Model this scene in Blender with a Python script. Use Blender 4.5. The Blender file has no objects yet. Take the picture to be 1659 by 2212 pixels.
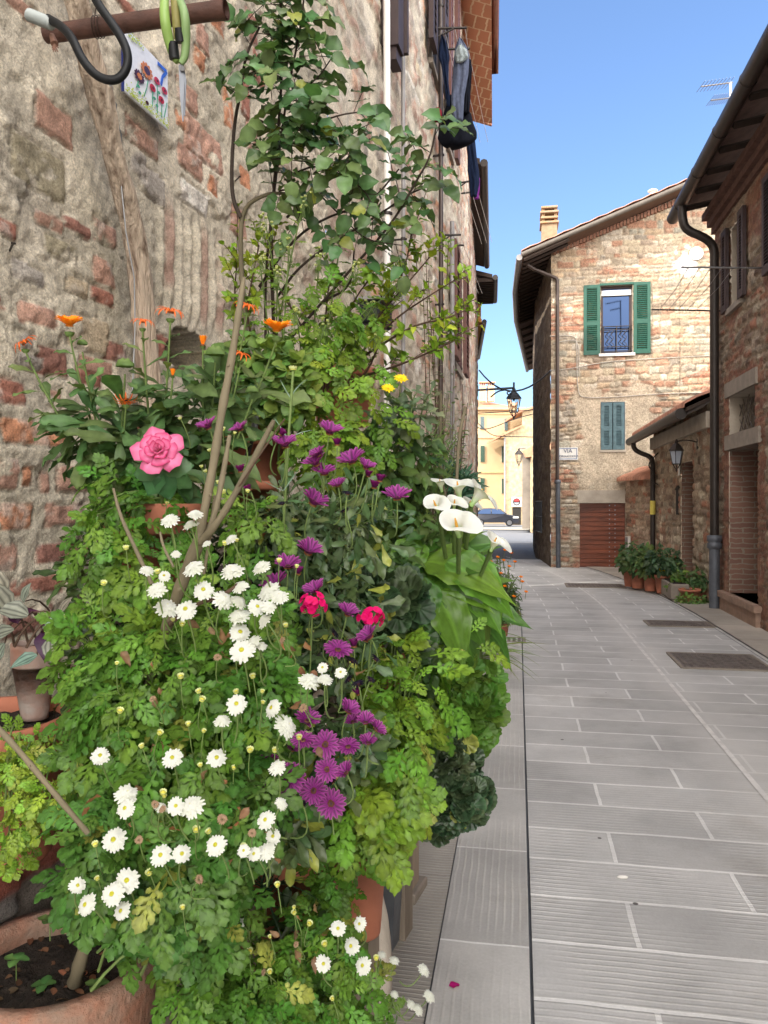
import bpy, math, random
import numpy as np
from mathutils import Vector, Matrix
random.seed(7); rng = np.random.default_rng(11)
R = math.radians
scene = bpy.context.scene
col = scene.collection

# ---------------------------------------------------------------- camera
EYE = 1.5; FP = 1661.0; CX = 829.5; CY = 1087.0     # focal length / principal point on a 1659 px wide picture
cam_d = bpy.data.cameras.new('camera'); cam = bpy.data.objects.new('camera', cam_d); col.objects.link(cam)
cam.location = (0, 0, EYE); cam.rotation_euler = (R(90), 0, 0)
cam_d.sensor_fit = 'VERTICAL'; cam_d.sensor_height = 36.0; cam_d.lens = 36.0 * FP / 2212.0
cam_d.shift_y = -(1106 - CY) / 2212.0
cam_d.clip_start = 0.02; cam_d.clip_end = 2000
cam_d.dof.use_dof = False
scene.camera = cam

# ---------------------------------------------------------------- sky, sun, exposure
SUN_EL = 36; SUN_AZ = 244          # compass-style: 0 = +Y, clockwise; the sun stands behind and left of the camera
w = bpy.data.worlds.new('World'); scene.world = w; w.use_nodes = True
nt = w.node_tree; nt.nodes.clear()
out = nt.nodes.new('ShaderNodeOutputWorld'); bg = nt.nodes.new('ShaderNodeBackground')
sky = nt.nodes.new('ShaderNodeTexSky'); sky.sky_type = 'NISHITA'; sky.sun_disc = False
sky.sun_elevation = R(SUN_EL); sky.sun_rotation = R(SUN_AZ); sky.air_density = 1.0; sky.dust_density = 1.6; sky.ozone_density = 2.0
# unseen bright cloud added behind the viewer (sunward) to fill the shaded street
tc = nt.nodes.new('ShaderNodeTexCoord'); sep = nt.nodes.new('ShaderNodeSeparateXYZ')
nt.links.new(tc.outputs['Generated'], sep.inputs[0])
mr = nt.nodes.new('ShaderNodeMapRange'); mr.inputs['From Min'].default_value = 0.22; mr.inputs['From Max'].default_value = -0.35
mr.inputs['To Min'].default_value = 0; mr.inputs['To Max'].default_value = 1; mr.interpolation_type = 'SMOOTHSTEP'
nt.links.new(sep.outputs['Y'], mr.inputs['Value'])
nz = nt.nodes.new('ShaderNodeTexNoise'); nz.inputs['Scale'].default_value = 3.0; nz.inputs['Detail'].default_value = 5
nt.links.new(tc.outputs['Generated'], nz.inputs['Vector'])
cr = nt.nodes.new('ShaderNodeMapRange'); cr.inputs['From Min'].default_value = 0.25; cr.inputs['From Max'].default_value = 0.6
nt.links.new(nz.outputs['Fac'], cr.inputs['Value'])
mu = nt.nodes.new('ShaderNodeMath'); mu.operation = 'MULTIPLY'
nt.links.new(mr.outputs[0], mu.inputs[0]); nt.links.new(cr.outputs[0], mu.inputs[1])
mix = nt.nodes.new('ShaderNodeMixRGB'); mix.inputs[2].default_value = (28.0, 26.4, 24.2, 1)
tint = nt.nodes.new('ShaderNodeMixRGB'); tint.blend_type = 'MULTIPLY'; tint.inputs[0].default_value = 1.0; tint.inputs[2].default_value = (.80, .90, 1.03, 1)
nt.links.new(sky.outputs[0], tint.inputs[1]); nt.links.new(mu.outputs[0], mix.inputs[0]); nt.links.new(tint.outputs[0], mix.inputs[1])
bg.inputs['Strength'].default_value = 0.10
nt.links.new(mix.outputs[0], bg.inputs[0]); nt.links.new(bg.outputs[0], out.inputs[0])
sd = bpy.data.lights.new('sun', 'SUN'); sd.energy = 2.3; sd.angle = R(0.5); sd.color = (1.0, 0.93, 0.82)
sun = bpy.data.objects.new('sun', sd); col.objects.link(sun)
_d = Vector((math.sin(R(SUN_AZ)) * math.cos(R(SUN_EL)), math.cos(R(SUN_AZ)) * math.cos(R(SUN_EL)), math.sin(R(SUN_EL))))
sun.rotation_euler = _d.to_track_quat('Z', 'Y').to_euler()
scene.view_settings.view_transform = 'Standard'; scene.view_settings.look = 'None'
scene.view_settings.exposure = 1.68; scene.view_settings.gamma = 1.0
scene.cycles.max_bounces = 6; scene.cycles.diffuse_bounces = 4; scene.cycles.transparent_max_bounces = 8

# ---------------------------------------------------------------- helpers
def at(x, y, Y):
    return Vector(((x - CX) / FP * Y, Y, EYE - (y - CY) / FP * Y))
def tag(o, label=None, cat=None, group=None, kind=None):
    if label: o['label'] = label
    if cat: o['category'] = cat
    if group: o['group'] = group
    if kind: o['kind'] = kind
    return o
def thing(name, label, cat, loc=(0, 0, 0), group=None):
    o = bpy.data.objects.new(name, None); col.objects.link(o); o.location = loc; o.empty_display_size = 0.1
    return tag(o, label, cat, group)
def link(name, me, mat, parent=None):
    o = bpy.data.objects.new(name, me); col.objects.link(o)
    if mat is not None and not me.materials: me.materials.append(mat)
    if parent is not None:
        o.parent = parent
        # keep world position (parents are unrotated empties, or meshes at the same origin)
        p = parent; off = Vector((0, 0, 0))
        while p is not None: off += p.location; p = p.parent
        o.location = -off
    return o
def npmesh(name, V, F, cols=None, smooth=False):
    """V (n,3) floats, F (m,k) ints (all faces k-sided), cols (n,3) vertex colours"""
    V = np.ascontiguousarray(V, dtype=np.float32); F = np.ascontiguousarray(F, dtype=np.int32)
    me = bpy.data.meshes.new(name); m, k = F.shape
    me.vertices.add(len(V)); me.vertices.foreach_set('co', V.ravel())
    me.loops.add(m * k); me.loops.foreach_set('vertex_index', F.ravel())
    me.polygons.add(m); me.polygons.foreach_set('loop_start', np.arange(0, m * k, k, dtype=np.int32))
    try: me.polygons.foreach_set('loop_total', np.full(m, k, dtype=np.int32))
    except Exception: pass
    me.polygons.foreach_set('use_smooth', np.full(m, smooth, dtype=bool))
    if cols is not None:
        a = me.attributes.new('col', 'FLOAT_COLOR', 'POINT')
        c = np.ones((len(V), 4), dtype=np.float32); c[:, :3] = cols; a.data.foreach_set('color', c.ravel())
    me.update(calc_edges=True); me.validate()
    return me
class MB:
    """collects primitives and links them as ONE mesh object"""
    def __init__(s): s.v = []; s.f = []; s.sm = []
    def add(s, vs, fs, smooth=False):
        b = len(s.v); s.v += [tuple(v) for v in vs]; s.f += [tuple(i + b for i in f) for f in fs]; s.sm += [smooth] * len(fs); return s
    def box(s, c, size, ax=None, bev=0.0):
        """box centred at c; ax = (ux,uy) horizontal direction of its x axis"""
        ux, uy = ax if ax else (1, 0); n = math.hypot(ux, uy); ux /= n; uy /= n
        hx, hy, hz = [q / 2 for q in size]; vs = []
        def P(a, b2, c2): return (c[0] + a * ux - b2 * uy, c[1] + a * uy + b2 * ux, c[2] + c2)
        if bev <= 0:
            for dz in (-hz, hz):
                for a, b2 in ((-hx, -hy), (hx, -hy), (hx, hy), (-hx, hy)): vs.append(P(a, b2, dz))
            s.add(vs, [(0, 3, 2, 1), (4, 5, 6, 7), (0, 1, 5, 4), (1, 2, 6, 5), (2, 3, 7, 6), (3, 0, 4, 7)])
        else:
            e = min(bev, hx * .9, hy * .9, hz * .9)
            for dz, q in ((-hz, e), (-hz + e, 0), (hz - e, 0), (hz, e)):
                for a, b2 in ((-hx + q, -hy + q + 0), (hx - q, -hy + q), (hx - q, hy - q), (-hx + q, hy - q)): vs.append(P(a, b2, dz))
            fs = [(0, 3, 2, 1), (12, 13, 14, 15)]
            for r in range(3):
                for k in range(4): fs.append((r * 4 + k, r * 4 + (k + 1) % 4, r * 4 + 4 + (k + 1) % 4, r * 4 + 4 + k))
            s.add(vs, fs)
        return s
    def tube(s, pts, r, n=8, cap=True, smooth=True):
        pts = [Vector(p) for p in pts]; m = len(pts)
        rr = r if isinstance(r, (list, tuple)) else [r] * m
        vs = []; prev = None
        for i, p in enumerate(pts):
            t = (pts[min(i + 1, m - 1)] - pts[max(i - 1, 0)]).normalized()
            if prev is None:
                a = t.cross(Vector((0, 0, 1)));
                if a.length < 1e-3: a = t.cross(Vector((1, 0, 0)))
                a.normalize()
            else:
                a = (prev - t * prev.dot(t))
                if a.length < 1e-6: a = t.orthogonal()
                a.normalize()
            prev = a; b = t.cross(a)
            for k in range(n):
                q = 2 * math.pi * k / n; vs.append(p + (a * math.cos(q) + b * math.sin(q)) * rr[i])
        fs = [(i * n + k, i * n + (k + 1) % n, (i + 1) * n + (k + 1) % n, (i + 1) * n + k) for i in range(m - 1) for k in range(n)]
        s.add(vs, fs, smooth)
        if cap:
            s.add(vs[:n], [tuple(range(n - 1, -1, -1))]); s.add(vs[-n:], [tuple(range(n))])
        return s
    def lathe(s, c, prof, n=24, smooth=True, squash=(1, 1)):
        """prof: list of (radius, z) swept round the vertical at c"""
        vs = [(c[0] + r * math.cos(2 * math.pi * k / n) * squash[0], c[1] + r * math.sin(2 * math.pi * k / n) * squash[1], c[2] + z) for r, z in prof for k in range(n)]
        fs = [(i * n + k, i * n + (k + 1) % n, (i + 1) * n + (k + 1) % n, (i + 1) * n + k) for i in range(len(prof) - 1) for k in range(n)]
        return s.add(vs, fs, smooth)
    def prism(s, poly, d):
        """poly: list of 3-D points of a planar outline, d: extrusion vector"""
        n = len(poly); d = Vector(d); vs = [Vector(p) for p in poly] + [Vector(p) + d for p in poly]
        return s.add(vs, [tuple(range(n - 1, -1, -1)), tuple(range(n, 2 * n))] + [(k, (k + 1) % n, n + (k + 1) % n, n + k) for k in range(n)])
    def build(s, name, mat, parent=None):
        me = bpy.data.meshes.new(name); me.from_pydata(s.v, [], s.f)
        me.polygons.foreach_set('use_smooth', np.array(s.sm, dtype=bool)); me.update()
        return link(name, me, mat, parent)
def chaikin(pts, it=2):
    pts = [Vector(p) for p in pts]
    for _ in range(it):
        q = [pts[0]]
        for a, b in zip(pts[:-1], pts[1:]): q += [a * .75 + b * .25, a * .25 + b * .75]
        q.append(pts[-1]); pts = q
    return pts

# ---------------------------------------------------------------- materials
def N(nt, t, **kw):
    n = nt.nodes.new(t)
    for k, v in kw.items():
        if k in n.inputs: n.inputs[k].default_value = v
        else: setattr(n, k, v)
    return n
def mat_base(name):
    m = bpy.data.materials.new(name); m.use_nodes = True; nt = m.node_tree; b = nt.nodes['Principled BSDF']; return m, nt, b
def mat(name, c, rough=.7, metal=0, var=.25, scale=8, bump=.3, bscale=None, c2=None, stretch=(1, 1, 1), bdist=.01, spec=.4, coat=0):
    m, nt, b = mat_base(name)
    tc = N(nt, 'ShaderNodeTexCoord'); mp = N(nt, 'ShaderNodeMapping'); mp.inputs['Scale'].default_value = stretch
    nt.links.new(tc.outputs['Object'], mp.inputs[0])
    n1 = N(nt, 'ShaderNodeTexNoise', Scale=scale, Detail=6.0, Roughness=.6); nt.links.new(mp.outputs[0], n1.inputs[0])
    cr = N(nt, 'ShaderNodeValToRGB'); c2 = c2 or tuple(q * (1 - var) for q in c)
    c1 = tuple(min(1, q * (1 + var * .6)) for q in c)
    cr.color_ramp.elements[0].position = .3; cr.color_ramp.elements[0].color = (*c2, 1)
    cr.color_ramp.elements[1].position = .7; cr.color_ramp.elements[1].color = (*c1, 1)
    nt.links.new(n1.outputs['Fac'], cr.inputs[0]); nt.links.new(cr.outputs[0], b.inputs['Base Color'])
    b.inputs['Roughness'].default_value = rough; b.inputs['Metallic'].default_value = metal; b.inputs['Specular IOR Level'].default_value = spec
    if coat: b.inputs['Coat Weight'].default_value = coat; b.inputs['Coat Roughness'].default_value = .1
    if bump > 0:
        n2 = N(nt, 'ShaderNodeTexNoise', Scale=bscale or scale * 6, Detail=5.0, Roughness=.65); nt.links.new(mp.outputs[0], n2.inputs[0])
        bp = N(nt, 'ShaderNodeBump', Strength=bump, Distance=bdist); nt.links.new(n2.outputs['Fac'], bp.inputs['Height'])
        nt.links.new(bp.outputs[0], b.inputs['Normal'])
    return m
def mat_attr(name, rough=.85, var=.35, scale=40, bump=.6, bdist=.006, spec=.25, bscale=120):
    """material that takes each stone's own colour from the mesh, grain from noise"""
    m, nt, b = mat_base(name)
    at_ = N(nt, 'ShaderNodeAttribute', attribute_name='col'); tc = N(nt, 'ShaderNodeTexCoord')
    n1 = N(nt, 'ShaderNodeTexNoise', Scale=scale, Detail=8.0, Roughness=.7); nt.links.new(tc.outputs['Object'], n1.inputs[0])
    mr = N(nt, 'ShaderNodeMapRange'); mr.inputs['From Min'].default_value = .25; mr.inputs['From Max'].default_value = .75
    mr.inputs['To Min'].default_value = 1 - var; mr.inputs['To Max'].default_value = 1 + var
    nt.links.new(n1.outputs['Fac'], mr.inputs[0])
    n0 = N(nt, 'ShaderNodeTexNoise', Scale=scale * 3.1, Detail=3.0, Roughness=.8); nt.links.new(tc.outputs['Object'], n0.inputs[0])
    m0 = N(nt, 'ShaderNodeMapRange'); m0.inputs['From Min'].default_value = .33; m0.inputs['From Max'].default_value = .62; m0.inputs['To Min'].default_value = 1 - var * 1.1; m0.inputs['To Max'].default_value = 1 + var * .7; nt.links.new(n0.outputs['Fac'], m0.inputs[0])
    mm = N(nt, 'ShaderNodeMath', operation='MULTIPLY'); nt.links.new(mr.outputs[0], mm.inputs[0]); nt.links.new(m0.outputs[0], mm.inputs[1])
    vm = N(nt, 'ShaderNodeVectorMath', operation='SCALE'); nt.links.new(at_.outputs['Color'], vm.inputs[0]); nt.links.new(mm.outputs[0], vm.inputs['Scale'])
    nt.links.new(vm.outputs[0], b.inputs['Base Color'])
    b.inputs['Roughness'].default_value = rough; b.inputs['Specular IOR Level'].default_value = spec
    n2 = N(nt, 'ShaderNodeTexNoise', Scale=bscale, Detail=6.0, Roughness=.7); nt.links.new(tc.outputs['Object'], n2.inputs[0])
    bp = N(nt, 'ShaderNodeBump', Strength=bump, Distance=bdist); nt.links.new(n2.outputs['Fac'], bp.inputs['Height']); nt.links.new(bp.outputs[0], b.inputs['Normal'])
    return m
def mat_leaf(name, trans=.3, rough=.45, spec=.4, var=.2, scale=60):
    m, nt, b = mat_base(name)
    a = N(nt, 'ShaderNodeAttribute', attribute_name='col'); tc = N(nt, 'ShaderNodeTexCoord')
    n1 = N(nt, 'ShaderNodeTexNoise', Scale=scale, Detail=3.0); nt.links.new(tc.outputs['Object'], n1.inputs[0])
    mr = N(nt, 'ShaderNodeMapRange'); mr.inputs['From Min'].default_value = .3; mr.inputs['From Max'].default_value = .7
    mr.inputs['To Min'].default_value = 1 - var; mr.inputs['To Max'].default_value = 1 + var; nt.links.new(n1.outputs['Fac'], mr.inputs[0])
    vm = N(nt, 'ShaderNodeVectorMath', operation='SCALE'); nt.links.new(a.outputs['Color'], vm.inputs[0]); nt.links.new(mr.outputs[0], vm.inputs['Scale'])
    nt.links.new(vm.outputs[0], b.inputs['Base Color']); b.inputs['Roughness'].default_value = rough; b.inputs['Specular IOR Level'].default_value = spec
    if trans > 0:
        t = N(nt, 'ShaderNodeBsdfTranslucent'); mx = N(nt, 'ShaderNodeMixShader'); mx.inputs[0].default_value = trans
        hs = N(nt, 'ShaderNodeVectorMath', operation='MULTIPLY'); hs.inputs[1].default_value = (1.5, 1.6, .7)
        nt.links.new(vm.outputs[0], hs.inputs[0]); nt.links.new(hs.outputs[0], t.inputs[0])
        o = nt.nodes['Material Output']; nt.links.new(b.outputs[0], mx.inputs[1]); nt.links.new(t.outputs[0], mx.inputs[2]); nt.links.new(mx.outputs[0], o.inputs[0])
    return m
M = {}
M['wall'] = mat_attr('plaster_and_stone', scale=42, bscale=150, bump=1.0, bdist=.011, var=.29)
M['farwall'] = mat_attr('rubble_stone', scale=9, bscale=22, bump=.9, bdist=.03, var=.3)
M['dark_metal'] = mat('dark_metal', (.035, .028, .025), rough=.45, metal=.3, bump=.05)
M['copper_pipe'] = mat('brown_painted_pipe', (.05, .035, .03), rough=.4, metal=.2, bump=.04)
M['grey_iron'] = mat('grey_cast_iron', (.10, .11, .13), rough=.5, metal=.3, bump=.1)
M['white_pipe'] = mat('white_plastic_pipe', (.72, .70, .67), rough=.5, var=.12, bump=.05, stretch=(1, 1, .3))
M['grey_pipe'] = mat('grey_pipe', (.25, .24, .24), rough=.5, bump=.05)
M['green_paint'] = mat('green_shutter_paint', (.010, .068, .046), rough=.5, var=.15, bump=.1)
M['blue_paint'] = mat('faded_blue_green_paint', (.085, .145, .165), rough=.7, var=.35, scale=12, bump=.2)
M['brown_paint'] = mat('brown_shutter_paint', (.13, .055, .045), rough=.6, var=.2, bump=.1)
M['brown_dark'] = mat('dark_brown_shutter', (.045, .028, .028), rough=.6, var=.2, bump=.1)
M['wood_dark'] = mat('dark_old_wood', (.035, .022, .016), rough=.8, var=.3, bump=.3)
M['garage'] = mat('garage_boards', (.20, .055, .025), rough=.4, var=.55, scale=2.2, bump=.15, stretch=(1, 1, 7), coat=.15)
M['glass'] = mat('window_glass', (.02, .03, .05), rough=.04, var=0, bump=0, spec=1.0)
M['tile'] = mat('terracotta_roof_tile', (.42, .20, .13), rough=.85, var=.45, scale=5, bump=.3)
M['tile_far'] = mat('sunny_roof_tile', (.42, .22, .13), rough=.85, var=.3, scale=2, bump=.3)
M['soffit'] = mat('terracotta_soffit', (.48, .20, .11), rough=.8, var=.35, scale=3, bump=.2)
M['lintel'] = mat('stone_lintel', (.25, .215, .18), rough=.9, var=.2, bump=.4)
M['marble'] = mat('white_sill', (.7, .68, .64), rough=.5, var=.1, bump=.1)
M['yellow_wall'] = mat('ochre_render', (.47, .35, .21), rough=.9, var=.10, scale=1.0, bump=.2)
M['orange_wall'] = mat('orange_render', (.75, .38, .12), rough=.9, var=.10, scale=1.0, bump=.2)
M['sunstone'] = mat('pale_yellow_stone', (.44, .33, .20), rough=.9, var=.45, scale=3, bump=.5, bdist=.03)
M['steel'] = mat('steel', (.28, .28, .29), rough=.35, metal=1, var=.1, bump=.02)
M['wire'] = mat('cable', (.20, .20, .21), rough=.6, bump=0)
M['black'] = mat('black_rubber', (.008, .009, .011), rough=.5, spec=.25, bump=.03)
M['tar'] = mat('dark_interior', (.02, .017, .015), rough=.9, bump=0)  # near-black colour standing in for the shade inside openings
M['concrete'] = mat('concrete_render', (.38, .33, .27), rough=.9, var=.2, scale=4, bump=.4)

# ---------------------------------------------------------------- numpy noise and masonry
def vnoise(x, y, seed=0):
    xi = np.floor(x).astype(np.int64); yi = np.floor(y).astype(np.int64); xf = x - xi; yf = y - yi
    def h(a, b):
        n = (a * 374761393 + b * 668265263 + seed * 974711) & 0x7fffffff
        n = ((n ^ (n >> 13)) * 1274126177) & 0x7fffffff
        return ((n ^ (n >> 16)) & 0xffff) / 65535.0
    u = xf * xf * (3 - 2 * xf); v = yf * yf * (3 - 2 * yf)
    return (h(xi, yi) * (1 - u) + h(xi + 1, yi) * u) * (1 - v) + (h(xi, yi + 1) * (1 - u) + h(xi + 1, yi + 1) * u) * v
def fbm(x, y, o=4, seed=0):
    t = 0; a = .5; s = 0
    for k in range(o): t = t + a * vnoise(x * 2 ** k, y * 2 ** k, seed + k * 17); s += a; a *= .55
    return t / s
def sstep(a, b, x):
    t = np.clip((x - a) / (b - a), 0, 1); return t * t * (3 - 2 * t)
class Masonry:
    """irregular courses of rubble and brick in wall coordinates"""
    def __init__(s, seed, length, height, hs=(.06, .16), ls=(.10, .38), palette=None, s0=0.0):
        r = np.random.default_rng(seed); s.rows = [0.0]; s.off = s0
        while s.rows[-1] < height: s.rows.append(s.rows[-1] + r.uniform(*hs))
        s.rows = np.array(s.rows); s.cols = []; s.pal = []
        for i in range(len(s.rows)):
            hh = (s.rows[i] - s.rows[i - 1]) if i else .1
            brick = r.random() < .25
            n = [-1.0]
            while n[-1] < length + 1: n.append(n[-1] + (r.uniform(.2, .3) if brick else r.uniform(*ls)))
            s.cols.append(np.array(n)); s.pal.append(r.integers(0, len(palette), len(n) + 1))
        s.palette = np.array(palette)
    def __call__(s, u, z, warp=.03, wf=5):
        u = u - s.off
        uu = u + (fbm(u * wf, z * wf, 3, 3) - .5) * warp * 2.4; zz = z + (fbm(u * wf + 9, z * wf, 3, 5) - .5) * warp * 2.2 + (fbm(u * .6, z * .6, 2, 8) - .5) * .25
        ri = np.clip(np.searchsorted(s.rows, zz) - 1, 0, len(s.rows) - 2)
        d = np.zeros_like(u); idx = np.zeros(u.shape, dtype=int); cid = np.zeros(u.shape)
        for r in np.unique(ri):
            m = ri == r; c = s.cols[r]; x = uu[m]; ci = np.clip(np.searchsorted(c, x) - 1, 0, len(c) - 2)
            a = np.minimum(x - c[ci], c[ci + 1] - x); b = np.minimum(zz[m] - s.rows[r], s.rows[r + 1] - zz[m])
            k = .02; hh = np.clip(.5 + .5 * (b - a) / k, 0, 1); dd = b * (1 - hh) + a * hh - k * hh * (1 - hh)
            d[m] = dd; idx[m] = s.pal[r][ci]; cid[m] = (ci * 7.13 + r * 3.77) % 1.0
        return d, s.palette[idx], cid

# plan helpers ------------------------------------------------------------------
TH = math.atan(.1745); CT, ST = math.cos(TH), math.sin(TH)      # direction of the street
def sl(L, S, z=0.0): return Vector((L * CT + S * ST, -L * ST + S * CT, z))     # street coordinates -> world
def LY(L, Y, z=0.0):                                                          # lateral L at world depth Y
    S = (Y + L * ST) / CT; return sl(L, S, z)
def dens_wall(name, pts, z0, z1, res, colf, matl, parent=None, openings=(), top=None, s0=0.0, thick=1.0):
    """a wall along the plan polyline pts; colf(s,z)->(colour, height); openings = (s0,s1,z0,z1) rectangles left out"""
    P = np.array([(p[0], p[1]) for p in pts]); seg = np.linalg.norm(np.diff(P, axis=0), axis=1); cum = np.concatenate([[0], np.cumsum(seg)]) + s0
    ss = np.arange(cum[0], cum[-1] + res * .5, res); ss = ss[ss < cum[-1] - 1e-4]; ss = np.append(ss, cum[-1])
    zs = np.arange(z0, z1 + res * .5, res)
    for o in openings: ss = np.append(ss, o[:2]); zs = np.append(zs, o[2:])
    def clean(a, keep):
        a = np.unique(np.round(a, 5)); k = [a[0]]
        keep = set(np.round(keep, 5).tolist())
        for q in a[1:]:
            if q - k[-1] < res * .35:
                if q in keep: k[-1] = q if k[-1] not in keep else k[-1]
                continue
            k.append(q)
        return np.array(k)
    ks = [q for o in openings for q in o[:2]]; kz = [q for o in openings for q in o[2:]]
    ss = clean(ss, ks); zs = clean(zs, kz)
    Sg, Zg = np.meshgrid(ss, zs); X = np.interp(Sg, cum, P[:, 0]); Y = np.interp(Sg, cum, P[:, 1])
    tx = np.gradient(np.interp(ss, cum, P[:, 0]), ss); ty = np.gradient(np.interp(ss, cum, P[:, 1]), ss)
    nn = np.hypot(tx, ty); nx, ny = ty / nn, -tx / nn                  # normal on the right-hand side of the path
    c, h = colf(Sg.ravel(), Zg.ravel()); h = h.reshape(Sg.shape)
    Zc = Zg.copy()
    if top is not None: Zc = np.minimum(Zg, top(Sg))
    X = X + nx[None, :] * h; Y = Y + ny[None, :] * h
    V = np.stack([X.ravel(), Y.ravel(), Zc.ravel()], 1)
    r, q = Sg.shape; i = np.arange(r * q).reshape(r, q)
    F = np.stack([i[:-1, :-1], i[:-1, 1:], i[1:, 1:], i[1:, :-1]], -1)
    cs = (Sg[:-1, :-1] + Sg[1:, 1:]) / 2; cz = (Zg[:-1, :-1] + Zg[1:, 1:]) / 2; keep = np.ones(cs.shape, bool)
    for o in openings: keep &= ~((cs > o[0]) & (cs < o[1]) & (cz > o[2]) & (cz < o[3]))
    if top is not None: keep &= Zg[:-1, :-1] < top(Sg[:-1, :-1]) + .001
    me = npmesh(name, V, F[keep], c, smooth=True)
    return link(name, me, matl, parent)
# ================================================================ GROUND
def gz(Y): return -0.009 * max(0.0, Y - 20)
def bend(S): return -0.011 * max(0.0, S - 10) ** 2 if S < 26 else -0.011 * 256 - .352 * (S - 26) * .6
def strip(name, L0, L1, S0, S1, z, matl, step=.5, kind='structure'):
    ss = np.arange(S0, S1 + 1e-6, step); V = []; UV = []
    for S in ss:
        for L in (L0, L1):
            p = sl(L + bend(S), S); V.append((p.x, p.y, gz(p.y) + z)); UV.append((L, S))
    n = len(ss); F = [(2 * i, 2 * i + 1, 2 * i + 3, 2 * i + 2) for i in range(n - 1)]
    me = bpy.data.meshes.new(name); me.from_pydata(V, [], F); uv = me.uv_layers.new(name='UVMap')
    for l in me.loops: uv.data[l.index].uv = UV[l.vertex_index]
    me.update(); o = link(name, me, matl); return tag(o, kind=kind)
def mat_slab(name, along=False, base=(.475, .47, .46), bw=.9, rh=.313, joint=(.66, .655, .64), groove=.031, off=(0, 0), dust=True, gstr=.42, msize=.010):
    m, nt, b = mat_base(name); uvn = N(nt, 'ShaderNodeUVMap'); mp = N(nt, 'ShaderNodeMapping'); mp.inputs['Location'].default_value = (off[0], off[1], 0)
    nt.links.new(uvn.outputs[0], mp.inputs[0])
    br = N(nt, 'ShaderNodeTexBrick'); br.inputs['Scale'].default_value = 1.0; br.inputs['Brick Width'].default_value = bw; br.inputs['Row Height'].default_value = rh
    br.inputs['Mortar Size'].default_value = msize; br.inputs['Mortar Smooth'].default_value = .25; br.offset = 0.5 if not along else 0.0
    br.inputs['Color1'].default_value = (*base, 1); br.inputs['Color2'].default_value = (*[q * .76 for q in base], 1); br.inputs['Mortar'].default_value = (*joint, 1); br.inputs['Bias'].default_value = -.1
    nw = N(nt, 'ShaderNodeTexNoise', Scale=4.0, Detail=3.0); nt.links.new(uvn.outputs[0], nw.inputs[0])
    wv = N(nt, 'ShaderNodeVectorMath', operation='MULTIPLY_ADD'); wv.inputs[1].default_value = (.018, .018, 0)
    nt.links.new(nw.outputs['Color'], wv.inputs[0]); nt.links.new(mp.outputs[0], wv.inputs[2]); nt.links.new(wv.outputs[0], br.inputs[0])
    sep = N(nt, 'ShaderNodeSeparateXYZ'); nt.links.new(wv.outputs[0], sep.inputs[0])
    g1 = N(nt, 'ShaderNodeMath', operation='MULTIPLY'); g1.inputs[1].default_value = 2 * math.pi / groove; nt.links.new(sep.outputs['X' if along else 'Y'], g1.inputs[0])
    g2 = N(nt, 'ShaderNodeMath', operation='SINE'); nt.links.new(g1.outputs[0], g2.inputs[0])
    gn = N(nt, 'ShaderNodeTexNoise', Scale=2.2, Detail=4.0); nt.links.new(uvn.outputs[0], gn.inputs[0])
    gm = N(nt, 'ShaderNodeMapRange'); gm.inputs['From Min'].default_value = .35; gm.inputs['From Max'].default_value = .6; nt.links.new(gn.outputs['Fac'], gm.inputs[0])
    gk = N(nt, 'ShaderNodeMapRange'); gk.inputs['From Min'].default_value = .2; gk.inputs['From Max'].default_value = 1; nt.links.new(g2.outputs[0], gk.inputs[0])
    ga = N(nt, 'ShaderNodeMath', operation='MULTIPLY'); nt.links.new(gk.outputs[0], ga.inputs[0]); nt.links.new(gm.outputs[0], ga.inputs[1])
    gs = N(nt, 'ShaderNodeMath', operation='MULTIPLY'); gs.inputs[1].default_value = gstr; nt.links.new(ga.outputs[0], gs.inputs[0])
    mx = N(nt, 'ShaderNodeMixRGB'); mx.inputs[2].default_value = (.54, .53, .50, 1); nt.links.new(gs.outputs[0], mx.inputs[0]); nt.links.new(br.outputs['Color'], mx.inputs[1])
    # blotches, wear, dirt
    n3 = N(nt, 'ShaderNodeTexNoise', Scale=1.3, Detail=6.0, Roughness=.65); nt.links.new(uvn.outputs[0], n3.inputs[0])
    m3 = N(nt, 'ShaderNodeMapRange'); m3.inputs['From Min'].default_value = .3; m3.inputs['From Max'].default_value = .7; m3.inputs['To Min'].default_value = .76; m3.inputs['To Max'].default_value = 1.2
    nt.links.new(n3.outputs['Fac'], m3.inputs[0])
    n4 = N(nt, 'ShaderNodeTexNoise', Scale=90, Detail=4.0, Roughness=.7); nt.links.new(uvn.outputs[0], n4.inputs[0])
    m4 = N(nt, 'ShaderNodeMapRange'); m4.inputs['To Min'].default_value = .82; m4.inputs['To Max'].default_value = 1.18; nt.links.new(n4.outputs['Fac'], m4.inputs[0])
    mm = N(nt, 'ShaderNodeMath', operation='MULTIPLY'); nt.links.new(m3.outputs[0], mm.inputs[0]); nt.links.new(m4.outputs[0], mm.inputs[1])
    vs = N(nt, 'ShaderNodeVectorMath', operation='SCALE'); nt.links.new(mx.outputs[0], vs.inputs[0]); nt.links.new(mm.outputs[0], vs.inputs['Scale'])
    last = vs.outputs[0]
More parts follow.
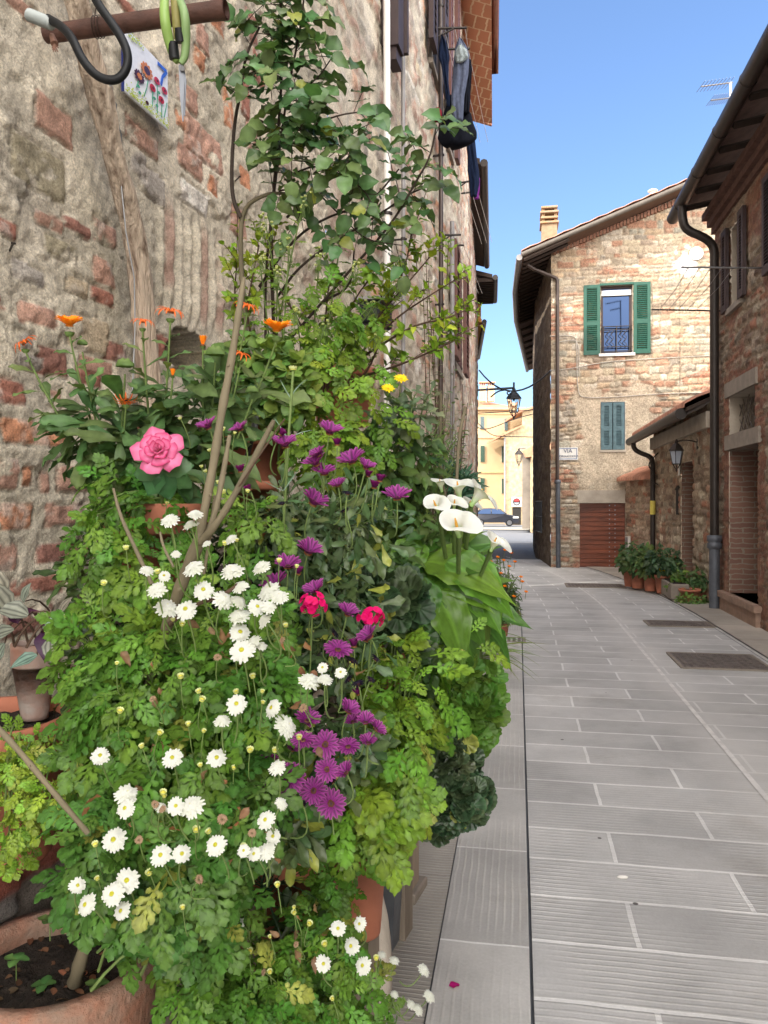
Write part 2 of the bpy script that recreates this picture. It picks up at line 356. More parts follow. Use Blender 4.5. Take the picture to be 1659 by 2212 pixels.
    if dust:      # fine pale sand left along the middle channel and dotted dark spots
        s2 = N(nt, 'ShaderNodeSeparateXYZ'); nt.links.new(uvn.outputs[0], s2.inputs[0])
        a = N(nt, 'ShaderNodeMath', operation='SUBTRACT'); a.inputs[1].default_value = 1.30; nt.links.new(s2.outputs['X'], a.inputs[0])
        a2 = N(nt, 'ShaderNodeMath', operation='ABSOLUTE'); nt.links.new(a.outputs[0], a2.inputs[0])
        a3 = N(nt, 'ShaderNodeMapRange'); a3.inputs['From Min'].default_value = .34; a3.inputs['From Max'].default_value = 0.0; a3.inputs['To Max'].default_value = 1.25; nt.links.new(a2.outputs[0], a3.inputs[0])
        n5 = N(nt, 'ShaderNodeTexNoise', Scale=1.1, Detail=5.0); nt.links.new(uvn.outputs[0], n5.inputs[0])
        a4 = N(nt, 'ShaderNodeMath', operation='MULTIPLY'); nt.links.new(a3.outputs[0], a4.inputs[0]); nt.links.new(n5.outputs['Fac'], a4.inputs[1])
        m5 = N(nt, 'ShaderNodeMixRGB'); m5.inputs[2].default_value = (.60, .585, .56, 1); nt.links.new(a4.outputs[0], m5.inputs[0]); nt.links.new(last, m5.inputs[1]); last = m5.outputs[0]
    n8 = N(nt, 'ShaderNodeTexNoise', Scale=.9, Detail=8.0, Roughness=.75); nt.links.new(mp.outputs[0], n8.inputs[0])
    m8 = N(nt, 'ShaderNodeMapRange'); m8.inputs['From Min'].default_value = .54; m8.inputs['From Max'].default_value = .72; m8.inputs['To Max'].default_value = .55; nt.links.new(n8.outputs['Fac'], m8.inputs[0])
    m9 = N(nt, 'ShaderNodeMixRGB'); m9.blend_type = 'MULTIPLY'; m9.inputs[2].default_value = (.62, .58, .52, 1); nt.links.new(m8.outputs[0], m9.inputs[0]); nt.links.new(last, m9.inputs[1]); last = m9.outputs[0]
    n6 = N(nt, 'ShaderNodeTexVoronoi', Scale=3.1); nt.links.new(uvn.outputs[0], n6.inputs[0])
    m6 = N(nt, 'ShaderNodeMapRange'); m6.inputs['From Min'].default_value = .028; m6.inputs['From Max'].default_value = .036; nt.links.new(n6.outputs['Distance'], m6.inputs[0])
    m7 = N(nt, 'ShaderNodeMixRGB'); m7.inputs[1].default_value = (.10, .09, .085, 1); nt.links.new(m6.outputs[0], m7.inputs[0]); nt.links.new(last, m7.inputs[2]); last = m7.outputs[0]
    nt.links.new(last, b.inputs['Base Color']); b.inputs['Roughness'].default_value = .62; b.inputs['Specular IOR Level'].default_value = .35
    hb = N(nt, 'ShaderNodeMath', operation='MULTIPLY_ADD'); hb.inputs[1].default_value = .25; nt.links.new(n4.outputs['Fac'], hb.inputs[0]); nt.links.new(ga.outputs[0], hb.inputs[2])
    hc = N(nt, 'ShaderNodeMath', operation='SUBTRACT'); nt.links.new(hb.outputs[0], hc.inputs[0]); nt.links.new(br.outputs['Fac'], hc.inputs[1])
    bp = N(nt, 'ShaderNodeBump', Strength=.45, Distance=.004); nt.links.new(hc.outputs[0], bp.inputs['Height']); nt.links.new(bp.outputs[0], b.inputs['Normal'])
    return m
M['asphalt'] = mat('asphalt', (.15, .155, .165), rough=.8, var=.12, scale=3, bump=.3, bscale=80)
V = []; 
for Y in (-60, 0, 20, 60, 90, 400): V += [(-300, Y, gz(Y) - .03), (300, Y, gz(Y) - .03)]
g = MB(); g.add(V, [(2 * i, 2 * i + 1, 2 * i + 3, 2 * i + 2) for i in range(5)]); tag(g.build('ground', M['asphalt']), kind='structure')
M['slab_road'] = mat_slab('sandstone_road_slabs', off=(.49, .12))
M['slab_strip'] = mat_slab('sandstone_kerb_slabs', along=True, rh=.72, bw=5, base=(.47, .46, .44), groove=.028, dust=False, off=(.3, .25), gstr=.55, msize=.006)
M['slab_side'] = mat_slab('sandstone_pavement_slabs', rh=.55, bw=1.4, base=(.41, .38, .335), groove=.022, dust=False, off=(0, .2), gstr=.3, joint=(.3, .27, .24), msize=.006)
M['slab_right'] = mat_slab('pale_pavement_slabs', rh=.9, bw=2, base=(.40, .36, .31), groove=.03, dust=False, gstr=.15, joint=(.45, .42, .38))
strip('road', .047, 2.32, -3, 21, 0.0, M['slab_road'])
strip('kerb_strip', -.262, .036, -3, 15, 0.012, M['slab_strip'])
strip('pavement_left', -1.75, -.268, -3, 20, 0.004, M['slab_side'])
strip('pavement_right', 2.36, 3.6, -3, 21, 0.02, M['slab_right'])
strip('pavement_joint', 2.32, 2.36, -3, 21, 0.006, mat('pale_joint', (.48, .47, .45), bump=.2))
strip('road_channel', 1.226, 1.258, 2, 22, 0.0045, mat('pale_channel_joint', (.66, .645, .62), bump=.2))
M['drive'] = mat('pale_sunlit_paving', (.36, .33, .27), rough=.9, bump=.2)  # sunlit patch of the far ground, painted as a paler sheet
q = MB(); q.add([at(1000, 1139, 58), at(1158, 1139, 58), at(1158, 1147, 50), at(1000, 1143, 53)], [(0, 3, 2, 1)])
for i, v in enumerate(q.v): q.v[i] = (v[0], v[1], gz(v[1]) + .01)
tag(q.build('square_paving', M['drive']), kind='structure')

M['grate'] = mat('rusty_cast_iron', (.17, .145, .13), rough=.6, metal=.3, var=.4, scale=14, bump=.5)
def grate(x0, x1, y0, y1, name, label, bars=True):
    Ya = EYE * FP / (y1 - CY); Yb = EYE * FP / (y0 - CY); Ym = (Ya + Yb) / 2
    wd = (x1 - x0) / FP * Ym; dp = min(Yb - Ya, 1.0); c = Vector(((x0 + x1) / 2 - CX, 0, 0)) / FP * Ym; c.y = Ym
    o = thing(name, label, 'drain cover' if bars else 'manhole cover', (c.x, c.y, 0))
    ax = (CT, -ST); f = MB(); z = .012
    for sx in (-1, 1): f.box((c.x + sx * wd / 2 * CT, c.y - sx * wd / 2 * ST, z - .004), (.03, dp, .014), ax)
    for sy in (-1, 1): f.box((c.x + sy * dp / 2 * ST, c.y + sy * dp / 2 * CT, z - .004), (wd, .03, .0136), ax)
    f.build('frame', M['slab_right'] if False else M['lintel'], o)
    p = MB(); p.box((c.x, c.y, z - .006), (wd - .035, dp - .035, .010), ax); nx = max(3, int(wd / .06)); ny = max(3, int(dp / .06))
    for i in range(nx):
        for j in range(ny):
            a = (-.5 + (i + .5) / nx) * (wd - .05); b2 = (-.5 + (j + .5) / ny) * (dp - .05)
            p.box((c.x + a * CT + b2 * ST, c.y - a * ST + b2 * CT, z + .001), (.034, .034, .006), ax)
    p.build('plate', M['grate'], o)
    return o
grate(1462, 1640, 1414, 1448, 'manhole_cover', 'large rusty brown ribbed access cover set in the road slabs, nearest on the right', False)
grate(1400, 1532, 1343, 1355, 'manhole_cover', 'grey metal access cover in the road beyond the large rusty one', False)
grate(1612, 1700, 1385, 1393, 'manhole_cover', 'small rusty cover at the right edge of the road beside the pale pavement', False)
grate(1225, 1345, 1262, 1270, 'manhole_cover', 'far grey cover in the road before the garage door', False)
grate(1078, 1132, 1379, 1389, 'drain_cover', 'narrow iron drain grating in the kerb strip beside the flowers')

# ================================================================ WALL HELPERS
class Wall:
    def __init__(s, O, u, n): s.O = Vector(O); s.u = Vector(u).normalized(); s.n = Vector(n).normalized()
    def P(s, a, z, out=0.0): return Vector((s.O.x + s.u.x * a + s.n.x * out, s.O.y + s.u.y * a + s.n.y * out, z))
    def hit(s, x, y, out=0.0):
        """photo point (1659 px wide) -> (a, z) on the wall plane"""
        d = Vector(((x - CX) / FP, 1.0, -(y - CY) / FP)); O = s.O + s.n * out; k = (O.x * s.n.x + O.y * s.n.y) / (d.x * s.n.x + d.y * s.n.y)
        p = d * k; return ((p.x - O.x) * s.u.x + (p.y - O.y) * s.u.y, EYE + p.z)
    def box(s, mb, a0, a1, z0, z1, o0, o1):
        c = s.P((a0 + a1) / 2, (z0 + z1) / 2, (o0 + o1) / 2)
        return mb.box(c, (abs(a1 - a0), abs(o1 - o0), abs(z1 - z0)), (s.u.x, s.u.y))
def shutter(W, parent, a0, a1, z0, z1, matl, o0=.02, th=.045, slats=20, mid=True, name='shutter', swing=None):
    """louvred shutter; swing = (hinge_a, dir vector) when standing open off the wall"""
    m = MB(); WW = W
    if swing: WW = Wall(W.P(a0, 0, o0), swing, Vector((-swing[1], swing[0], 0))); a1 = a1 - a0; a0 = 0; o0 = 0
    f = .07
    WW.box(m, a0, a0 + f, z0, z1, o0, o0 + th); WW.box(m, a1 - f, a1, z0, z1, o0, o0 + th)
    WW.box(m, a0 + f, a1 - f, z1 - f, z1, o0, o0 + th); WW.box(m, a0 + f, a1 - f, z0, z0 + f * 1.3, o0, o0 + th)
    zm = z0 + (z1 - z0) * .45
    if mid: WW.box(m, a0 + f, a1 - f, zm - .05, zm + .05, o0, o0 + th)
    p = (z1 - z0 - 2 * f) / slats
    for k in range(slats):
        zz = z0 + f * 1.3 + (k + .4) * p
        if mid and abs(zz - zm) < .05: continue
        a, b = a0 + f, a1 - f
        v = [WW.P(a, zz - p * .35, o0 + th), WW.P(b, zz - p * .35, o0 + th), WW.P(b, zz + p * .45, o0 + .006), WW.P(a, zz + p * .45, o0 + .006)]
        v2 = [q + Vector((0, 0, .007)) for q in v]
        m.add(v + v2, [(0, 1, 2, 3), (7, 6, 5, 4), (0, 4, 5, 1), (1, 5, 6, 2), (2, 6, 7, 3), (3, 7, 4, 0)])
    return m.build(name, matl, parent)
def reveal(W, parent, o, depth, matl, name='reveal', lining=True):
    """the sides of an opening o = (a0,a1,z0,z1) going into the wall"""
    a0, a1, z0, z1 = o; m = MB()
    q = [(a0, z0), (a1, z0), (a1, z1), (a0, z1)]
    for k in range(4):
        (p, r), (s_, t) = q[k], q[(k + 1) % 4]
        m.add([W.P(p, r, .01), W.P(s_, t, .01), W.P(s_, t, -depth), W.P(p, r, -depth)], [(0, 1, 2, 3)])
    return m.build(name, matl, parent)
def tiles(name, e0, e1, r0, r1, parent=None, matl=None, pitch=.22, amp=.045, thick=.05):
    """pantile roof slope between eave line e0-e1 and ridge line r0-r1"""
    e0, e1, r0, r1 = map(Vector, (e0, e1, r0, r1)); n = max(2, int((e1 - e0).length / pitch)) * 6; rows = max(2, int((r0 - e0).length / .38)) * 2
    V = []
    for j in range(rows + 1):
        t = j / rows; lift = (.02 if j % 2 else 0.0)
        for i in range(n + 1):
            s_ = i / n; p = (e0.lerp(e1, s_)).lerp(r0.lerp(r1, s_), t); h = abs(math.sin(math.pi * i / 6)) * amp
            V.append((p.x, p.y, p.z + h + lift + thick))
    k = n + 1; F = [(j * k + i, j * k + i + 1, (j + 1) * k + i + 1, (j + 1) * k + i) for j in range(rows) for i in range(n)]
    b = len(V)
    for i in range(n + 1): p = e0.lerp(e1, i / n); V.append((p.x, p.y, p.z))
    F += [(b + i, b + i + 1, i + 1, i) for i in range(n)]
    m = MB(); m.add(V, F, True); return m.build(name, matl or M['tile'], parent)

# ================================================================ LEFT ROW OF HOUSES
LP = [(-2.6, -4.6), (-.92, 2.0), (-.4, 4.0), (.12, 6.0), (.96, 9.9), (1.46, 13.4)]
_P = np.array(LP); _cum = np.concatenate([[0], np.cumsum(np.linalg.norm(np.diff(_P, axis=0), axis=1))])
def lhit(x, y):
    """photo point -> (s, z) on the wall of the left house"""
    dx = (x - CX) / FP
    for i in range(len(LP) - 1):
        (x0, y0), (x1, y1) = LP[i], LP[i + 1]; den = dx * (y1 - y0) - (x1 - x0)
        if abs(den) < 1e-9: continue
        t = (x0 - dx * y0) / den
        if -1e-6 <= t <= 1 + 1e-6:
            Y = y0 + t * (y1 - y0)
            if Y > 0.3: return _cum[i] + t * (_cum[i + 1] - _cum[i]), EYE - (y - CY) / FP * Y, Y
    return None
def lpt(s, z, out=0.0):
    X = np.interp(s, _cum, _P[:, 0]); Y = np.interp(s, _cum, _P[:, 1]); e = .01
    tx = np.interp(s + e, _cum, _P[:, 0]) - X; ty = np.interp(s + e, _cum, _P[:, 1]) - Y; n = math.hypot(tx, ty)
    return Vector((X + ty / n * out, Y - tx / n * out, z))
RED = (.26, .085, .06); PINK = (.36, .20, .155); ORG = (.42, .17, .085); GREEN = (.24, .215, .15); WHITE = (.55, .53, .50); GREY = (.27, .25, .235); BUFF = (.38, .31, .22); DKRED = (.20, .07, .055)
BR = [(2, 660, 52, 74, RED), (78, 682, 85, 50, PINK), (112, 782, 74, 62, DKRED), (25, 848, 62, 60, RED), (116, 862, 36, 44, PINK), (75, 937, 164, 54, ORG), (16, 1025, 46, 76, PINK), (36, 1115, 76, 62, ORG), (140, 1112, 88, 52, PINK),
      (10, 1203, 66, 66, PINK), (140, 1192, 132, 44, DKRED), (80, 1262, 120, 46, RED), (225, 588, 52, 62, PINK), (222, 640, 56, 34, RED), (132, 540, 72, 46, GREEN), (115, 262, 92, 86, PINK), (80, 362, 130, 110, GREEN), (98, 1042, 22, 46, PINK), (58, 1030, 24, 44, ORG), (160, 1035, 80, 60, PINK),
      (42, 14, 76, 34, PINK), (272, 14, 62, 30, RED), (436, 82, 34, 60, PINK), (430, 128, 26, 46, ORG), (470, 50, 30, 42, ORG), (405, 208, 50, 62, PINK), (394, 262, 34, 40, ORG), (494, 235, 22, 92, ORG), (306, 300, 84, 50, PINK), (436, 312, 86, 84, PINK), (410, 350, 60, 56, PINK), (418, 428, 66, 52, WHITE),
      (107, 480, 64, 34, PINK), (166, 492, 60, 30, DKRED), (228, 505, 54, 52, PINK), (457, 402, 22, 44, ORG), (530, 210, 24, 90, RED), (528, 385, 24, 46, ORG), (16, 495, 48, 44, RED), (190, 815, 60, 42, RED), (300, 925, 70, 34, ORG), (352, 752, 40, 62, RED), (250, 760, 50, 44, DKRED), (190, 720, 95, 84, BUFF), (205, 790, 80, 40, PINK),
      (545, 60, 30, 70, DKRED), (560, 150, 30, 70, RED), (545, 300, 24, 70, PINK), (330, 400, 60, 70, GREY), (300, 350, 40, 60, GREY), (170, 620, 50, 40, BUFF), (60, 590, 80, 44, GREY), (40, 730, 66, 40, GREY), (515, 480, 36, 66, PINK), (190, 905, 56, 44, BUFF), (60, 780, 60, 36, GREY), (205, 1010, 44, 70, RED), (60, 1340, 120, 60, DKRED), (120, 1430, 120, 60, PINK), (60, 1880, 170, 90, DKRED), (200, 1950, 150, 80, GREY), (20, 1970, 90, 110, GREY)]
_br = []
for (x, y, wd, ht, c) in BR:
    a = lhit(x - wd / 2, y); b = lhit(x + wd / 2, y)
    if a and b: _br.append(((a[0] + b[0]) / 2, (a[1] + b[1]) / 2, abs(b[0] - a[0]) / 2 * .9, ht / 2 / FP * (a[2] + b[2]) / 2 * .9, tuple(q * .84 + w_ * .16 for q, w_ in zip(c, (.42, .36, .29)))))
_rub = Masonry(5, 24, 10, (.06, .15), (.10, .34), [PINK, PINK, (.30, .2, .17), GREY, (.34, .29, .25), WHITE, DKRED, ORG, BUFF, (.33, .27, .24)])
_h0 = lhit(352, 760); _h1 = lhit(462, 760); _hz = (lhit(400, 802)[1], lhit(400, 712)[1]); _rb0 = lhit(335, 500)[0]; _rb1 = lhit(492, 500)[0]; _rbz = (lhit(400, 705)[1], lhit(400, 455)[1])
def leftcol(s, z):
    n1 = fbm(s * 7, z * 7, 5, 1); n2 = fbm(s * 40, z * 40, 3, 2); n3 = fbm(s * 2.2, z * 2.2, 4, 4)
    base = np.array([.50, .455, .39]); c = base[None, :] * (.62 + .62 * n1 + .22 * (n2 - .5))[:, None]; cr_k = sstep(.030, .0, np.abs(fbm(s * 2.6, z * 3.4, 5, 15) - .5)) * sstep(.45, .6, fbm(s * 1.5, z * 1.5, 2, 16)); c = c * (1 - .45 * cr_k)[:, None]
    c = c * (1 - .22 * sstep(.5, .75, n3))[:, None]; c[:, 2] *= (1 - .08 * n3)
    h = (n1 - .5) * .022 + (n2 - .5) * .010 + (fbm(s * 22 + 4, z * 26, 3, 12) - .5) * .012
    h = h + sstep(.56, .60, fbm(s * 3.5 + 3, z * 6, 5, 21)) * .008
    # named bricks
    wx = (fbm(s * 26, z * 26, 4, 31) - .5) * .017; wz = (fbm(s * 26 + 5, z * 26, 4, 33) - .5) * .015
    inb = np.zeros_like(s)
    for (bs, bz, hs, hz, bc) in _br:
        m = (np.abs(s - bs) < hs + .05) & (np.abs(z - bz) < hz + .05)
        if not m.any(): continue
        d = np.minimum(hs - np.abs(s[m] + wx[m] - bs), hz - np.abs(z[m] + wz[m] - bz)); k = sstep(-.002, .003, d)
        k = k * sstep(.30, .36, fbm(s[m] * 9 + bs * 9, z[m] * 12, 4, 41) + .03)
        t = np.array(bc)[None, :] * (.7 + .6 * fbm(s[m] * 30, z[m] * 30, 3, 43))[:, None]
        wh = sstep(.62, .74, fbm(s[m] * 18 + 7, z[m] * 18, 3, 45)) * .5; t = t * (1 - wh)[:, None] + np.array([.5, .46, .42])[None, :] * wh[:, None]
        c[m] = c[m] * (1 - k)[:, None] + t * k[:, None]; h[m] = h[m] * (1 - .35 * k) + k * (.003 + (fbm(s[m] * 35, z[m] * 35, 3, 46) - .5) * .009) - sstep(.006, .0, np.abs(d)) * .008; inb[m] = np.maximum(inb[m], k)
    # general rubble, stronger farther along
    far = sstep(7.9, 10.5, s) * .72 + .0
    d, sc, ci = _rub(s, z); show = sstep(.0, .022, d) * (ci > (1 - far) * .9 + .05) * far * sstep(.34, .5, fbm(s * 6, z * 6, 3, 51) + .1)
    show = show * (1 - inb)
    sc = sc * (.65 + .7 * fbm(s * 22, z * 22, 3, 53))[:, None]
    c = c * (1 - show)[:, None] + sc * show[:, None]; h = h + show * .014 - sstep(.02, 0, d) * far * .010
    # pale and reddish streaks on the far part
    st = sstep(.58, .78, fbm(s * 9, z * 16, 4, 57)) * sstep(8, 10, s); c = c * (1 - .45 * st)[:, None] + np.array([.56, .52, .47])[None, :] * (.45 * st)[:, None]
    st = sstep(.56, .75, fbm(s * 7 + 20, z * 12, 4, 59)) * sstep(7.5, 9.5, s); c = c * (1 - .4 * st)[:, None] + np.array([.27, .13, .10])[None, :] * (.4 * st)[:, None]
    h = h + (fbm(s * 10, z * 10, 4, 61) - .5) * .03 * sstep(7.5, 9, s)
    # vertical ribs cast in the render
    rb = sstep(_rb0 - .02, _rb0 + .06, s) * sstep(_rb1 + .02, _rb1 - .06, s) * sstep(_rbz[0], _rbz[0] + .08, z) * sstep(_rbz[1] + .05, _rbz[1] - .1, z)
    sw = s + (fbm(s * 0 + 3, z * 6, 3, 63) - .5) * .03; wv = .5 + .5 * np.sin(sw * 2 * np.pi / .062) ; wv2 = sstep(.55, .9, .5 + .5 * np.sin(sw * 2 * np.pi / .125 + 1)) * sstep(.35, .55, fbm(s * 8, z * 5, 3, 65))
    c = c * (1 - .65 * (rb * wv2))[:, None] + np.array([.24, .11, .09])[None, :] * (.65 * rb * wv2)[:, None]; h = h + rb * (wv - .5) * .02
    # the hole
    e = 1 - np.sqrt(((s - (_h0[0] + _h1[0]) / 2) / (abs(_h1[0] - _h0[0]) / 2)) ** 2 + ((z - sum(_hz) / 2) / ((_hz[1] - _hz[0]) / 2)) ** 2) + (fbm(s * 12, z * 12, 3, 71) - .5) * .7
    k = sstep(0, .12, e); h = h - k * .95
    return np.clip(c * np.array([1.36, 1.34, 1.30])[None, :], .01, .8), h
hA = thing('stone_house', 'nearest old house on the left, rough plaster over stone and brick, with climbing plants', 'house', (0, 0, 0))
def sub(pts, Y0, Y1):
    P = np.array(pts); ys = [Y0] + [p[1] for p in pts if Y0 < p[1] < Y1] + [Y1]
    return [(float(np.interp(y, P[:, 1], P[:, 0])), y) for y in ys]
def s_at(Y): return float(np.interp(Y, _P[:, 1], _cum))
dens_wall('wall', sub(LP, 1.0, 4.3), -.05, 4.3, .0085, leftcol, M['wall'], hA, s0=s_at(1.0))
dens_wall('wall', sub(LP, 4.3, 13.4), -.05, 8.2, .028, leftcol, M['wall'], hA, s0=s_at(4.3))
dens_wall('wall', sub(LP, -4.6, 1.06), -.05, 8.2, .12, leftcol, M['wall'], hA, s0=0)
dens_wall('wall', sub(LP, 1.0, 4.3), 4.3, 8.2, .06, leftcol, M['wall'], hA, s0=s_at(1.0))
def roofbox(name, pts, over, z, parent, matl, rise=.30, width=6, th=.10, sof=None):
    """eaves slab: soffit boards outwards by `over` (list or number) and the slope back over the house"""
    m = MB(); n = len(pts); ov = over if isinstance(over, (list, tuple)) else [over] * n
    for i in range(n - 1):
        A, B = Vector((*pts[i], 0)), Vector((*pts[i + 1], 0)); t = (B - A).normalized(); nr = Vector((t.y, -t.x, 0))
        a0, b0 = A + nr * ov[i], B + nr * ov[i + 1]; a1, b1 = A - nr * width, B - nr * width
        zo = z - max(ov) * rise * .5; zi = z + width * rise
        V = [(a0.x, a0.y, zo), (b0.x, b0.y, zo), (b1.x, b1.y, zi), (a1.x, a1.y, zi)]; V += [(v[0], v[1], v[2] + th) for v in V]
        m.add(V, [(0, 3, 2, 1), (4, 5, 6, 7), (0, 1, 5, 4), (1, 2, 6, 5), (2, 3, 7, 6), (3, 0, 4, 7)])
    return m.build(name, matl, parent)
def brick_mat(name, c1, c2, mort, bw, rh, ms, rough=.8, scale=1, vert=False):
    m, nt, b = mat_base(name); tc = N(nt, 'ShaderNodeTexCoord'); br = N(nt, 'ShaderNodeTexBrick'); br.inputs['Scale'].default_value = scale
    nzw = N(nt, 'ShaderNodeTexNoise', Scale=9, Detail=3); nt.links.new(tc.outputs['Object'], nzw.inputs[0])
    wv = N(nt, 'ShaderNodeVectorMath', operation='MULTIPLY_ADD'); wv.inputs[1].default_value = (.05, .05, .05); nt.links.new(nzw.outputs['Color'], wv.inputs[0]); nt.links.new(tc.outputs['Object'], wv.inputs[2])
    br.inputs['Brick Width'].default_value = bw; br.inputs['Row Height'].default_value = rh; br.inputs['Mortar Size'].default_value = ms
    br.inputs['Color1'].default_value = (*c1, 1); br.inputs['Color2'].default_value = (*c2, 1); br.inputs['Mortar'].default_value = (*mort, 1)
    if vert:
        sp = N(nt, 'ShaderNodeSeparateXYZ'); nt.links.new(wv.outputs[0], sp.inputs[0]); ad = N(nt, 'ShaderNodeMath', operation='ADD'); nt.links.new(sp.outputs['X'], ad.inputs[0]); nt.links.new(sp.outputs['Y'], ad.inputs[1])
        cb = N(nt, 'ShaderNodeCombineXYZ'); nt.links.new(ad.outputs[0], cb.inputs['X']); nt.links.new(sp.outputs['Z'], cb.inputs['Y']); nt.links.new(cb.outputs[0], br.inputs[0])
    else: nt.links.new(wv.outputs[0], br.inputs[0])
    nt.links.new(br.outputs['Color'], b.inputs['Base Color']); b.inputs['Roughness'].default_value = rough
    bp = N(nt, 'ShaderNodeBump', Strength=.5, Distance=.01); nt.links.new(br.outputs['Fac'], bp.inputs['Height']); bp.invert = True; nt.links.new(bp.outputs[0], b.inputs['Normal'])
    return m
M['soffit'] = brick_mat('terracotta_soffit_tiles', (.50, .21, .12), (.40, .17, .09), (.62, .45, .30), .16, .30, .012)
ra = sub(LP, 4.3, 13.4)
roofbox('roof', sub(LP, -4.6, 13.45), .42, 8.15, hA, M['soffit'])
m = MB(); m.tube([lpt(s_at(y), 8.16, .47) for y in (-4, 0, 4, 6, 8, 10, 12, 13.4)], .05, 8); m.build('gutter', mat('copper_gutter', (.22, .08, .05), rough=.5, bump=.1), hA)
def pipe(name, x, ya, yb, w_px, matl, parent, bends=True):
    s0, z0, Yp = lhit(x, ya); _, z1, _ = lhit(x, yb); r = w_px / 2 / FP * Yp; m = MB()
    m.tube([lpt(s0, min(z0, 8.0), r + .05), lpt(s0, (z0 + z1) / 2, r + .055), lpt(s0, z1, r + .05)], r, 10)
    o = m.build(name, matl, parent); b = MB()
    for k in range(4):
        z = z1 + .5 + k * 1.5
        if z < z0: b.tube([lpt(s0, z, -.02), lpt(s0, z, r * 2 + .065)], r * .5, 6); b.lathe(lpt(s0, z, r + .052), [(r * 1.2, -.012), (r * 1.3, 0), (r * 1.2, .012)], 10)
    b.build('bracket', M['dark_metal'], o); return o
pipe('downpipe', 813, 0, 1087, 15, M['white_pipe'], hA)
pipe('downpipe', 852, 0, 1087, 9, M['grey_pipe'], hA)
pipe('downpipe', 936, 0, 1087, 10, M['copper_pipe'], hA)
pipe('downpipe', 962, 480, 1087, 10, M['grey_pipe'], hA)
# windows on the left house: brown shutters seen edge-on
def edge_window(x0, x1, y0, y1, label, matl, swing=None):
    a = lhit(x0, y1); b = lhit(x1, y1); t = lhit((x0 + x1) / 2, y0); z0 = (a[1] + b[1]) / 2 if True else 0; z1 = min(t[1], 7.6)
    A = lpt(a[0], 0); B = lpt(b[0], 0); u = (B - A); W = Wall(A, u, Vector((u.y, -u.x, 0))); wd = u.length
    wn = MB(); W.box(wn, 0, wd, z0, z1, -.02, .035); f = wn.build('window', M['lintel'], hA)
    shutter(W, f, -wd * .55, -.01, z0 + .03, z1, matl, .05); shutter(W, f, wd + .01, wd * 1.55, z0 + .03, z1, matl, .05)
    s_ = MB(); W.box(s_, -.03, wd + .03, z0 - .05, z0, 0, .05); s_.build('sill', M['lintel'], f)
    p = MB(); W.box(p, .06, wd - .06, z0 + .06, z1 - .06, .036, .04); p.build('pane', M['glass'], f)
    return f
edge_window(978, 992, 560, 800, '', M['brown_paint'])
edge_window(925, 942, -200, 160, '', M['brown_dark'])
edge_window(962, 972, -100, 330, '', M['brown_paint'])
# a wooden box of roller shutter at the white pipe, and a small extract hood
s0, z0, Y0 = lhit(822, 62); m = MB(); A = lpt(s0 - .04, 0); B = lpt(s0 + .25, 0); W = Wall(A, B - A, Vector(((B - A).y, -(B - A).x, 0)))
W.box(m, 0, .16, z0 - .15, z0 + 2.2, .02, .14); W.box(m, .02, .19, z0 - .24, z0 - .10, .05, .12); W.box(m, 0.2, .24, z0 - .1, z0 + 2.2, .0, .16); sw = m.build('shutter_edge', M['brown_dark'], hA)
s0, z0, Y0 = lhit(735, 688); A = lpt(s0 - .09, 0); B = lpt(s0 + .09, 0); W = Wall(A, B - A, Vector(((B - A).y, -(B - A).x, 0)))
fl = thing('wall_floodlight', 'black floodlight with pale hood on the plaster wall between the shrub branches', 'lamp', W.P(.09, z0, .1))
m = MB(); c = W.P(.09, z0, .22); m.box(c, (.24, .13, .13), (W.u.x, W.u.y), .015); m.build('housing', M['black'], fl)
m = MB(); c = W.P(.09, z0 + .075, .22); m.box(c, (.27, .20, .015), (W.u.x, W.u.y)); m.build('hood', M['grey_pipe'], fl)
m = MB(); m.tube([W.P(.09, z0 - .03, 0), W.P(.09, z0 - .03, .15)], .02); m.build('bracket', M['white_pipe'], fl)

def plaincol(base, v=.3, sc=2.0, pal=None, seed=9, mort=(.42, .36, .28), amount=.8, hs=(.07, .16), ls=(.12, .38), length=20, height=12, hgt=.02):
    rub = Masonry(seed, length, height, hs, ls, pal or [PINK, GREY, BUFF, WHITE, ORG])
    def f(s, z):
        d, sc_, ci = rub(s, z, .028, 8); k = sstep(.003, .02, d) * (ci < amount)
        sc_ = sc_ * (.72 + .5 * ((ci * 37.7) % 1.0) + .4 * (fbm(s * 14, z * 14, 3, seed) - .5))[:, None]
        c = np.array(mort)[None, :] * (.75 + .5 * fbm(s * 4, z * 4, 4, seed + 1))[:, None]
        c = c * (1 - k)[:, None] + sc_ * k[:, None]
        return np.clip(c, .01, .85), k * hgt + (fbm(s * 8, z * 8, 3, seed + 2) - .5) * .02
    return f
def left_house(name, label, pts, H, over, matl, colf, z_gut=.05):
    o = thing(name, label, 'house', (0, 0, 0))
    dens_wall('wall', pts, -.3, H, .07, colf, M['farwall'], o)
    # gable end that closes it toward the street beyond
    m = MB(); (x0, y0), (x1, y1) = pts[-1], (pts[-1][0] - 6, pts[-1][1] + .6)
    m.add([(x0, y0, -.3), (x1, y1, -.3), (x1, y1, H), (x0, y0, H)], [(3, 2, 1, 0)]); m.build('end_wall', M['concrete'], o)
    roofbox('roof', pts, over, H, o, matl)
    m = MB(); q = [Vector((*p, 0)) for p in pts]; t = (q[-1] - q[0]).normalized(); nr = Vector((t.y, -t.x, 0))
    m.tube([p + nr * (over + .07) + Vector((0, 0, H - over * .15 + .02)) for p in q], .07, 8); m.build('gutter', M['dark_metal'], o)
    return o, q, nr
PALF = [PINK, PINK, GREY, (.34, .29, .25), DKRED, BUFF, WHITE, (.30, .22, .19)]
colF = plaincol(None, pal=PALF, seed=21, amount=.75)
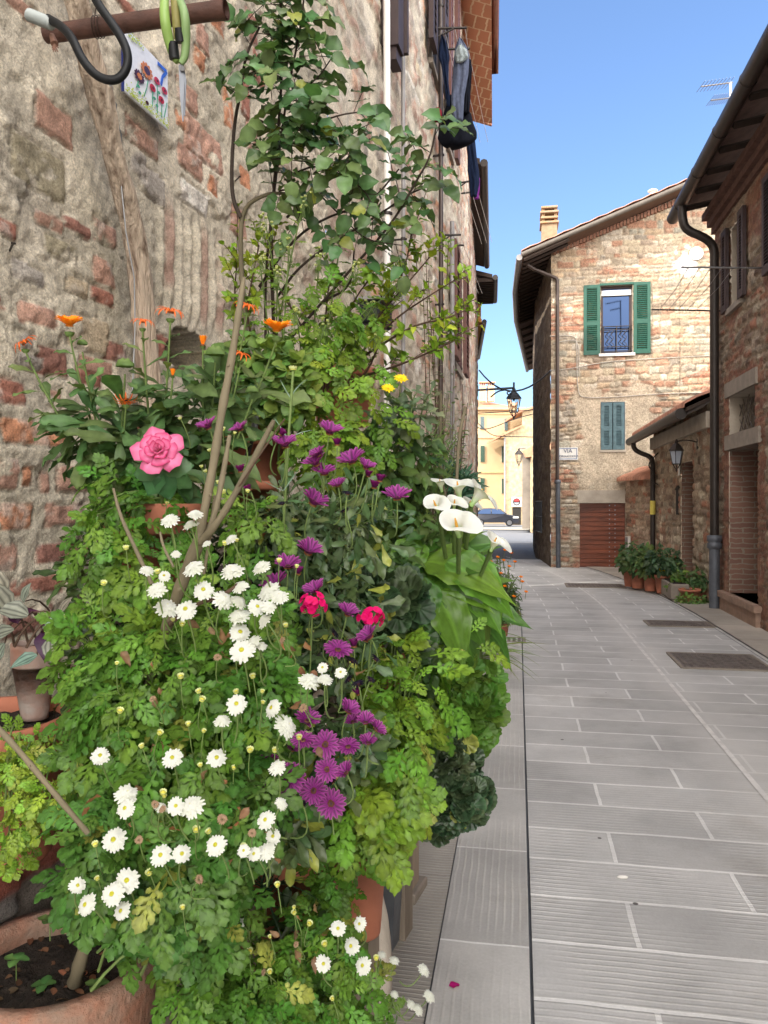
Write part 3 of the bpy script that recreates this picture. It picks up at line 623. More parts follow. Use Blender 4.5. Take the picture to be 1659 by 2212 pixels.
h2, q2, n2 = left_house('stone_house', 'second house on the left beyond the laundry, brown rafters under a low roof', [(1.455, 13.45), (2.29, 19.3)], 7.45, .22, M['wood_dark'], colF)
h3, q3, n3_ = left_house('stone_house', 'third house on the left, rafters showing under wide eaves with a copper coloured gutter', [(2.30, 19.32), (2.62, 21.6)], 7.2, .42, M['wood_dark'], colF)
for k in range(14):
    p = q3[0].lerp(q3[1], (k + .5) / 14); m = MB(); m.box(p + n3_ * .2 + Vector((0, 0, 7.12)), (.07, .5, .10), (q3[1].x - q3[0].x, q3[1].y - q3[0].y)); m.build('rafter', M['wood_dark'], h3)
h4, q4, n4_ = left_house('ochre_house', 'end house of the left row, orange ochre render under the eaves', [(2.63, 21.62), (3.12, 27)], 6.6, .12, M['orange_wall'], plaincol(None, pal=PALF, seed=23, amount=.3, mort=(.44, .33, .22)))
m = MB(); t = (q4[1] - q4[0]).normalized(); m.box(q4[0].lerp(q4[1], .5) + n4_ * -1.0 + Vector((0, 0, 6.95)), (5.3, 2.2, .7), (t.x, t.y)); m.build('upper_wall', M['orange_wall'], h4)

# ================================================================ LAUNDRY
def fabric(name, c): return mat(name, c, rough=.95, var=.3, scale=25, bump=.4, bscale=200, spec=.1)
def garment(name, label, rows, Y, matl, wob=.03, seed=0, group=None, trim=None):
    """rows: list of (y, xleft, xright) in the photo; a slack double layer of cloth with folds"""
    r = np.random.default_rng(seed); nx = 14; rr = []
    ys = np.array([q[0] for q in rows], float); yy = np.linspace(ys[0], ys[-1], 30)
    xl = np.interp(yy, ys, [q[1] for q in rows]); xr = np.interp(yy, ys, [q[2] for q in rows]); V = []
    ph = r.uniform(0, 6, 3); c = at((xl[0] + xr[0]) / 2, ys[0], Y); pxm = Y / FP
    for side in (0, 1):
        for j, y in enumerate(yy):
            for i in range(nx + 1):
                t = i / nx; x = xl[j] + (xr[j] - xl[j]) * t; wid = (xr[j] - xl[j]) * pxm; p = at(x, y, Y)
                bul = math.sin(math.pi * t) ** .6 * min(.09, wid * .35); f = math.sin(t * 9 + ph[0] + j * .12) * wob * .5 + math.sin(t * 17 + ph[1] - j * .2) * wob * .3
                V.append((p.x, Y + (bul if side else -bul) + f * math.sin(math.pi * t), p.z))
    k = nx + 1; n = 30 * k; F = []
    for s_ in (0, 1):
        for j in range(29):
            for i in range(nx):
                a = s_ * n + j * k + i; q = (a, a + 1, a + k + 1, a + k); F.append(q[::-1] if s_ == 0 else q)
    for i in range(nx): F += [(i, i + 1, n + i + 1, n + i), (29 * k + i + 1, 29 * k + i, n + 29 * k + i, n + 29 * k + i + 1)]
    m = MB(); m.add(V, F, True); o = m.build(name, matl)
    return tag(o, label, 'laundry', group)
G = 'washing hung out on the left house'
M['navy'] = fabric('navy_cloth', (.008, .012, .03)); M['blackcloth'] = fabric('black_cloth', (.006, .007, .012)); M['greycloth'] = fabric('pale_grey_cloth', (.085, .10, .15)); M['whitecloth'] = fabric('white_cloth', (.26, .30, .31)); M['denim'] = fabric('dark_denim', (.008, .014, .036)); M['purple_cloth'] = fabric('purple_cloth', (.18, .03, .22))
garment('shirt', 'narrow dark blue top hanging nearest the wall under the upper rack', [(75, 953, 956), (95, 949, 966), (125, 947, 972), (140, 953, 969), (170, 958, 968), (205, 962, 972), (230, 966, 972)], 7.35, M['denim'], seed=1, group=G)
garment('trousers', 'pale grey trousers hanging beside the black ones on the upper rack', [(82, 991, 996), (100, 984, 1008), (120, 981, 1014), (160, 978, 1012), (210, 975, 1003), (232, 975, 1002), (262, 980, 1000)], 7.45, M['greycloth'], seed=2, group=G)
garment('towel', 'small greenish white cloth at the top of the grey trousers', [(98, 990, 1000), (110, 984, 1010), (125, 983, 1012), (135, 985, 1000)], 7.38, M['whitecloth'], seed=3, group=G)
garment('trousers', 'black trousers with zipped pocket hanging behind the grey ones', [(130, 1005, 1018), (150, 1003, 1020), (180, 1004, 1018), (215, 1000, 1016), (245, 998, 1014)], 7.6, M['blackcloth'], seed=4, group=G)
garment('jacket', 'bulky black hooded garment hanging lowest on the upper rack', [(205, 972, 985), (225, 966, 1000), (245, 958, 1018), (265, 954, 1022), (285, 948, 1030), (300, 945, 1030), (312, 953, 1018), (318, 962, 990)], 7.7, M['blackcloth'], wob=.05, seed=5, group=G)
garment('jeans', 'dark blue jeans legs hanging below the black garment', [(300, 1006, 1026), (340, 1010, 1030), (370, 1010, 1035), (395, 1014, 1036), (425, 1016, 1030)], 9.6, M['denim'], seed=6, group=G)
garment('shirt', 'purple shirt at the very end of the washing', [(385, 1024, 1037), (410, 1024, 1036), (430, 1024, 1034)], 9.9, M['purple_cloth'], seed=7, group=G)
def rack(x0, y0, x1, y1, Y, label):
    o = thing('clothes_rack', label, 'clothes rack', at(x0, y0, Y)); a = at(x0, y0, Y); b = at(x1, y1, Y)
    for dy in (0, .35):
        m = MB(); m.tube([a + Vector((-.12 + dy * .2, dy, 0)), b + Vector((dy * .2, dy, 0))], .012, 6); m.build('arm', M['dark_metal'], o)
    m = MB(); m.tube([a + Vector((-.12, 0, -.16)), b + Vector((-.12, 0, -.005))], .009, 6); m.build('brace', M['dark_metal'], o)
    for k in range(3):
        m = MB(); p = a.lerp(b, .35 + k * .3); m.tube([p, p + Vector((.07, .35, 0)), p + Vector((.55, 2.4, .0))], .003, 5); m.build('line', M['white_pipe'], o)
rack(935, 62, 1008, 60, 7.6, 'upper metal clothes rack arms sticking out above the grey trousers')
rack(985, 398, 1030, 390, 10.2, 'middle clothes rack arms beside the jeans')
rack(962, 508, 996, 507, 8.6, 'short lower metal bar sticking out of the wall below the washing')

# ================================================================ GABLE HOUSE (middle)
GW = Wall((3.91, 18.0, 0), (CT, -ST, 0), (-ST, -CT, 0))
def gtop(s): return np.where(s < 4.6, 7.42 + .365 * s, 7.42 + .365 * 4.6 - .365 * (s - 4.6))
PALG = [tuple(v * .86 for v in q) for q in [(.46, .40, .30), (.40, .34, .24), (.36, .34, .27), (.52, .47, .38), (.56, .50, .40), (.40, .33, .24), (.36, .21, .14), (.34, .30, .24), (.40, .33, .25), (.47, .36, .24), (.36, .30, .22), (.30, .24, .18), (.40, .25, .17)]]
_gr = Masonry(33, 14, 12, (.06, .19), (.10, .42), PALG); _gb = Masonry(35, 14, 12, (.055, .07), (.2, .28), [(.36, .17, .11), (.32, .14, .09), (.40, .21, .13), (.42, .3, .2)])
def g_rect(x0, x1, y0, y1, W=GW):
    a = W.hit(x0, y0); b = W.hit(x1, y0); c = W.hit((x0 + x1) / 2, y1); return (a[0], b[0], c[1], a[1])
gWin = g_rect(1298, 1366, 618, 764); gWin2 = g_rect(1297, 1350, 869, 972); gGar = g_rect(1252, 1352, 1087, 1229); gGar = (gGar[0], gGar[1], -.03, gGar[3])
def gcol(s, z):
    d, c0, ci = _gr(s, z, .026, 9); k = sstep(.003, .018, d); c0 = c0 * (.8 + .4 * ((ci * 37.7) % 1.0) + .3 * (fbm(s * 16, z * 16, 3, 81) - .5))[:, None]
    mort = np.array([.36, .30, .22])[None, :] * (.75 + .5 * fbm(s * 6, z * 6, 3, 83))[:, None]; c = mort * (1 - k)[:, None] + c0 * k[:, None]; h = k * .03
    bm = .85 * sstep(.60, .65, fbm(s * .75 + 3.3, z * 1.4 + 1, 3, 85)); d2, c2, _ = _gb(s, z, .02, 4); k2 = sstep(0, .012, d2) * bm
    c = c * (1 - k2)[:, None] + c2 * (.75 + .5 * fbm(s * 14, z * 14, 2, 86))[:, None] * k2[:, None]
    # render patches: round the lower window, above the garage, at the foot
    e1 = np.minimum(np.minimum(s - (gWin2[0] - .42 - .1), gWin2[1] + .62 - s), np.minimum(z - (gWin2[2] - .75), gWin2[3] + .35 - z)) + (fbm(s * 3, z * 3, 3, 87) - .5) * .7
    e2 = np.minimum(s - .45, gGar[3] + .95 - z) + (fbm(s * 2.5, z * 2.5, 3, 88) - .5) * .9 - sstep(2.2, 3.2, s) * 1.0
    e3 = np.minimum(s - (gGar[0] - .0), np.minimum(gGar[1] + .0 - s, gGar[3] + .32 - z))
    pl = np.maximum(sstep(-.02, .12, e1), sstep(0, .5, e2) * .62); pl = np.maximum(pl, sstep(0, .01, e3))
    pc = np.array([.44, .375, .28])[None, :] * (.78 + .44 * fbm(s * 3, z * 3, 4, 89))[:, None]; c = c * (1 - pl)[:, None] + pc * pl[:, None]; h = h * (1 - pl) + .02 * pl
    # splash of white lime near the dish at the top right
    rr = np.hypot(s - 3.0, z - 6.95); wl = sstep(.34, .16, rr + (fbm(s * 9, z * 9, 3, 90) - .5) * .5); c = c * (1 - wl)[:, None] + np.array([.7, .7, .7])[None, :] * wl[:, None]
    # straight building joint
    j = sstep(.02, .0, np.abs(s - 2.86 + (fbm(s * 2, z * 4, 2, 92) - .5) * .08)) * (z > 3.9) * (z < 7.0); c = c * (1 - .5 * j)[:, None]
    c[:, 0] *= 1.03
    return np.clip(c, .01, .85), h + (fbm(s * 9, z * 9, 3, 91) - .5) * .015
hG = thing('gable_house', 'stone and brick house with green and blue shutters and a wooden garage door', 'house', (0, 0, 0))
gp = [(GW.P(0, 0).x, GW.P(0, 0).y), (GW.P(9.2, 0).x, GW.P(9.2, 0).y)]
dens_wall('wall', gp, -.05, 9.15, .027, gcol, M['farwall'], hG, openings=(gWin, gWin2, gGar), top=gtop)
_cp = MB(); _c = GW.P(.055, 3.65, -.05); _cp.box(_c, (.11, .10, 7.6), (CT, -ST)); _cp.build('corner_stones', M['lintel'], hG)
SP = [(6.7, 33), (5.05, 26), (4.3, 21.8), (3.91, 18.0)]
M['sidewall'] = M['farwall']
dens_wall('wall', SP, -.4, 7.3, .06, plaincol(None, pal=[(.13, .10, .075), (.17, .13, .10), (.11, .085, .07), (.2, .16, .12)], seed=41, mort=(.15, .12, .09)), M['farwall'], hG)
# roof: verge slab on the gable and the long slope bending with the street
m = MB(); E = [Vector((3.12, 17.45, 7.08)), Vector((3.52, 20.4, 7.1)), Vector((4.1, 23.6, 7.1)), Vector((6.1, 32.5, 7.1))]
G0 = GW.P(4.6, 7.42 + .365 * 4.6 + .06, .45); Rg = [G0 + Vector((0, 0, 0)), G0 + Vector((.6, 3, 0)), G0 + Vector((1.5, 6.5, 0)), G0 + Vector((4, 15, 0))]
for i in range(3):
    V = [E[i], E[i + 1], Rg[i + 1], Rg[i]]; V2 = [v + Vector((0, 0, .09)) for v in V]; m.add(V + V2, [(0, 3, 2, 1), (4, 5, 6, 7), (0, 1, 5, 4), (1, 2, 6, 5), (2, 3, 7, 6), (3, 0, 4, 7)])
GR = GW.P(9.8, 7.0, .45); V = [Rg[0], GR, GR + Vector((.6, 6.5, 0)), Rg[1] + Vector((0, 3, 0))]; V2 = [v + Vector((0, 0, .09)) for v in V]; m.add(V + V2, [(0, 1, 2, 3), (7, 6, 5, 4), (0, 4, 5, 1), (1, 5, 6, 2)])
rf = m.build('roof', mat('dark_eaves_boards', (.10, .055, .035), rough=.8, bump=.3), hG)
tiles('roof_tiles', E[0] + Vector((0, 0, .10)), E[1] + Vector((0, 0, .10)), Rg[0] + Vector((0, 0, .10)), Rg[1] + Vector((0, 0, .10)), rf)
tiles('roof_tiles', E[1] + Vector((0, 0, .10)), E[2] + Vector((0, 0, .10)), Rg[1] + Vector((0, 0, .10)), Rg[2] + Vector((0, 0, .10)), rf)
m = MB(); a = E[0] + Vector((0, -.03, .05)); m.tube([a, Rg[0] + Vector((0, -.03, .05))], .055, 8); m.tube([Rg[0] + Vector((0, -.03, .05)), GR + Vector((0, -.03, .05))], .055, 8); m.build('verge_gutter', mat('grey_verge', (.10, .085, .07), rough=.6, bump=.1), rf)
m = MB(); m.tube([e + Vector((-.05, 0, .0)) for e in E], .07, 8); m.build('gutter', M['grey_pipe'], rf)
for k in range(26):
    m = MB(); t = k / 26 * 2.9; i = int(t); p = E[i].lerp(E[i + 1], t - i); r_ = Rg[i].lerp(Rg[i + 1], t - i); q = p.lerp(r_, .2); m.tube([p + Vector((.06, 0, -.05)), q + Vector((0, 0, -.05))], .045, 4, smooth=False); m.build('rafter', M['wood_dark'], rf)
# brick dentils under the verge
m = MB()
for i in range(60):
    s_ = .05 + i * .075; z = 7.42 + .365 * s_ - .02; GW.box(m, s_, s_ + .055, z - .12, z, .02, .09)
m.build('verge_bricks', mat('verge_brick', (.28, .14, .09), bump=.2), hG)
# chimney
a, z = GW.hit(1186, 470)
ch = MB(); p = GW.P(.28, 0, -1.6); cx, cy = p.x, p.y; ax = (CT, -ST)
def chs(y, d=19.4): return EYE - (y - CY) / FP * d
p = at(1186, 500, 19.4); ch.box((p.x, p.y, (chs(560) + chs(492)) / 2), (.38, .5, chs(492) - chs(575)), ax, .01); cf = ch.build('chimney', mat('tan_chimney_render', (.24, .175, .11), rough=.9, bump=.3), rf)
c2 = MB()
for y, wd in ((488, .46), (478, .42), (466, .45), (456, .40)): c2.box((p.x, p.y, chs(y)), (wd, .6, .055), ax, .01)
for sx in (-.15, .15):
    for sy in (-.2, .2): c2.box((p.x + sx * CT + sy * ST, p.y - sx * ST + sy * CT, chs(471)), (.07, .07, .34), ax)
c2.build('chimney_cap', mat('lichened_tile', (.26, .14, .06), c2=(.22, .19, .14), rough=.9, var=.4, scale=6, bump=.3), cf)
f = MB(); p = at(1410, 420, 19.0); f.tube([at(1410, 450, 19), at(1410, 415, 19)], .065, 10); f.lathe(at(1410, 412, 19), [(.06, -.04), (.12, -.02), (.12, 0), (.02, .05)], 12); f.build('flue', M['white_pipe'], rf)
f = MB(); f.tube([at(1440, 440, 19), at(1440, 420, 19)], .01); f.tube([at(1418, 428, 19), at(1476, 427, 19)], .012)
for k in range(6): f.tube([at(1422 + k * 9, 424, 19), at(1422 + k * 9, 431, 19)], .006, 5)
f.build('aerial', M['steel'], rf)
# upper window
def gframe(W, o, parent, depth, matw, panem, trans=True, name='window', bars=1):
    a0, a1, z0, z1 = o; f = .055; m = MB()
    W.box(m, a0, a0 + f, z0, z1, -depth, -depth + .06); W.box(m, a1 - f, a1, z0, z1, -depth, -depth + .06); W.box(m, a0 + f, a1 - f, z1 - f, z1, -depth, -depth + .06); W.box(m, a0 + f, a1 - f, z0, z0 + f, -depth, -depth + .06)
    w_ = m.build(name, matw, parent); p = MB(); W.box(p, a0 + f * .9, a1 - f * .9, z0 + f * .9, z1 - f * .9, -depth + .01, -depth + .02); p.build('pane', panem, w_); return w_
# window panes mirror the sky; its blue is painted into the metal tint
M['mirror'] = mat('sky_reflecting_glass', (.026, .042, .085), rough=.03, metal=1.0, var=0, bump=0)
wu = gframe(GW, gWin, hG, .13, M['brown_dark'], M['mirror']); reveal(GW, wu, gWin, .2, M['concrete'])
b = MB(); GW.box(b, gWin[0] + .02, gWin[1] - .02, gWin[3] - .22, gWin[3] - .10, -.11, -.04); b.build('blind_box', M['white_pipe'], wu)
b = MB(); GW.box(b, gWin[0] - .03, gWin[1] + .03, gWin[3], gWin[3] + .05, .0, .05); b.build('green_head', M['green_paint'], wu)
b = MB(); GW.box(b, gWin[0] - .05, gWin[1] + .05, gWin[2] - .06, gWin[2], -.12, .08); b.build('sill', M['marble'], wu)
rl = MB(); zt = GW.hit(1330, 705)[1]
for z in (zt, zt - .08, gWin[2] + .16, gWin[2] + .06): rl.tube([GW.P(gWin[0], z, .0), GW.P(gWin[1], z, .0)], .012, 6)
n = 7
for k in range(n):
    a = gWin[0] + .06 + (gWin[1] - gWin[0] - .12) * k / (n - 1)
    if k in (0, 3, 6): rl.tube([GW.P(a, gWin[2], 0), GW.P(a, zt, 0)], .011, 6)
    else: rl.tube([GW.P(a + .035 * math.sin(j * 1.05), gWin[2] + .16 + (zt - .24 - gWin[2]) * j / 14, 0) for j in range(15)], .008, 5)
rl.build('railing', M['dark_metal'], wu)
wsh = (gWin[1] - gWin[0]) * .56
shutter(GW, wu, gWin[0] - wsh, gWin[0] - .02, gWin[2] - .02, gWin[3] + .02, M['green_paint'], .02, slats=32)
shutter(GW, wu, gWin[1] + .02, gWin[1] + wsh, gWin[2] - .02, gWin[3] + .04, M['green_paint'], .02, slats=32)
# lower window with closed faded shutters
am = (gWin2[0] + gWin2[1]) / 2
wl = MB(); GW.box(wl, gWin2[0] - .02, gWin2[1] + .02, gWin2[2] - .05, gWin2[2], -.1, .05); wl = wl.build('window', M['concrete'], hG); reveal(GW, wl, gWin2, .2, M['concrete'])
shutter(GW, wl, gWin2[0] + .01, am - .01, gWin2[2] + .01, gWin2[3] - .01, M['blue_paint'], -.02, slats=26); shutter(GW, wl, am + .01, gWin2[1] - .01, gWin2[2] + .01, gWin2[3] - .01, M['blue_paint'], -.03, slats=26)
m = MB(); GW.box(m, gWin2[0] + .01, gWin2[1] - .01, gWin2[2], gWin2[3], -.19, -.17); m.build('dark_room', M['tar'], wl)  # flat dark sheet painted for the unlit room behind the shutters
# garage
gd = MB(); nb = 14; hh = (gGar[3] - .0) / nb
for k in range(nb): GW.box(gd, gGar[0] + .01, gGar[1] - .01, k * hh + .006, (k + 1) * hh - .006, -.18, -.12 + (.006 if k % 2 else 0))
GW.box(gd, gGar[0], gGar[1], 0, gGar[3], -.20, -.17)
gd = gd.build('garage_door', M['garage'], hG); reveal(GW, gd, gGar, .3, M['concrete'])
st = MB()
for k in range(nb):
    for u_ in (.66, .78): a = gGar[0] + (gGar[1] - gGar[0]) * u_; c = GW.P(a, (k + .5) * hh, -.115); st.box(c, (.025, .01, .025), ax)
st.build('studs', M['steel'], gd)
b = MB(); GW.box(b, gGar[0] - .05, gGar[1] + .05, gGar[3] + .003, gGar[3] + .30, -.02, .035); b.build('lintel', M['concrete'], hG)
# street name plate
sg = g_rect(1205, 1248, 967, 994); pl = thing('street_sign', 'small white street name plate with dark lettering beside the downpipe', 'sign', GW.P(sg[0], sg[2], .03))
b = MB(); GW.box(b, sg[0], sg[1], sg[2], sg[3], .035, .05); b.build('plate', M['marble'], pl)
b = MB(); e = .014
for (a0, a1, z0, z1) in ((sg[0] + .02, sg[1] - .02, sg[2] + .02, sg[2] + .02 + e), (sg[0] + .02, sg[1] - .02, sg[3] - .02 - e, sg[3] - .02), (sg[0] + .02, sg[0] + .02 + e, sg[2] + .035, sg[3] - .035), (sg[1] - .02 - e, sg[1] - .02, sg[2] + .035, sg[3] - .035)): GW.box(b, a0, a1, z0, z1, .051, .054)
b.build('border', mat('blue_enamel', (.10, .16, .32), bump=0), pl)
def text(s_, W, a, z, size, matl, parent, out=.056, name='lettering'):
    cu = bpy.data.curves.new(name, 'FONT'); cu.body = s_; cu.size = size; cu.align_x = 'CENTER'; cu.align_y = 'CENTER'; cu.extrude = .002
    o = bpy.data.objects.new(name, cu); col.objects.link(o); dg = bpy.context.evaluated_depsgraph_get(); me = bpy.data.meshes.new_from_object(o.evaluated_get(dg)); bpy.data.objects.remove(o)
    Mx = Matrix((( W.u.x, 0, W.n.x), (W.u.y, 0, W.n.y), (0, 1, 0))).to_4x4(); Mx.translation = W.P(a, z, out); me.transform(Mx); me.materials.clear(); return link(name, me, matl, parent)
sgc = (sg[0] + sg[1]) / 2; M['ink'] = mat('dark_blue_ink', (.02, .035, .10), bump=0, var=0)
text('VIA', GW, sgc, (sg[2] + sg[3]) / 2 + .06, .13, M['ink'], pl); text('BORGUCCIOLA', GW, sgc, (sg[2] + sg[3]) / 2 - .06, .066, M['ink'], pl)
# pipes and cables on the gable
def gp_(x, y, out=.06): a, z = GW.hit(x, y, out); return GW.P(a, z, out)
dp = thing('downpipe', 'long brown downpipe at the left corner of the gable house', 'drainpipe', gp_(1203, 1227))
m = MB(); m.tube(chaikin([gp_(1140, 566, .30), gp_(1140, 576, .28), gp_(1195, 598, .10), gp_(1204, 602, .09), gp_(1204, 615, .09), gp_(1204, 1040, .09)], 1), .042, 10); m.build('pipe', M['copper_pipe'], dp)
m = MB(); m.tube([gp_(1205, 1040, .09), gp_(1206, 1228, .09)], .055, 10); m.lathe(gp_(1205, 1041, .09), [(.05, -.05), (.075, -.03), (.075, .03), (.05, .05)], 12); m.build('cast_foot', M['grey_iron'], dp)
M['wire_pale'] = mat('weathered_cable', (.38, .35, .31), rough=.8, bump=0)
cb = thing('facade_cable', 'grey cables clipped across the front of the gable house', 'cable', gp_(1250, 790))
for pts in ([(1190, 800), (1240, 796), (1300, 782), (1420, 774), (1540, 768)], [(1187, 726), (1243, 724), (1246, 745), (1247, 850), (1262, 860), (1330, 858), (1430, 850), (1540, 848)], [(1195, 742), (1230, 734), (1250, 736), (1251, 800)]):
    m = MB(); m.tube(chaikin([gp_(x, y, .045) for x, y in pts], 2), .010, 6); m.build('cable', M['wire_pale'], cb)
vv = gp_(1503, 549, .03); m = MB(); W = GW; P0 = [GW.hit(1503, 549)]; a, z = P0[0]
ring = [GW.P(a + .15 * math.cos(t * math.pi / 8), z + .15 * math.sin(t * math.pi / 8), .02) for t in range(16)]; m.prism(ring, GW.n * .05)
tag(m.build('wall_vent', M['marble']), 'round white vent cap on the stone gable beside the white splash', 'vent')
# grille on the side wall
gl = MB(); a = Vector((4.08, 19.6, 0)); b_ = Vector((4.24, 21.2, 0)); u = (b_ - a).normalized(); W = Wall(a, u, Vector((-u.y, u.x, 0)))
for k in range(7): gl.tube([W.P(.0 + k * .25, .75, .06), W.P(k * .25, 1.55, .06)], .014, 5)
for z in (.75, 1.15, 1.55): gl.tube([W.P(-.05, z, .06), W.P(1.55, z, .06)], .014, 5)
gl.build('window_grille', M['grey_iron'], hG)
wc = thing('overhead_cable', 'thick sagging cable from the left houses to the gable house', 'cable', at(1028, 800, 24))
m = MB(); A, B = Vector((2.85, 23, 0)), gp_(1190, 800, .06); A.z = EYE - (800 - CY) / FP * 23
m.tube([A.lerp(B, t / 12) + Vector((0, 0, -.55 * 4 * (t / 12) * (1 - t / 12))) for t in range(13)], .022, 6); m.build('cable', M['grey_iron'], wc)

# ================================================================ RIGHT HOUSE (near, in shade)
RL = 2.85; pR = [sl(RL, s_) for s_ in (11.9, -3)]
RW = Wall(pR[0], pR[1] - pR[0], Vector((-CT, ST, 0)))
def r_rect(x0, x1, yt, yb):
    a = RW.hit(x0, CY); b = RW.hit(x1, CY); t = RW.hit((x0 + x1) / 2, yt); bt = RW.hit((x0 + x1) / 2, yb); return (a[0], b[0], bt[1], t[1])
rd = r_rect(1578, 1640, 965, 1268); ro = r_rect(1578, 1634, 845, 938); rw1 = r_rect(1582, 1606, 480, 655); rw2 = r_rect(1664, 1700, 400, 620)
rd = (rd[0], rd[1], .28, rd[3]); rw2 = (rw1[1] + 1.5, rw1[1] + 2.4, rw1[2], rw1[3])
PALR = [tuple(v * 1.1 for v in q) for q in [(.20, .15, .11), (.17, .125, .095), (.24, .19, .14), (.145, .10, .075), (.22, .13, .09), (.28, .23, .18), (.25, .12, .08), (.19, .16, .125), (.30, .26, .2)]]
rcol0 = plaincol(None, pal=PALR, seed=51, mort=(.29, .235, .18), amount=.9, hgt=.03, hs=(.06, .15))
_rb = Masonry(55, 20, 8, (.06, .072), (.2, .28), [(.22, .10, .07), (.18, .085, .06), (.26, .14, .09)])
def rcol(s, z):
    c, h = rcol0(s, z); bm = np.zeros_like(s)
    for o in (rd, ro): bm = np.maximum(bm, sstep(.34, .26, np.maximum(np.maximum(o[0] - s, s - o[1]), np.maximum(o[2] - z, z - o[3])) + (fbm(s * 5, z * 5, 2, 56) - .5) * .2))
    bm = np.maximum(bm, sstep(.5, .6, fbm(s * 1.1 + 5, z * 2.2, 3, 57)) * .9); d, cc, _ = _rb(s, z, .015, 4); k = sstep(0, .012, d) * bm
    c = c * (1 - k)[:, None] + cc * k[:, None]; return c, h * (1 - bm) + k * .02
hR = thing('dark_house', 'shaded stone house on the right with brown shutters and a dark gutter', 'house', (0, 0, 0))
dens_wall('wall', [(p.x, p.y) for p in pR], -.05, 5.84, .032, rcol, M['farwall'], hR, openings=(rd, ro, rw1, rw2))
m = MB(); e0 = sl(RL, 11.9); e1 = sl(RL + 7, 11.9); m.add([(e0.x, e0.y, 0), (e1.x, e1.y, 0), (e1.x, e1.y, 7.9), (e0.x, e0.y, 5.84)], [(0, 1, 2, 3)]); m.build('end_wall', M['concrete'], hR)
for o in (rd, ro): pass
dr = MB(); RW.box(dr, rd[0], rd[1], .28, rd[3], -.60, -.55); dr = dr.build('door', M['wood_dark'], hR); reveal(RW, dr, rd, .6, brick_mat('jamb_brick', (.20, .105, .075), (.16, .08, .06), (.22, .18, .14), .25, .07, .008, vert=True))
st = MB(); RW.box(st, rd[0] - .35, rd[1] + .15, .20, .28, -.58, .10); RW.box(st, rd[0] - .30, rd[1] + .1, -.02, .197, -.4, .07); st.build('doorstep', mat('worn_brick_step', (.30, .20, .15), bump=.3), hR)
for o, nm in ((rd, 'lintel'), (ro, 'lintel')):
    b = MB(); RW.box(b, o[0] - .14, o[1] + .12, o[3] + .003, o[3] + .20, -.15, .045); b.build(nm, M['lintel'], hR)
b = MB(); RW.box(b, ro[0], ro[1], ro[2], ro[3], -.5, -.48); ow = b.build('opening', M['tar'], hR); reveal(RW, ow, ro, .5, M['concrete'])  # dark back sheet stands for the unlit inside
lt = MB(); a0, a1, z0, z1 = ro; n = 5
for k in range(-n, n + 1):
    for sg_ in (1, -1):
        pts = [];
        for t in np.linspace(0, 1, 9):
            a = a0 + (a1 - a0) * t; z = (z0 + z1) / 2 + sg_ * (t - .5) * (a1 - a0) + k * .2
            if z0 < z < z1: pts.append(RW.P(a, z, -.12))
        if len(pts) > 1: lt.tube([pts[0], pts[-1]], .008, 5)
lt.build('lattice', M['grate'], ow)
for o in (rw1, rw2):
    wn = gframe(RW, o, hR, .16, M['brown_dark'], M['glass']); reveal(RW, wn, o, .2, M['concrete']); ww = (o[1] - o[0]) * .52
    shutter(RW, wn, o[0] - ww, o[0] - .02, o[2] - .02, o[3] + .03, M['brown_dark'], .04, slats=26, mid=False); shutter(RW, wn, o[1] + .02, o[1] + ww, o[2] - .02, o[3] + .03, M['brown_dark'], .04, slats=26, mid=False)
    b = MB(); RW.box(b, o[0] - .1, o[1] + .1, o[2] - .08, o[2] - .005, -.1, .07); b.build('sill', M['lintel'], wn)
# eaves, cornice, gutter
EL = 2.34
def rroof():
    m = MB(); a = [sl(EL, 12.0, 5.80), sl(EL, -3, 5.80), sl(RL + 7, -3, 7.9), sl(RL + 7, 12.0, 7.9)]; V = a + [v + Vector((0, 0, .1)) for v in a]
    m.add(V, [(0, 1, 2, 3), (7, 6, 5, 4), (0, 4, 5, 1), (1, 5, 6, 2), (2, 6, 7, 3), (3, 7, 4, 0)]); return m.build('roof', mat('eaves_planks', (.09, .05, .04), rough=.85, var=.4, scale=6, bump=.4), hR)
rr_ = rroof()
m = MB()
for k, (dz, do) in enumerate(((5.44, .06), (5.54, .12), (5.64, .19))): RW.box(m, -.05, 15, dz, dz + .09, -.02, do)
m.build('cornice', mat('dark_brick_cornice', (.13, .07, .055), rough=.9, var=.35, scale=12, bump=.4), hR)
for k in range(20): m = MB(); m.tube([sl(EL + .05, 11.7 - k * .62, 5.76), sl(RL + .1, 11.7 - k * .62, 5.86)], .045, 4, smooth=False); m.build('rafter', M['wood_dark'], rr_)
m = MB(); m.tube([sl(EL - .05, 12.15, 5.78), sl(EL - .05, 6, 5.78), sl(EL - .05, -3, 5.78)], .085, 14)
gut = m.build('gutter', M['dark_metal'], hR)
for k in range(8): m = MB(); m.tube([sl(EL - .05, 11.6 - k * 1.1, 5.78), sl(EL - .05, 11.57 - k * 1.1, 5.78)], .092, 14); m.build('gutter_joint', M['dark_metal'], gut)
dpr = thing('downpipe', 'thick dark downpipe with grey iron foot at the corner of the shaded house', 'drainpipe', sl(RL - .12, 11.5))
m = MB(); ps = chaikin([sl(EL - .05, 11.45, 5.75), sl(EL - .05, 11.45, 5.52), sl(EL + .0, 11.45, 5.36), sl(RL - .25, 11.45, 5.24), sl(RL - .12, 11.5, 5.12), sl(RL - .12, 11.5, 4.85)], 2) + [sl(RL - .12, 11.5, 1.0)]
m.tube(ps, .06, 12); m.build('pipe', M['dark_metal'], dpr)
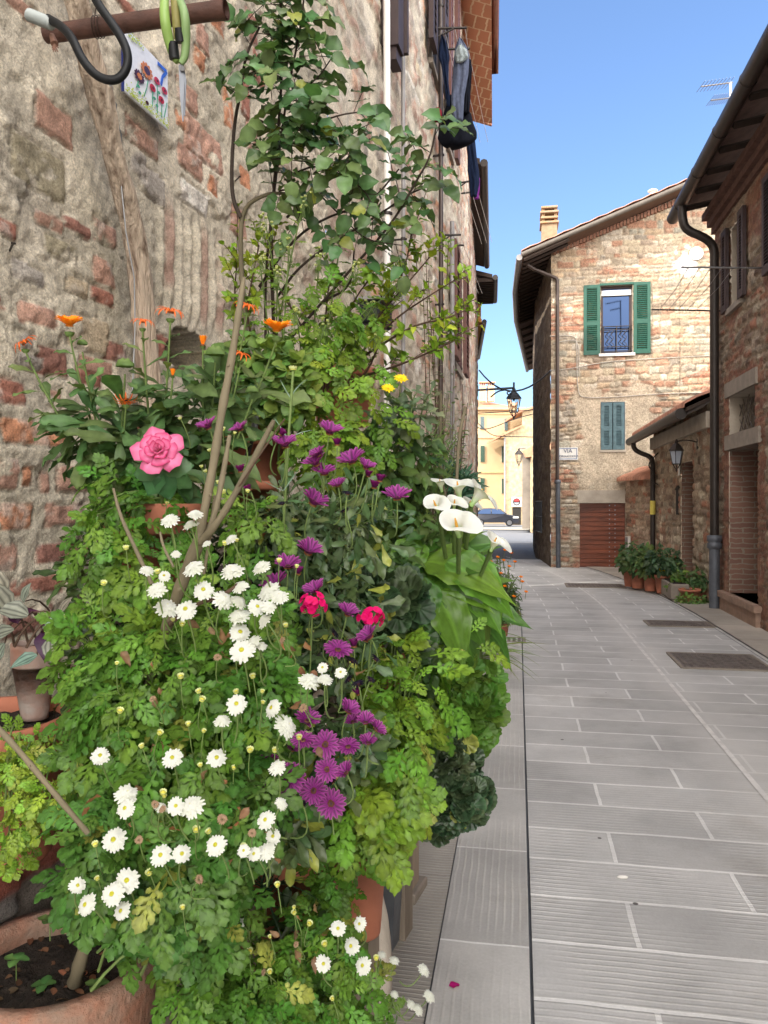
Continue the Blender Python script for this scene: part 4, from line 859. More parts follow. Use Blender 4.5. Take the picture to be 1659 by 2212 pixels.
m = MB(); m.tube([sl(RL - .12, 11.5, .95), sl(RL - .12, 11.5, 0.0)], .072, 12); m.lathe(sl(RL - .12, 11.5, .95), [(.07, -.10), (.10, -.08), (.10, -.02), (.08, .0), (.10, .02), (.10, .09), (.07, .10)], 14); m.build('cast_foot', M['grey_iron'], dpr)
# clothes line on the right house
cr_ = thing('clothes_rack', 'thin wall rack with wires in front of the brown shutters of the right house', 'clothes rack', RW.P(rw1[0] - .3, rw1[2], 0))
zr = rw1[2] + .1
for a in (rw1[0] - .55, rw1[1] + .95): m = MB(); m.tube([RW.P(a, zr, 0), RW.P(a, zr + .06, .95)], .012, 6); m.build('arm', M['steel'] if a > rw1[1] else M['dark_metal'], cr_)
for k in range(5): m = MB(); m.tube([RW.P(rw1[0] - .55, zr + .02, .35 + k * .13), RW.P(rw1[1] + .2, zr + .0, .35 + k * .13), RW.P(rw1[1] + .95, zr + .05, .35 + k * .13)], .004, 5); m.build('wire', M['steel'], cr_)
# aerial above the shaded house
ar = thing('roof_aerial', 'tall television aerial rising behind the gutter of the shaded house', 'aerial', sl(RL + 1.5, 11.6, 6.3)); Ya = 11.5
m = MB(); m.tube([at(1580, 330, Ya), at(1578, 178, Ya)], .018, 8); m.build('mast', M['white_pipe'], ar)
for (x0, y0, x1, y1) in ((1514, 187, 1583, 178), (1535, 217, 1581, 211)):
    m = MB(); m.tube([at(x0, y0, Ya), at(x1, y1, Ya)], .010, 6)
    for k in range(9):
        t = k / 9; q = at(x0 + (x1 - x0) * t, y0 + (y1 - y0) * t, Ya); m.tube([q + Vector((0, -.16, 0)), q + Vector((0, .16, 0))], .004, 5)
    m.build('boom', M['steel'], ar)

# ================================================================ LOW LEAN-TO and small wall
CL = RL - .02; cP = [sl(CL, 16.9), sl(CL, 11.95)]; CW = Wall(cP[0], cP[1] - cP[0], Vector((-CT, ST, 0)))
def c_rect(x0, x1, yt, yb):
    a = CW.hit(x0, CY); b = CW.hit(x1, CY); t = CW.hit((x0 + x1) / 2, yt); return (a[0], b[0], 0.0, t[1])
cd = c_rect(1474, 1500, 998, 1200); cd = (cd[0], cd[1], .12, cd[3])
hC = thing('low_outbuilding', 'low stone outbuilding with pantile lean-to roof between the two houses', 'house', (0, 0, 0))
dens_wall('wall', [(p.x, p.y) for p in cP], -.05, 3.0, .032, plaincol(None, pal=[(q[0] * 1.35, q[1] * 1.35, q[2] * 1.3) for q in PALR], seed=61, mort=(.34, .27, .20), amount=.85, hgt=.03), M['farwall'], hC, openings=(cd,))
b = MB(); CW.box(b, cd[0], cd[1], cd[2], cd[3], -.42, -.38); b = b.build('door', M['wood_dark'], hC); reveal(CW, b, cd, .4, brick_mat('jamb_brick', (.22, .12, .085), (.17, .09, .065), (.24, .2, .15), .25, .07, .008, vert=True))
m = MB(); a = [sl(2.45, 17.3, 2.86), sl(2.45, 11.95, 2.86), sl(5.5, 11.95, 4.2), sl(5.5, 17.3, 4.2)]; V = a + [v + Vector((0, 0, .06)) for v in a]
m.add(V, [(0, 1, 2, 3), (7, 6, 5, 4), (0, 4, 5, 1), (1, 5, 6, 2), (2, 6, 7, 3), (3, 7, 4, 0)]); cr2 = m.build('roof', M['wood_dark'], hC)
tiles('roof_tiles', a[0] + Vector((-.03, 0, .06)), a[1] + Vector((-.03, 0, .06)), a[3] + Vector((0, 0, .06)), a[2] + Vector((0, 0, .06)), cr2, pitch=.2)
m = MB(); m.tube([sl(2.40, 17.5, 2.84), sl(2.40, 12.1, 2.84)], .085, 12); m.build('gutter', M['dark_metal'], hC)
m = MB(); CW.box(m, 0, 4.9, 2.62, 2.86, -.02, .10); m.build('cornice', M['concrete'], hC)
dpc = thing('downpipe', 'dark downpipe at the far corner of the low outbuilding', 'drainpipe', sl(CL - .1, 16.5))
m = MB(); m.tube(chaikin([sl(2.40, 16.9, 2.80), sl(2.40, 16.9, 2.66), sl(2.5, 16.8, 2.56), sl(CL - .12, 16.6, 2.46), sl(CL - .1, 16.55, 2.3)], 2) + [sl(CL - .1, 16.55, .02)], .052, 10); m.build('pipe', M['dark_metal'], dpc)
m = MB(); m.tube([sl(CL - .1, 16.55, 1.27), sl(CL - .1, 16.55, 1.55)], .055, 10); m.build('yellow_band', mat('yellow_tape', (.6, .5, .1), bump=0), dpc)
A = GW.P(GW.hit(1352, 1087)[0], 0, .02); B = sl(CL, 16.9); u = B - A; DW = Wall(A, u, Vector((u.y, -u.x, 0)))
hD = thing('garden_wall', 'short stone wall with tiled coping between garage door and outbuilding', 'wall', A)
dens_wall('wall', [(A.x, A.y), (B.x, B.y)], -.02, 2.02, .03, plaincol(None, pal=[(q[0] * 1.4, q[1] * 1.3, q[2] * 1.25) for q in PALR], seed=71, mort=(.32, .25, .18), amount=.9), M['farwall'], hD)
tiles('coping', DW.P(-.12, 2.0, .20), DW.P(u.length + .3, 2.0, .20), DW.P(-.12, 2.26, -.35), DW.P(u.length + .3, 2.26, -.35), hD, pitch=.13, amp=.035)
mt = thing('meter_box', 'small white box low on the short wall behind the pots', 'box', DW.P(.25, .45, .02)); m = MB(); DW.box(m, .17, .33, .3, .75, .03, .09); m.build('body', M['marble'], mt); m = MB(); DW.box(m, .18, .32, .32, .73, .091, .097); m.build('lid', M['grey_pipe'], mt)
# small things on the outbuilding wall
m = MB(); a, z = CW.hit(1468, 1085); m.tube([CW.P(a, z + .2, .03), CW.P(a, z - .22, .03)], .035, 6); m.lathe(CW.P(a, z + .2, .03), [(.03, 0), (.055, .03), (.02, .10)], 8); tag(m.build('wall_box', M['dark_metal']), 'narrow dark iron fitting on the outbuilding wall left of the doorway', 'fitting')
m = MB(); a, z = CW.hit(1470, 975 + 50); CW.box(m, a, a + .10, z - .02, z + .32, .03, .045); tag(m.build('name_plate', M['marble']), 'small white upright plate on the outbuilding wall', 'plate')
# wall lantern on the outbuilding
def lantern(base, W, a, z, s_, name, label, out=.35, matl=M['dark_metal'], arm_z=.12, glassm=None, wall=True, scroll=True):
    o = thing(name, label, 'lamp', base); c = W.P(a, z, out)
    m = MB()
    if wall:
        m.tube(chaikin([W.P(a, z + .42 * s_, 0), W.P(a, z + .5 * s_, out * .5), W.P(a, z + .46 * s_, out)], 2), .016 * s_, 8); m.box(W.P(a, z + .38 * s_, .02), (.08 * s_, .03, .3 * s_), (W.u.x, W.u.y))
        m.build('bracket', matl, o)
    r = MB(); r.lathe(c + Vector((0, 0, .22 * s_)), [(.20 * s_, 0), (.19 * s_, .03 * s_), (.11 * s_, .14 * s_), (.04 * s_, .20 * s_), (.05 * s_, .24 * s_), (.015 * s_, .30 * s_)], 6, smooth=False); r.add([c + Vector((.2 * s_ * math.cos(k * math.pi / 3), .2 * s_ * math.sin(k * math.pi / 3), .22 * s_)) for k in range(6)], [(5, 4, 3, 2, 1, 0)]); r.build('lamp_roof', matl, o)
    g_ = MB(); g_.lathe(c, [(.165 * s_, .21 * s_), (.10 * s_, -.12 * s_), (.03 * s_, -.13 * s_)], 6, smooth=False); g_.build('glass', glassm or M['lampglass'], o)
    f = MB()
    for k in range(6):
        d = Vector((math.cos(k * math.pi / 3), math.sin(k * math.pi / 3), 0)); f.tube([c + d * .172 * s_ + Vector((0, 0, .21 * s_)), c + d * .106 * s_ + Vector((0, 0, -.12 * s_)), c + d * .03 * s_ + Vector((0, 0, -.24 * s_))], .009 * s_, 5)
    f.lathe(c + Vector((0, 0, -.12 * s_)), [(.112 * s_, -.01 * s_), (.115 * s_, 0), (.112 * s_, .01 * s_)], 6, smooth=False); f.lathe(c + Vector((0, 0, -.28 * s_)), [(.005, -.05 * s_), (.03 * s_, 0), (.02 * s_, .05 * s_)], 8); f.build('cage', matl, o)
    return o
gm, gnt, gb = mat_base('lamp_glass'); gb.inputs['Base Color'].default_value = (.8, .85, .9, 1); gb.inputs['Roughness'].default_value = .0; gb.inputs['Transmission Weight'].default_value = 1.0; gb.inputs['IOR'].default_value = 1.02; M['lampglass'] = gm
M['frost'] = mat('frosted_lamp_glass', (.30, .33, .38), rough=.3, var=.1, bump=0)
a, z = CW.hit(1510, 985); lantern(CW.P(a, z, 0), CW, a, z - .05, .62, 'wall_lantern', 'small dark lantern on a bracket above the outbuilding doorway', out=.34, glassm=M['frost'])
m = MB(); a, z = CW.hit(1424, 1015); m.tube(chaikin([CW.P(a, z + .35, .02), CW.P(a + .02, z + .1, .25), CW.P(a, z - .05, .08), CW.P(a, z - .2, .2), CW.P(a, z - .3, .02)], 2), .014, 6); tag(m.build('iron_bracket', M['dark_metal']), 'curled black iron bracket on the outbuilding wall by its downpipe', 'bracket')

# ================================================================ THE FAR SQUARE
YH = 78.0
def far_box(x0, x1, y0, y1, Y, d=8.0): return at(x0, y1, Y), at(x1, y0, Y)
hY = thing('ochre_house', 'tall sunlit ochre yellow house with green shutters beyond the end of the street', 'house', (at(1080, 1137, YH).x, YH, gz(YH)))
zt = at(0, 884, YH).z; xl = at(880, 0, YH).x; xr = at(1135, 0, YH).x
m = MB(); m.box(((xl + xr) / 2, YH + 5, (zt + gz(YH)) / 2), (xr - xl, 10, zt - gz(YH) + .4)); m.build('wall', M['yellow_wall'], hY)
m = MB(); zr_ = at(0, 850, YH + 5).z
m.add([(xl - .5, YH - .5, zt - .1), (xr + .5, YH - .5, zt - .1), (xr - 3.2, YH + 5, zt + 1.4), (xl, YH + 5, zt + 3.2), (xr + .5, YH + 10.5, zt), (xl - .5, YH + 10.5, zt)], [(0, 1, 2, 3), (3, 2, 4, 5), (1, 4, 2), (0, 3, 5), (0, 5, 4, 1)]); m.build('roof', M['tile_far'], hY)
for y in (893, 944, 1019): m = MB(); p = at(0, y, YH); m.box(((xl + xr) / 2, YH - .06, p.z), (xr - xl + .1, .12, .22)); m.build('cornice', mat('pale_cornice', (.62, .42, .22), bump=.1), hY)
for (x0, x1, y0, y1) in ((1037, 1046, 900, 927), (1089, 1097, 904, 930), (1037, 1047, 963, 998), (1083, 1088, 964, 999), (1037, 1047, 1033, 1060), (1083, 1088, 1034, 1066)):
    a, b = far_box(x0, x1, y0, y1, YH); m = MB(); m.box(((a.x + b.x) / 2, YH - .05, (a.z + b.z) / 2), (b.x - a.x, .1, b.z - a.z)); f = m.build('window', M['concrete'], hY)
    m = MB(); n = 16
    for k in range(n): m.box(((a.x + b.x) / 2, YH - .12, a.z + (b.z - a.z) * (k + .5) / n), (b.x - a.x - .06, .05, (b.z - a.z) / n * .7))
    m.build('shutters', M['green_paint'] if y0 > 940 else M['blue_paint'], f)
for x0, x1 in ((1037, 1049), (1053, 1067)):
    a = at(x0, 868, YH + 3); b = at(x1, 834, YH + 3); m = MB(); m.box(((a.x + b.x) / 2, YH + 3, (a.z + b.z) / 2), (b.x - a.x, .7, b.z - a.z)); c = m.build('chimney', M['yellow_wall'], hY)
    m = MB(); m.box(((a.x + b.x) / 2, YH + 3, b.z + .35), (b.x - a.x + .2, .9, .12));
    for sx in (-.2, 0, .2): m.box(((a.x + b.x) / 2 + sx, YH + 3, b.z + .15), (.08, .6, .3))
    m.build('chimney_cap', M['tile_far'], c)
YS = 70.0; hS = thing('stone_house', 'sunlit pale stone house with a low gable beyond the end of the street', 'house', (at(1110, 1137, YS).x, YS, gz(YS)))
pts = [at(x, y, YS) for x, y in ((1091, 1140), (1200, 1140), (1200, 868), (1128, 888), (1128, 921), (1091, 938))]; m = MB(); m.prism(pts, (1.4, 8, 0)); m.build('wall', M['sunstone'], hS)
m = MB(); m.prism([at(x, y, YS - .4) for x, y in ((1078, 945), (1128, 921), (1128, 917), (1078, 940))], (0, 8, 0)); m.prism([at(x, y, YS - .4) for x, y in ((1122, 891), (1200, 868), (1200, 863), (1122, 886))], (0, 8, 0)); m.build('roof', M['tile_far'], hS)
m = MB(); a = at(1107, 1133, YS); b = at(1125, 1096, YS); m.box(((a.x + b.x) / 2, YS - .03, (a.z + b.z) / 2), (b.x - a.x, .1, b.z - a.z)); m.build('door', M['tar'], hS)
m = MB(); m.tube([at(1090.5, 945, YS - .1), at(1090.5, 1130, YS - .1)], .08, 8); m.build('downpipe', M['grey_pipe'], hS)
a = at(1104, 1094, YS); b = at(1126, 1074, YS); sgn = thing('shop_sign', 'white square sign with a red and dark round emblem over the far doorway', 'sign', ((a.x + b.x) / 2, YS - .2, a.z))
m = MB(); cxs, czs = (a.x + b.x) / 2, (a.z + b.z) / 2; m.box((cxs, YS - .15, czs), (b.x - a.x, .12, b.z - a.z)); m.build('panel', M['marble'], sgn)
def disc(cx, Y, cz, r0, r1, t0, t1, th=.02):
    m = MB(); n = 20; P = [(cx + r1 * math.cos(t0 + (t1 - t0) * k / n), Y, cz + r1 * math.sin(t0 + (t1 - t0) * k / n)) for k in range(n + 1)]; Q = [(cx + r0 * math.cos(t0 + (t1 - t0) * k / n), Y, cz + r0 * math.sin(t0 + (t1 - t0) * k / n)) for k in range(n + 1)]
    V = P + Q; m.add(V, [(k, k + 1, n + 2 + k, n + 1 + k) for k in range(n)]); return m
disc(cxs, YS - .24, czs, .0, .30, 0, math.pi).build('emblem', mat('red_enamel', (.5, .03, .03), bump=0, var=0), sgn)
disc(cxs, YS - .24, czs, .0, .30, math.pi, 2 * math.pi).build('emblem', mat('grey_enamel', (.25, .25, .27), bump=0, var=0), sgn)
disc(cxs, YS - .245, czs, .26, .34, 0, 2 * math.pi).build('emblem_ring', M['black'], sgn); m = MB(); m.box((cxs, YS - .245, czs), (.5, .01, .10)); m.build('emblem_bar', M['black'], sgn)
YR = 46.0; hP = thing('plastered_house', 'grey plastered house with small tiled roof at the right of the far square', 'house', (at(1145, 1140, YR).x, YR, gz(YR)))
a = at(1128, 1137, YR); b = at(1300, 985, YR); m = MB(); m.box(((a.x + b.x) / 2, YR + 4, (b.z + gz(YR)) / 2), (b.x - a.x, 8, b.z - gz(YR) + .3)) if False else m.prism([at(1128, 1142, YR), at(1300, 1142, YR), at(1300, 980, YR), at(1128, 980, YR)], (1.7, 8, 0)); m.build('wall', mat('grey_brown_render', (.22, .19, .16), rough=.9, var=.3, scale=1.5, bump=.3), hP)
m = MB(); m.prism([at(x, y, YR - .6) for x, y in ((1128, 975), (1160, 958), (1300, 955), (1300, 975), (1160, 985), (1135, 988))], (1.6, 8, 0)); m.build('roof', M['tile_far'], hP)
m = MB(); a = at(1148, 1137, YR - .5); m.box((a.x + .25, YR - .4, (b.z + gz(YR)) / 2), (.5, .6, b.z - gz(YR))); m.build('pilaster', M['sunstone'], hP)  # sunlit side of the house, painted as a pale yellow strip
# street lamps on scroll brackets
YL = 22.0; sc_ = 1.12; q = at(1110, 880, YL); WL = Wall((q.x, YL, 0), (0, 1, 0), (1, 0, 0))
l1 = lantern((q.x, YL, q.z), WL, 0, q.z, sc_, 'street_lamp', 'large iron street lantern hanging from a scrolled bracket across the far sky', out=0, wall=False, matl=M['grey_iron'])
m = MB(); P_ = at(1026, 843, YL); m.tube([P_, at(1109, 838, YL)], .034, 6); m.tube([at(1110, 826, YL), at(1110, 866, YL)], .03, 6)
m.tube(chaikin([at(1060, 858, YL), at(1075, 845, YL), at(1092, 842, YL)], 2), .024, 6)
m.tube([at(1099 + math.cos(t * .5) * (6 - t * .4), 848 + math.sin(t * .5) * (6 - t * .4), YL) for t in range(13)], .020, 6); m.build('bracket', M['grey_iron'], l1)
YL2 = 44.0; q = at(1121, 992, YL2); WL2 = Wall((q.x, YL2, 0), (0, 1, 0), (1, 0, 0)); l2 = lantern((q.x, YL2, q.z), WL2, 0, q.z, 1.25, 'street_lamp', 'small distant street lantern in front of the sunlit stone house', out=0, wall=False)
m = MB(); m.tube([at(1120, 976, YL2), at(1120, 969, YL2), at(1136, 968, YL2)], .03, 6); m.build('bracket', M['grey_iron'], l2)
for i, pts in enumerate((((1028, 893), (1080, 890), (1125, 888), (1160, 884)), ((1028, 922), (1050, 930), (1110, 905), (1160, 892)), ((1030, 912), (1060, 940), (1082, 943), (1160, 944)))):
    m = MB(); m.tube(chaikin([at(x, y, 26 + i) for x, y in pts], 3), .016, 5)
    tag(m.build('overhead_wire', M['wire']), ['straight thin wire crossing in front of the ochre roof eaves', 'thin wire sagging behind the large street lantern', 'lowest thin wire running level across the ochre house'][i], 'wire')
# ---- the parked car
YC = 64.0; k_ = YC / FP; zc = gz(YC)
carx = at(1117, 0, YC).x
car = thing('parked_car', 'dark grey five-door car parked across the far end of the street', 'car', (carx - 1.9, YC, zc))
prof = [(0, .42), (0, .62), (-.10, .80), (-.55, .93), (-.95, .99), (-1.55, 1.42), (-2.3, 1.50), (-3.1, 1.45), (-3.65, 1.10), (-3.85, .95), (-3.9, .5), (-3.85, .3), (-.05, .3)]
M['carpaint'] = mat('dark_grey_car_paint', (.028, .03, .04), rough=.3, metal=.4, var=.05, bump=0, coat=.6)
m = MB(); n = len(prof); V = []
for wy, ins in ((-.85, 0), (-.80, .02), (.80, .02), (.85, 0)): pass
lay = [(-.84, .06), (-.80, .0), (.80, .0), (.84, .06)]
for wy, ins in lay:
    for (x, z) in prof:
        tt = .16 if z > 1.2 else 0; V.append((carx + x * (1 - ins * .05) - (0 if True else 0), YC + wy * (1 - tt), zc + z - (ins if z > .9 else 0)))
F = [tuple(range(n - 1, -1, -1)), tuple(range(3 * n, 4 * n))] + [(r * n + i, r * n + (i + 1) % n, (r + 1) * n + (i + 1) % n, (r + 1) * n + i) for r in range(3) for i in range(n)]
m.add(V, F); body = m.build('body', M['carpaint'], car)
for pts in ([(-1.12, 1.02), (-1.62, 1.38), (-2.22, 1.43), (-2.22, 1.02)], [(-2.30, 1.02), (-2.30, 1.43), (-3.02, 1.39), (-3.42, 1.08), (-3.42, 1.02)]):
    m = MB(); P = [(carx + x, YC - .845 + (z - 1.0) * .28, zc + z) for x, z in pts]; m.prism(P, (0, .02, 0)); m.build('window', M['mirror'], body)
m = MB(); m.prism([(carx - .98, YC - .6, zc + 1.01), (carx - 1.52, YC - .55, zc + 1.40), (carx - 1.52, YC + .55, zc + 1.40), (carx - .98, YC + .6, zc + 1.01)], (.03, 0, .02)); m.build('windscreen', M['mirror'], body)
m = MB(); m.box((carx - .25, YC - .82, zc + .72), (.45, .12, .14), None, .03); m.build('headlight', M['marble'], body)
m = MB(); m.box((carx - 1.15, YC - .95, zc + 1.02), (.12, .18, .12), None, .02); m.build('mirror', M['carpaint'], body)
for dx in (-.78, -3.15):
    w_ = MB(); c = Vector((carx + dx, YC - .86, zc + .30)); w_.tube([c + Vector((0, -.02, 0)), c + Vector((0, .18, 0))], .30, 20); wh = w_.build('wheel', M['black'], car)
    w_ = MB(); w_.tube([c + Vector((0, -.03, 0)), c + Vector((0, -.02, 0))], .20, 16); w_.build('rim', M['steel'], wh)
# ================================================================ LEAF AND FLOWER KIT
def tri(V, F, C=None):
    V = np.array(V, float); F = np.array(F, int); C = np.ones(len(V)) if C is None else np.array(C, float); return V, F, C
def rib_leaf(rows, cols=2, fold=.18, droop=.35, wave=0.0, wf=3, tiprise=0, stripe=None, side=0.0):
    """leaf from half-widths rows=[(y,w)], tip towards +y, normal +z"""
    V = []; C = []; n = 2 * cols + 1; m = len(rows)
    for j, (y, w_) in enumerate(rows):
        for i in range(-cols, cols + 1):
            t = i / cols; x = w_ * t; z = -abs(x) * -fold - droop * y * y + wave * math.sin(wf * math.pi * y + i) * abs(t) * w_ * 2
            V.append((x + side * y * y, y, z)); c = 1.18 if i == 0 else (.92 if abs(i) == cols else 1.0)
            if stripe: c = stripe[abs(i) % len(stripe)]
            C.append(c)
    F = []
    for j in range(m - 1):
        for i in range(n - 1):
            a = j * n + i; F += [(a, a + 1, a + n + 1), (a, a + n + 1, a + n)]
    return tri(V, F, C)
def lobed_leaf(k=0):
    r = random.Random(k); V = [(0, 0, 0)]; C = [1.1]; F = []
    ys = [.0, .24, .40, .56, .72, .86]; V += [(0, y, 0) for y in ys[1:]]; C += [1.25] * 5
    lobes = [(.27, .20, 66), (.43, .33, 58), (.60, .33, 48), (.76, .25, 36)]
    ol = [(.0, -.45), (.34, -.5), (.50, -.85), (.66, -1.05), (.76, -.72), (.90, -.78), (.99, -.35), (1.03, .1), (.95, .6), (.82, .6), (.74, .95), (.58, .90), (.42, .5), (.0, .45)]
    for side in (-1, 1):
        for li, (y, L, a) in enumerate(lobes):
            L *= r.uniform(.9, 1.12); a = math.radians(a + r.uniform(-6, 6)); d = Vector((math.sin(a) * side, math.cos(a), 0)); p = Vector((-d.y, d.x, 0)) * -side; c0 = Vector((0, y - .05, 0)); wd = .078 * (.8 + L)
            b = len(V); V.append(tuple(c0 + d * L * .55)); C.append(1.42)
            for (u, v) in ol: q = c0 + d * L * 1.05 * u + p * -wd * v; V.append((q.x, q.y, 0)); C.append(.95 if abs(v) > .6 else .74)
            n = len(ol)
            for i in range(n): t = (b, b + 1 + i, b + 1 + (i + 1) % n); F.append(t if side > 0 else t[::-1])
    b = len(V); pts = [(-.04, .74), (-.11, .80), (-.14, .87), (-.10, .91), (-.13, .98), (-.06, 1.0), (0, 1.05), (.06, 1.0), (.13, .98), (.10, .91), (.14, .87), (.11, .80), (.04, .74)]
    V.append((0, .88, 0)); C.append(1.15)
    for q in pts: V.append((q[0], q[1], 0)); C.append(.88)
    for i in range(len(pts) - 1): F.append((b, b + 2 + i, b + 1 + i))
    F.append((b, b + 1, b + 13))
    b = len(V); V += [(-.018, 0, 0), (.018, 0, 0), (.055, .36, 0), (.045, .8, 0), (-.045, .8, 0), (-.055, .36, 0)]; C += [1.25] * 6; F += [(b, b + 1, b + 2), (b, b + 2, b + 5), (b + 5, b + 2, b + 3), (b + 5, b + 3, b + 4)]
    V = np.array(V, float); x, y = V[:, 0], V[:, 1]; dr = .12 + .28 * r.random()
    V[:, 2] = np.abs(x) * .22 - np.abs(x) ** 2 * .9 - dr * y * y + .035 * np.sin(x * 23 + k) * np.cos(y * 19 + k)
    return tri(V, F, C)
def round_leaf(k=0, zone=False, nl=7):
    r = random.Random(k); V = [(0, .12, .0)]; C = [1.1]; F = []; n = nl * 4; R1 = []
    for ring, rad in ((0, .45), (1, .72), (2, 1.0)):
        for i in range(n + 1):
            a = math.radians(-150 + 300 * i / n); sc = 1 + (.09 * abs(math.cos(nl * .5 * math.radians(300 * i / n) * 300 / 300 * 1.2)) if ring == 2 else 0) + (.03 * (i % 2) if ring == 2 else 0)
            q = .5 * rad * sc; z = .10 * rad * rad + .05 * rad * math.cos(i / n * nl * 2 * math.pi); V.append((math.sin(a) * q, .12 + math.cos(a) * q + .1 * rad, z))
            C.append((.48 if zone and ring == 1 else (.75 if zone and ring == 0 else 1.0)) * (1.08 if i % 4 == 0 else .97))
    m = n + 1
    for i in range(n): F.append((0, 2 + i, 1 + i))
    for ring in range(2):
        for i in range(n): a = 1 + ring * m + i; F += [(a, a + 1, a + m + 1), (a, a + m + 1, a + m)]
    return tri(V, F, C)
T = {}
T['lobed'] = [lobed_leaf(k) for k in range(6)]
T['ovate'] = [rib_leaf([(0, .01), (.08, .03), (.16, .14), (.32, .25), (.52, .27), (.72, .19), (.88, .09), (1, .0)], 2, f, d, .15, 4, side=sd_) for f, d, sd_ in ((.2, .25, 0), (.35, .5, .1), (.1, .1, -.1), (.25, .7, .05))]
T['rose'] = [rib_leaf([(0, .01), (.06, .02), (.14, .25), (.3, .37), (.5, .38), (.7, .30), (.86, .16), (1, .0)], 2, f, d, .10, 6, side=sd_) for f, d, sd_ in ((.2, .2, 0), (.35, .45, .1), (.1, .1, -.1), (.15, .6, 0))]
T['lance'] = [rib_leaf([(0, .015), (.15, .03), (.4, .085), (.65, .10), (.85, .06), (1, 0)], 1, .3, d, .05, 3, side=sd_) for d, sd_ in ((.2, 0), (.45, .15), (-.1, -.1))]
T['spat'] = [rib_leaf([(0, .03), (.2, .05), (.4, .10), (.6, .16), (.78, .18), (.92, .11), (1, .0)], 2, .2, d, .2, 4, side=sd_) for d, sd_ in ((.25, 0), (.5, .12), (.0, -.1))]
T['small'] = [rib_leaf([(0, .02), (.2, .2), (.5, .3), (.8, .2), (1, 0)], 1, .2, d, 0) for d in (.1, .4)]
T['roundsmall'] = [rib_leaf([(0, .02), (.1, .2), (.3, .38), (.55, .42), (.8, .3), (.95, .12), (1, 0)], 2, .15, d, .1) for d in (.1, .35)]
T['geranium'] = [round_leaf(k) for k in range(3)]; T['zonal'] = [round_leaf(k, True) for k in range(3)]
T['calla'] = [rib_leaf([(-.16, .08), (-.08, .19), (.0, .27), (.14, .33), (.3, .335), (.46, .30), (.62, .23), (.77, .14), (.9, .055), (1.0, .012), (1.06, 0)], 6, f, d, w_, 5, side=sd_, stripe=[1.45, .90, 1.05, .92, 1.04, .9, 1.3]) for f, d, w_, sd_ in ((.30, .22, .07, 0), (.12, .40, .10, .12), (.40, .12, .06, -.12), (.20, .55, .08, 0))]
T['strap'] = [rib_leaf([(i / 8, .022 * (1 - (i / 8) ** 3)) for i in range(9)], 1, .4, d, 0, side=sd_) for d, sd_ in ((.5, 0), (.9, .15), (.3, -.1))]
T['trad'] = [rib_leaf([(0, .06), (.12, .2), (.35, .3), (.6, .25), (.82, .12), (1, 0)], 5, .25, d, .05, stripe=[.45, 1.5, 1.6, .5, 1.5, .6]) for d in (.2, .5)]
T['fine'] = []
for k in range(3):
    V = []; F = []; C = []; r = random.Random(k)
    for j in range(9):
        y = .15 + j * .095; L = .34 * math.sin(math.pi * (j + 1.5) / 11); 
        for sgn in (-1, 1):
            b = len(V); tx, ty = sgn * L, y + L * .55; V += [(0, y - .02, 0), (sgn * L * .5 - .0, y + L * .12, -.02), (tx, ty, -.08), (sgn * L * .35, y + L * .45, .0), (0, y + .04, 0)]; C += [1.1, .9, 1, 1, 1.1]; F += [(b, b + 1, b + 3), (b + 1, b + 2, b + 3), (b, b + 3, b + 4)]
    b = len(V); V += [(-.012, 0, 0), (.012, 0, 0), (.0, 1, -.1)]; C += [1.2] * 3; F += [(b, b + 1, b + 2)]
    V = np.array(V); V[:, 2] -= .25 * V[:, 1] ** 2; T['fine'].append(tri(V, F, C))
def nrm(a): return a / np.maximum(np.linalg.norm(a, axis=-1, keepdims=True), 1e-9)
def scatter(kind, P, D, Nn, S, cols):
    """merge leaves of a kind: P positions, D tip directions, Nn normals, S sizes, cols colours"""
    D = nrm(D); Nn = nrm(Nn - D * (Nn * D).sum(1, keepdims=True)); X = np.cross(D, Nn); tv = T[kind]; Vs = []; Fs = []; Cs = []; b = 0
    pick = rng.integers(0, len(tv), len(P))
    for k, (V, F, C) in enumerate(tv):
        m = pick == k
        if not m.any(): continue
        p, d, n, x, s_, c = P[m], D[m], Nn[m], X[m], S[m], cols[m]; q = len(p)
        W_ = p[:, None, :] + s_[:, None, None] * (V[None, :, 0, None] * x[:, None, :] + V[None, :, 1, None] * d[:, None, :] + V[None, :, 2, None] * n[:, None, :])
        Vs.append(W_.reshape(-1, 3)); Fs.append((F[None] + (np.arange(q) * len(V))[:, None, None] + b).reshape(-1, 3)); b += q * len(V)
        Cs.append((c[:, None, :] * C[None, :, None]).reshape(-1, 3))
    return np.concatenate(Vs), np.concatenate(Fs), np.concatenate(Cs)
class Leaves:
    def __init__(s): s.V = []; s.F = []; s.C = []; s.b = 0
    def add(s, kind, P, D, Nn, S, c, var=.22, yel=.0):
        P = np.array(P, float).reshape(-1, 3)
        if not len(P): return
        n = len(P); D = np.array(D, float); Nn = np.array(Nn, float); S = np.broadcast_to(np.array(S, float), (n,)).copy()
        k = 1 + (rng.random(n) - .5) * 2 * var; cc = np.array(c)[None, :] * k[:, None]; cc[:, 0] *= 1 + (rng.random(n) - .4) * .5; P_ = P * 9; cl_ = fbm(P_[:, 0] + P_[:, 1] + 50, P_[:, 2] + 50, 2, 5); cc *= (.62 + .76 * cl_)[:, None]; cc[:, 0] *= .8 + .5 * cl_
        if yel > 0: m = rng.random(n) < yel; cc[m] = np.array([.24, .27, .05]) * (.7 + .5 * rng.random((m.sum(), 1)))
        V, F, C = scatter(kind, P, D, Nn, S, cc); s.V.append(V); s.F.append(F + s.b); s.C.append(C); s.b += len(V)
    def build(s, name, matl, parent):
        me = npmesh(name, np.concatenate(s.V), np.concatenate(s.F), np.clip(np.concatenate(s.C), 0, 1), smooth=True); return link(name, me, matl, parent)
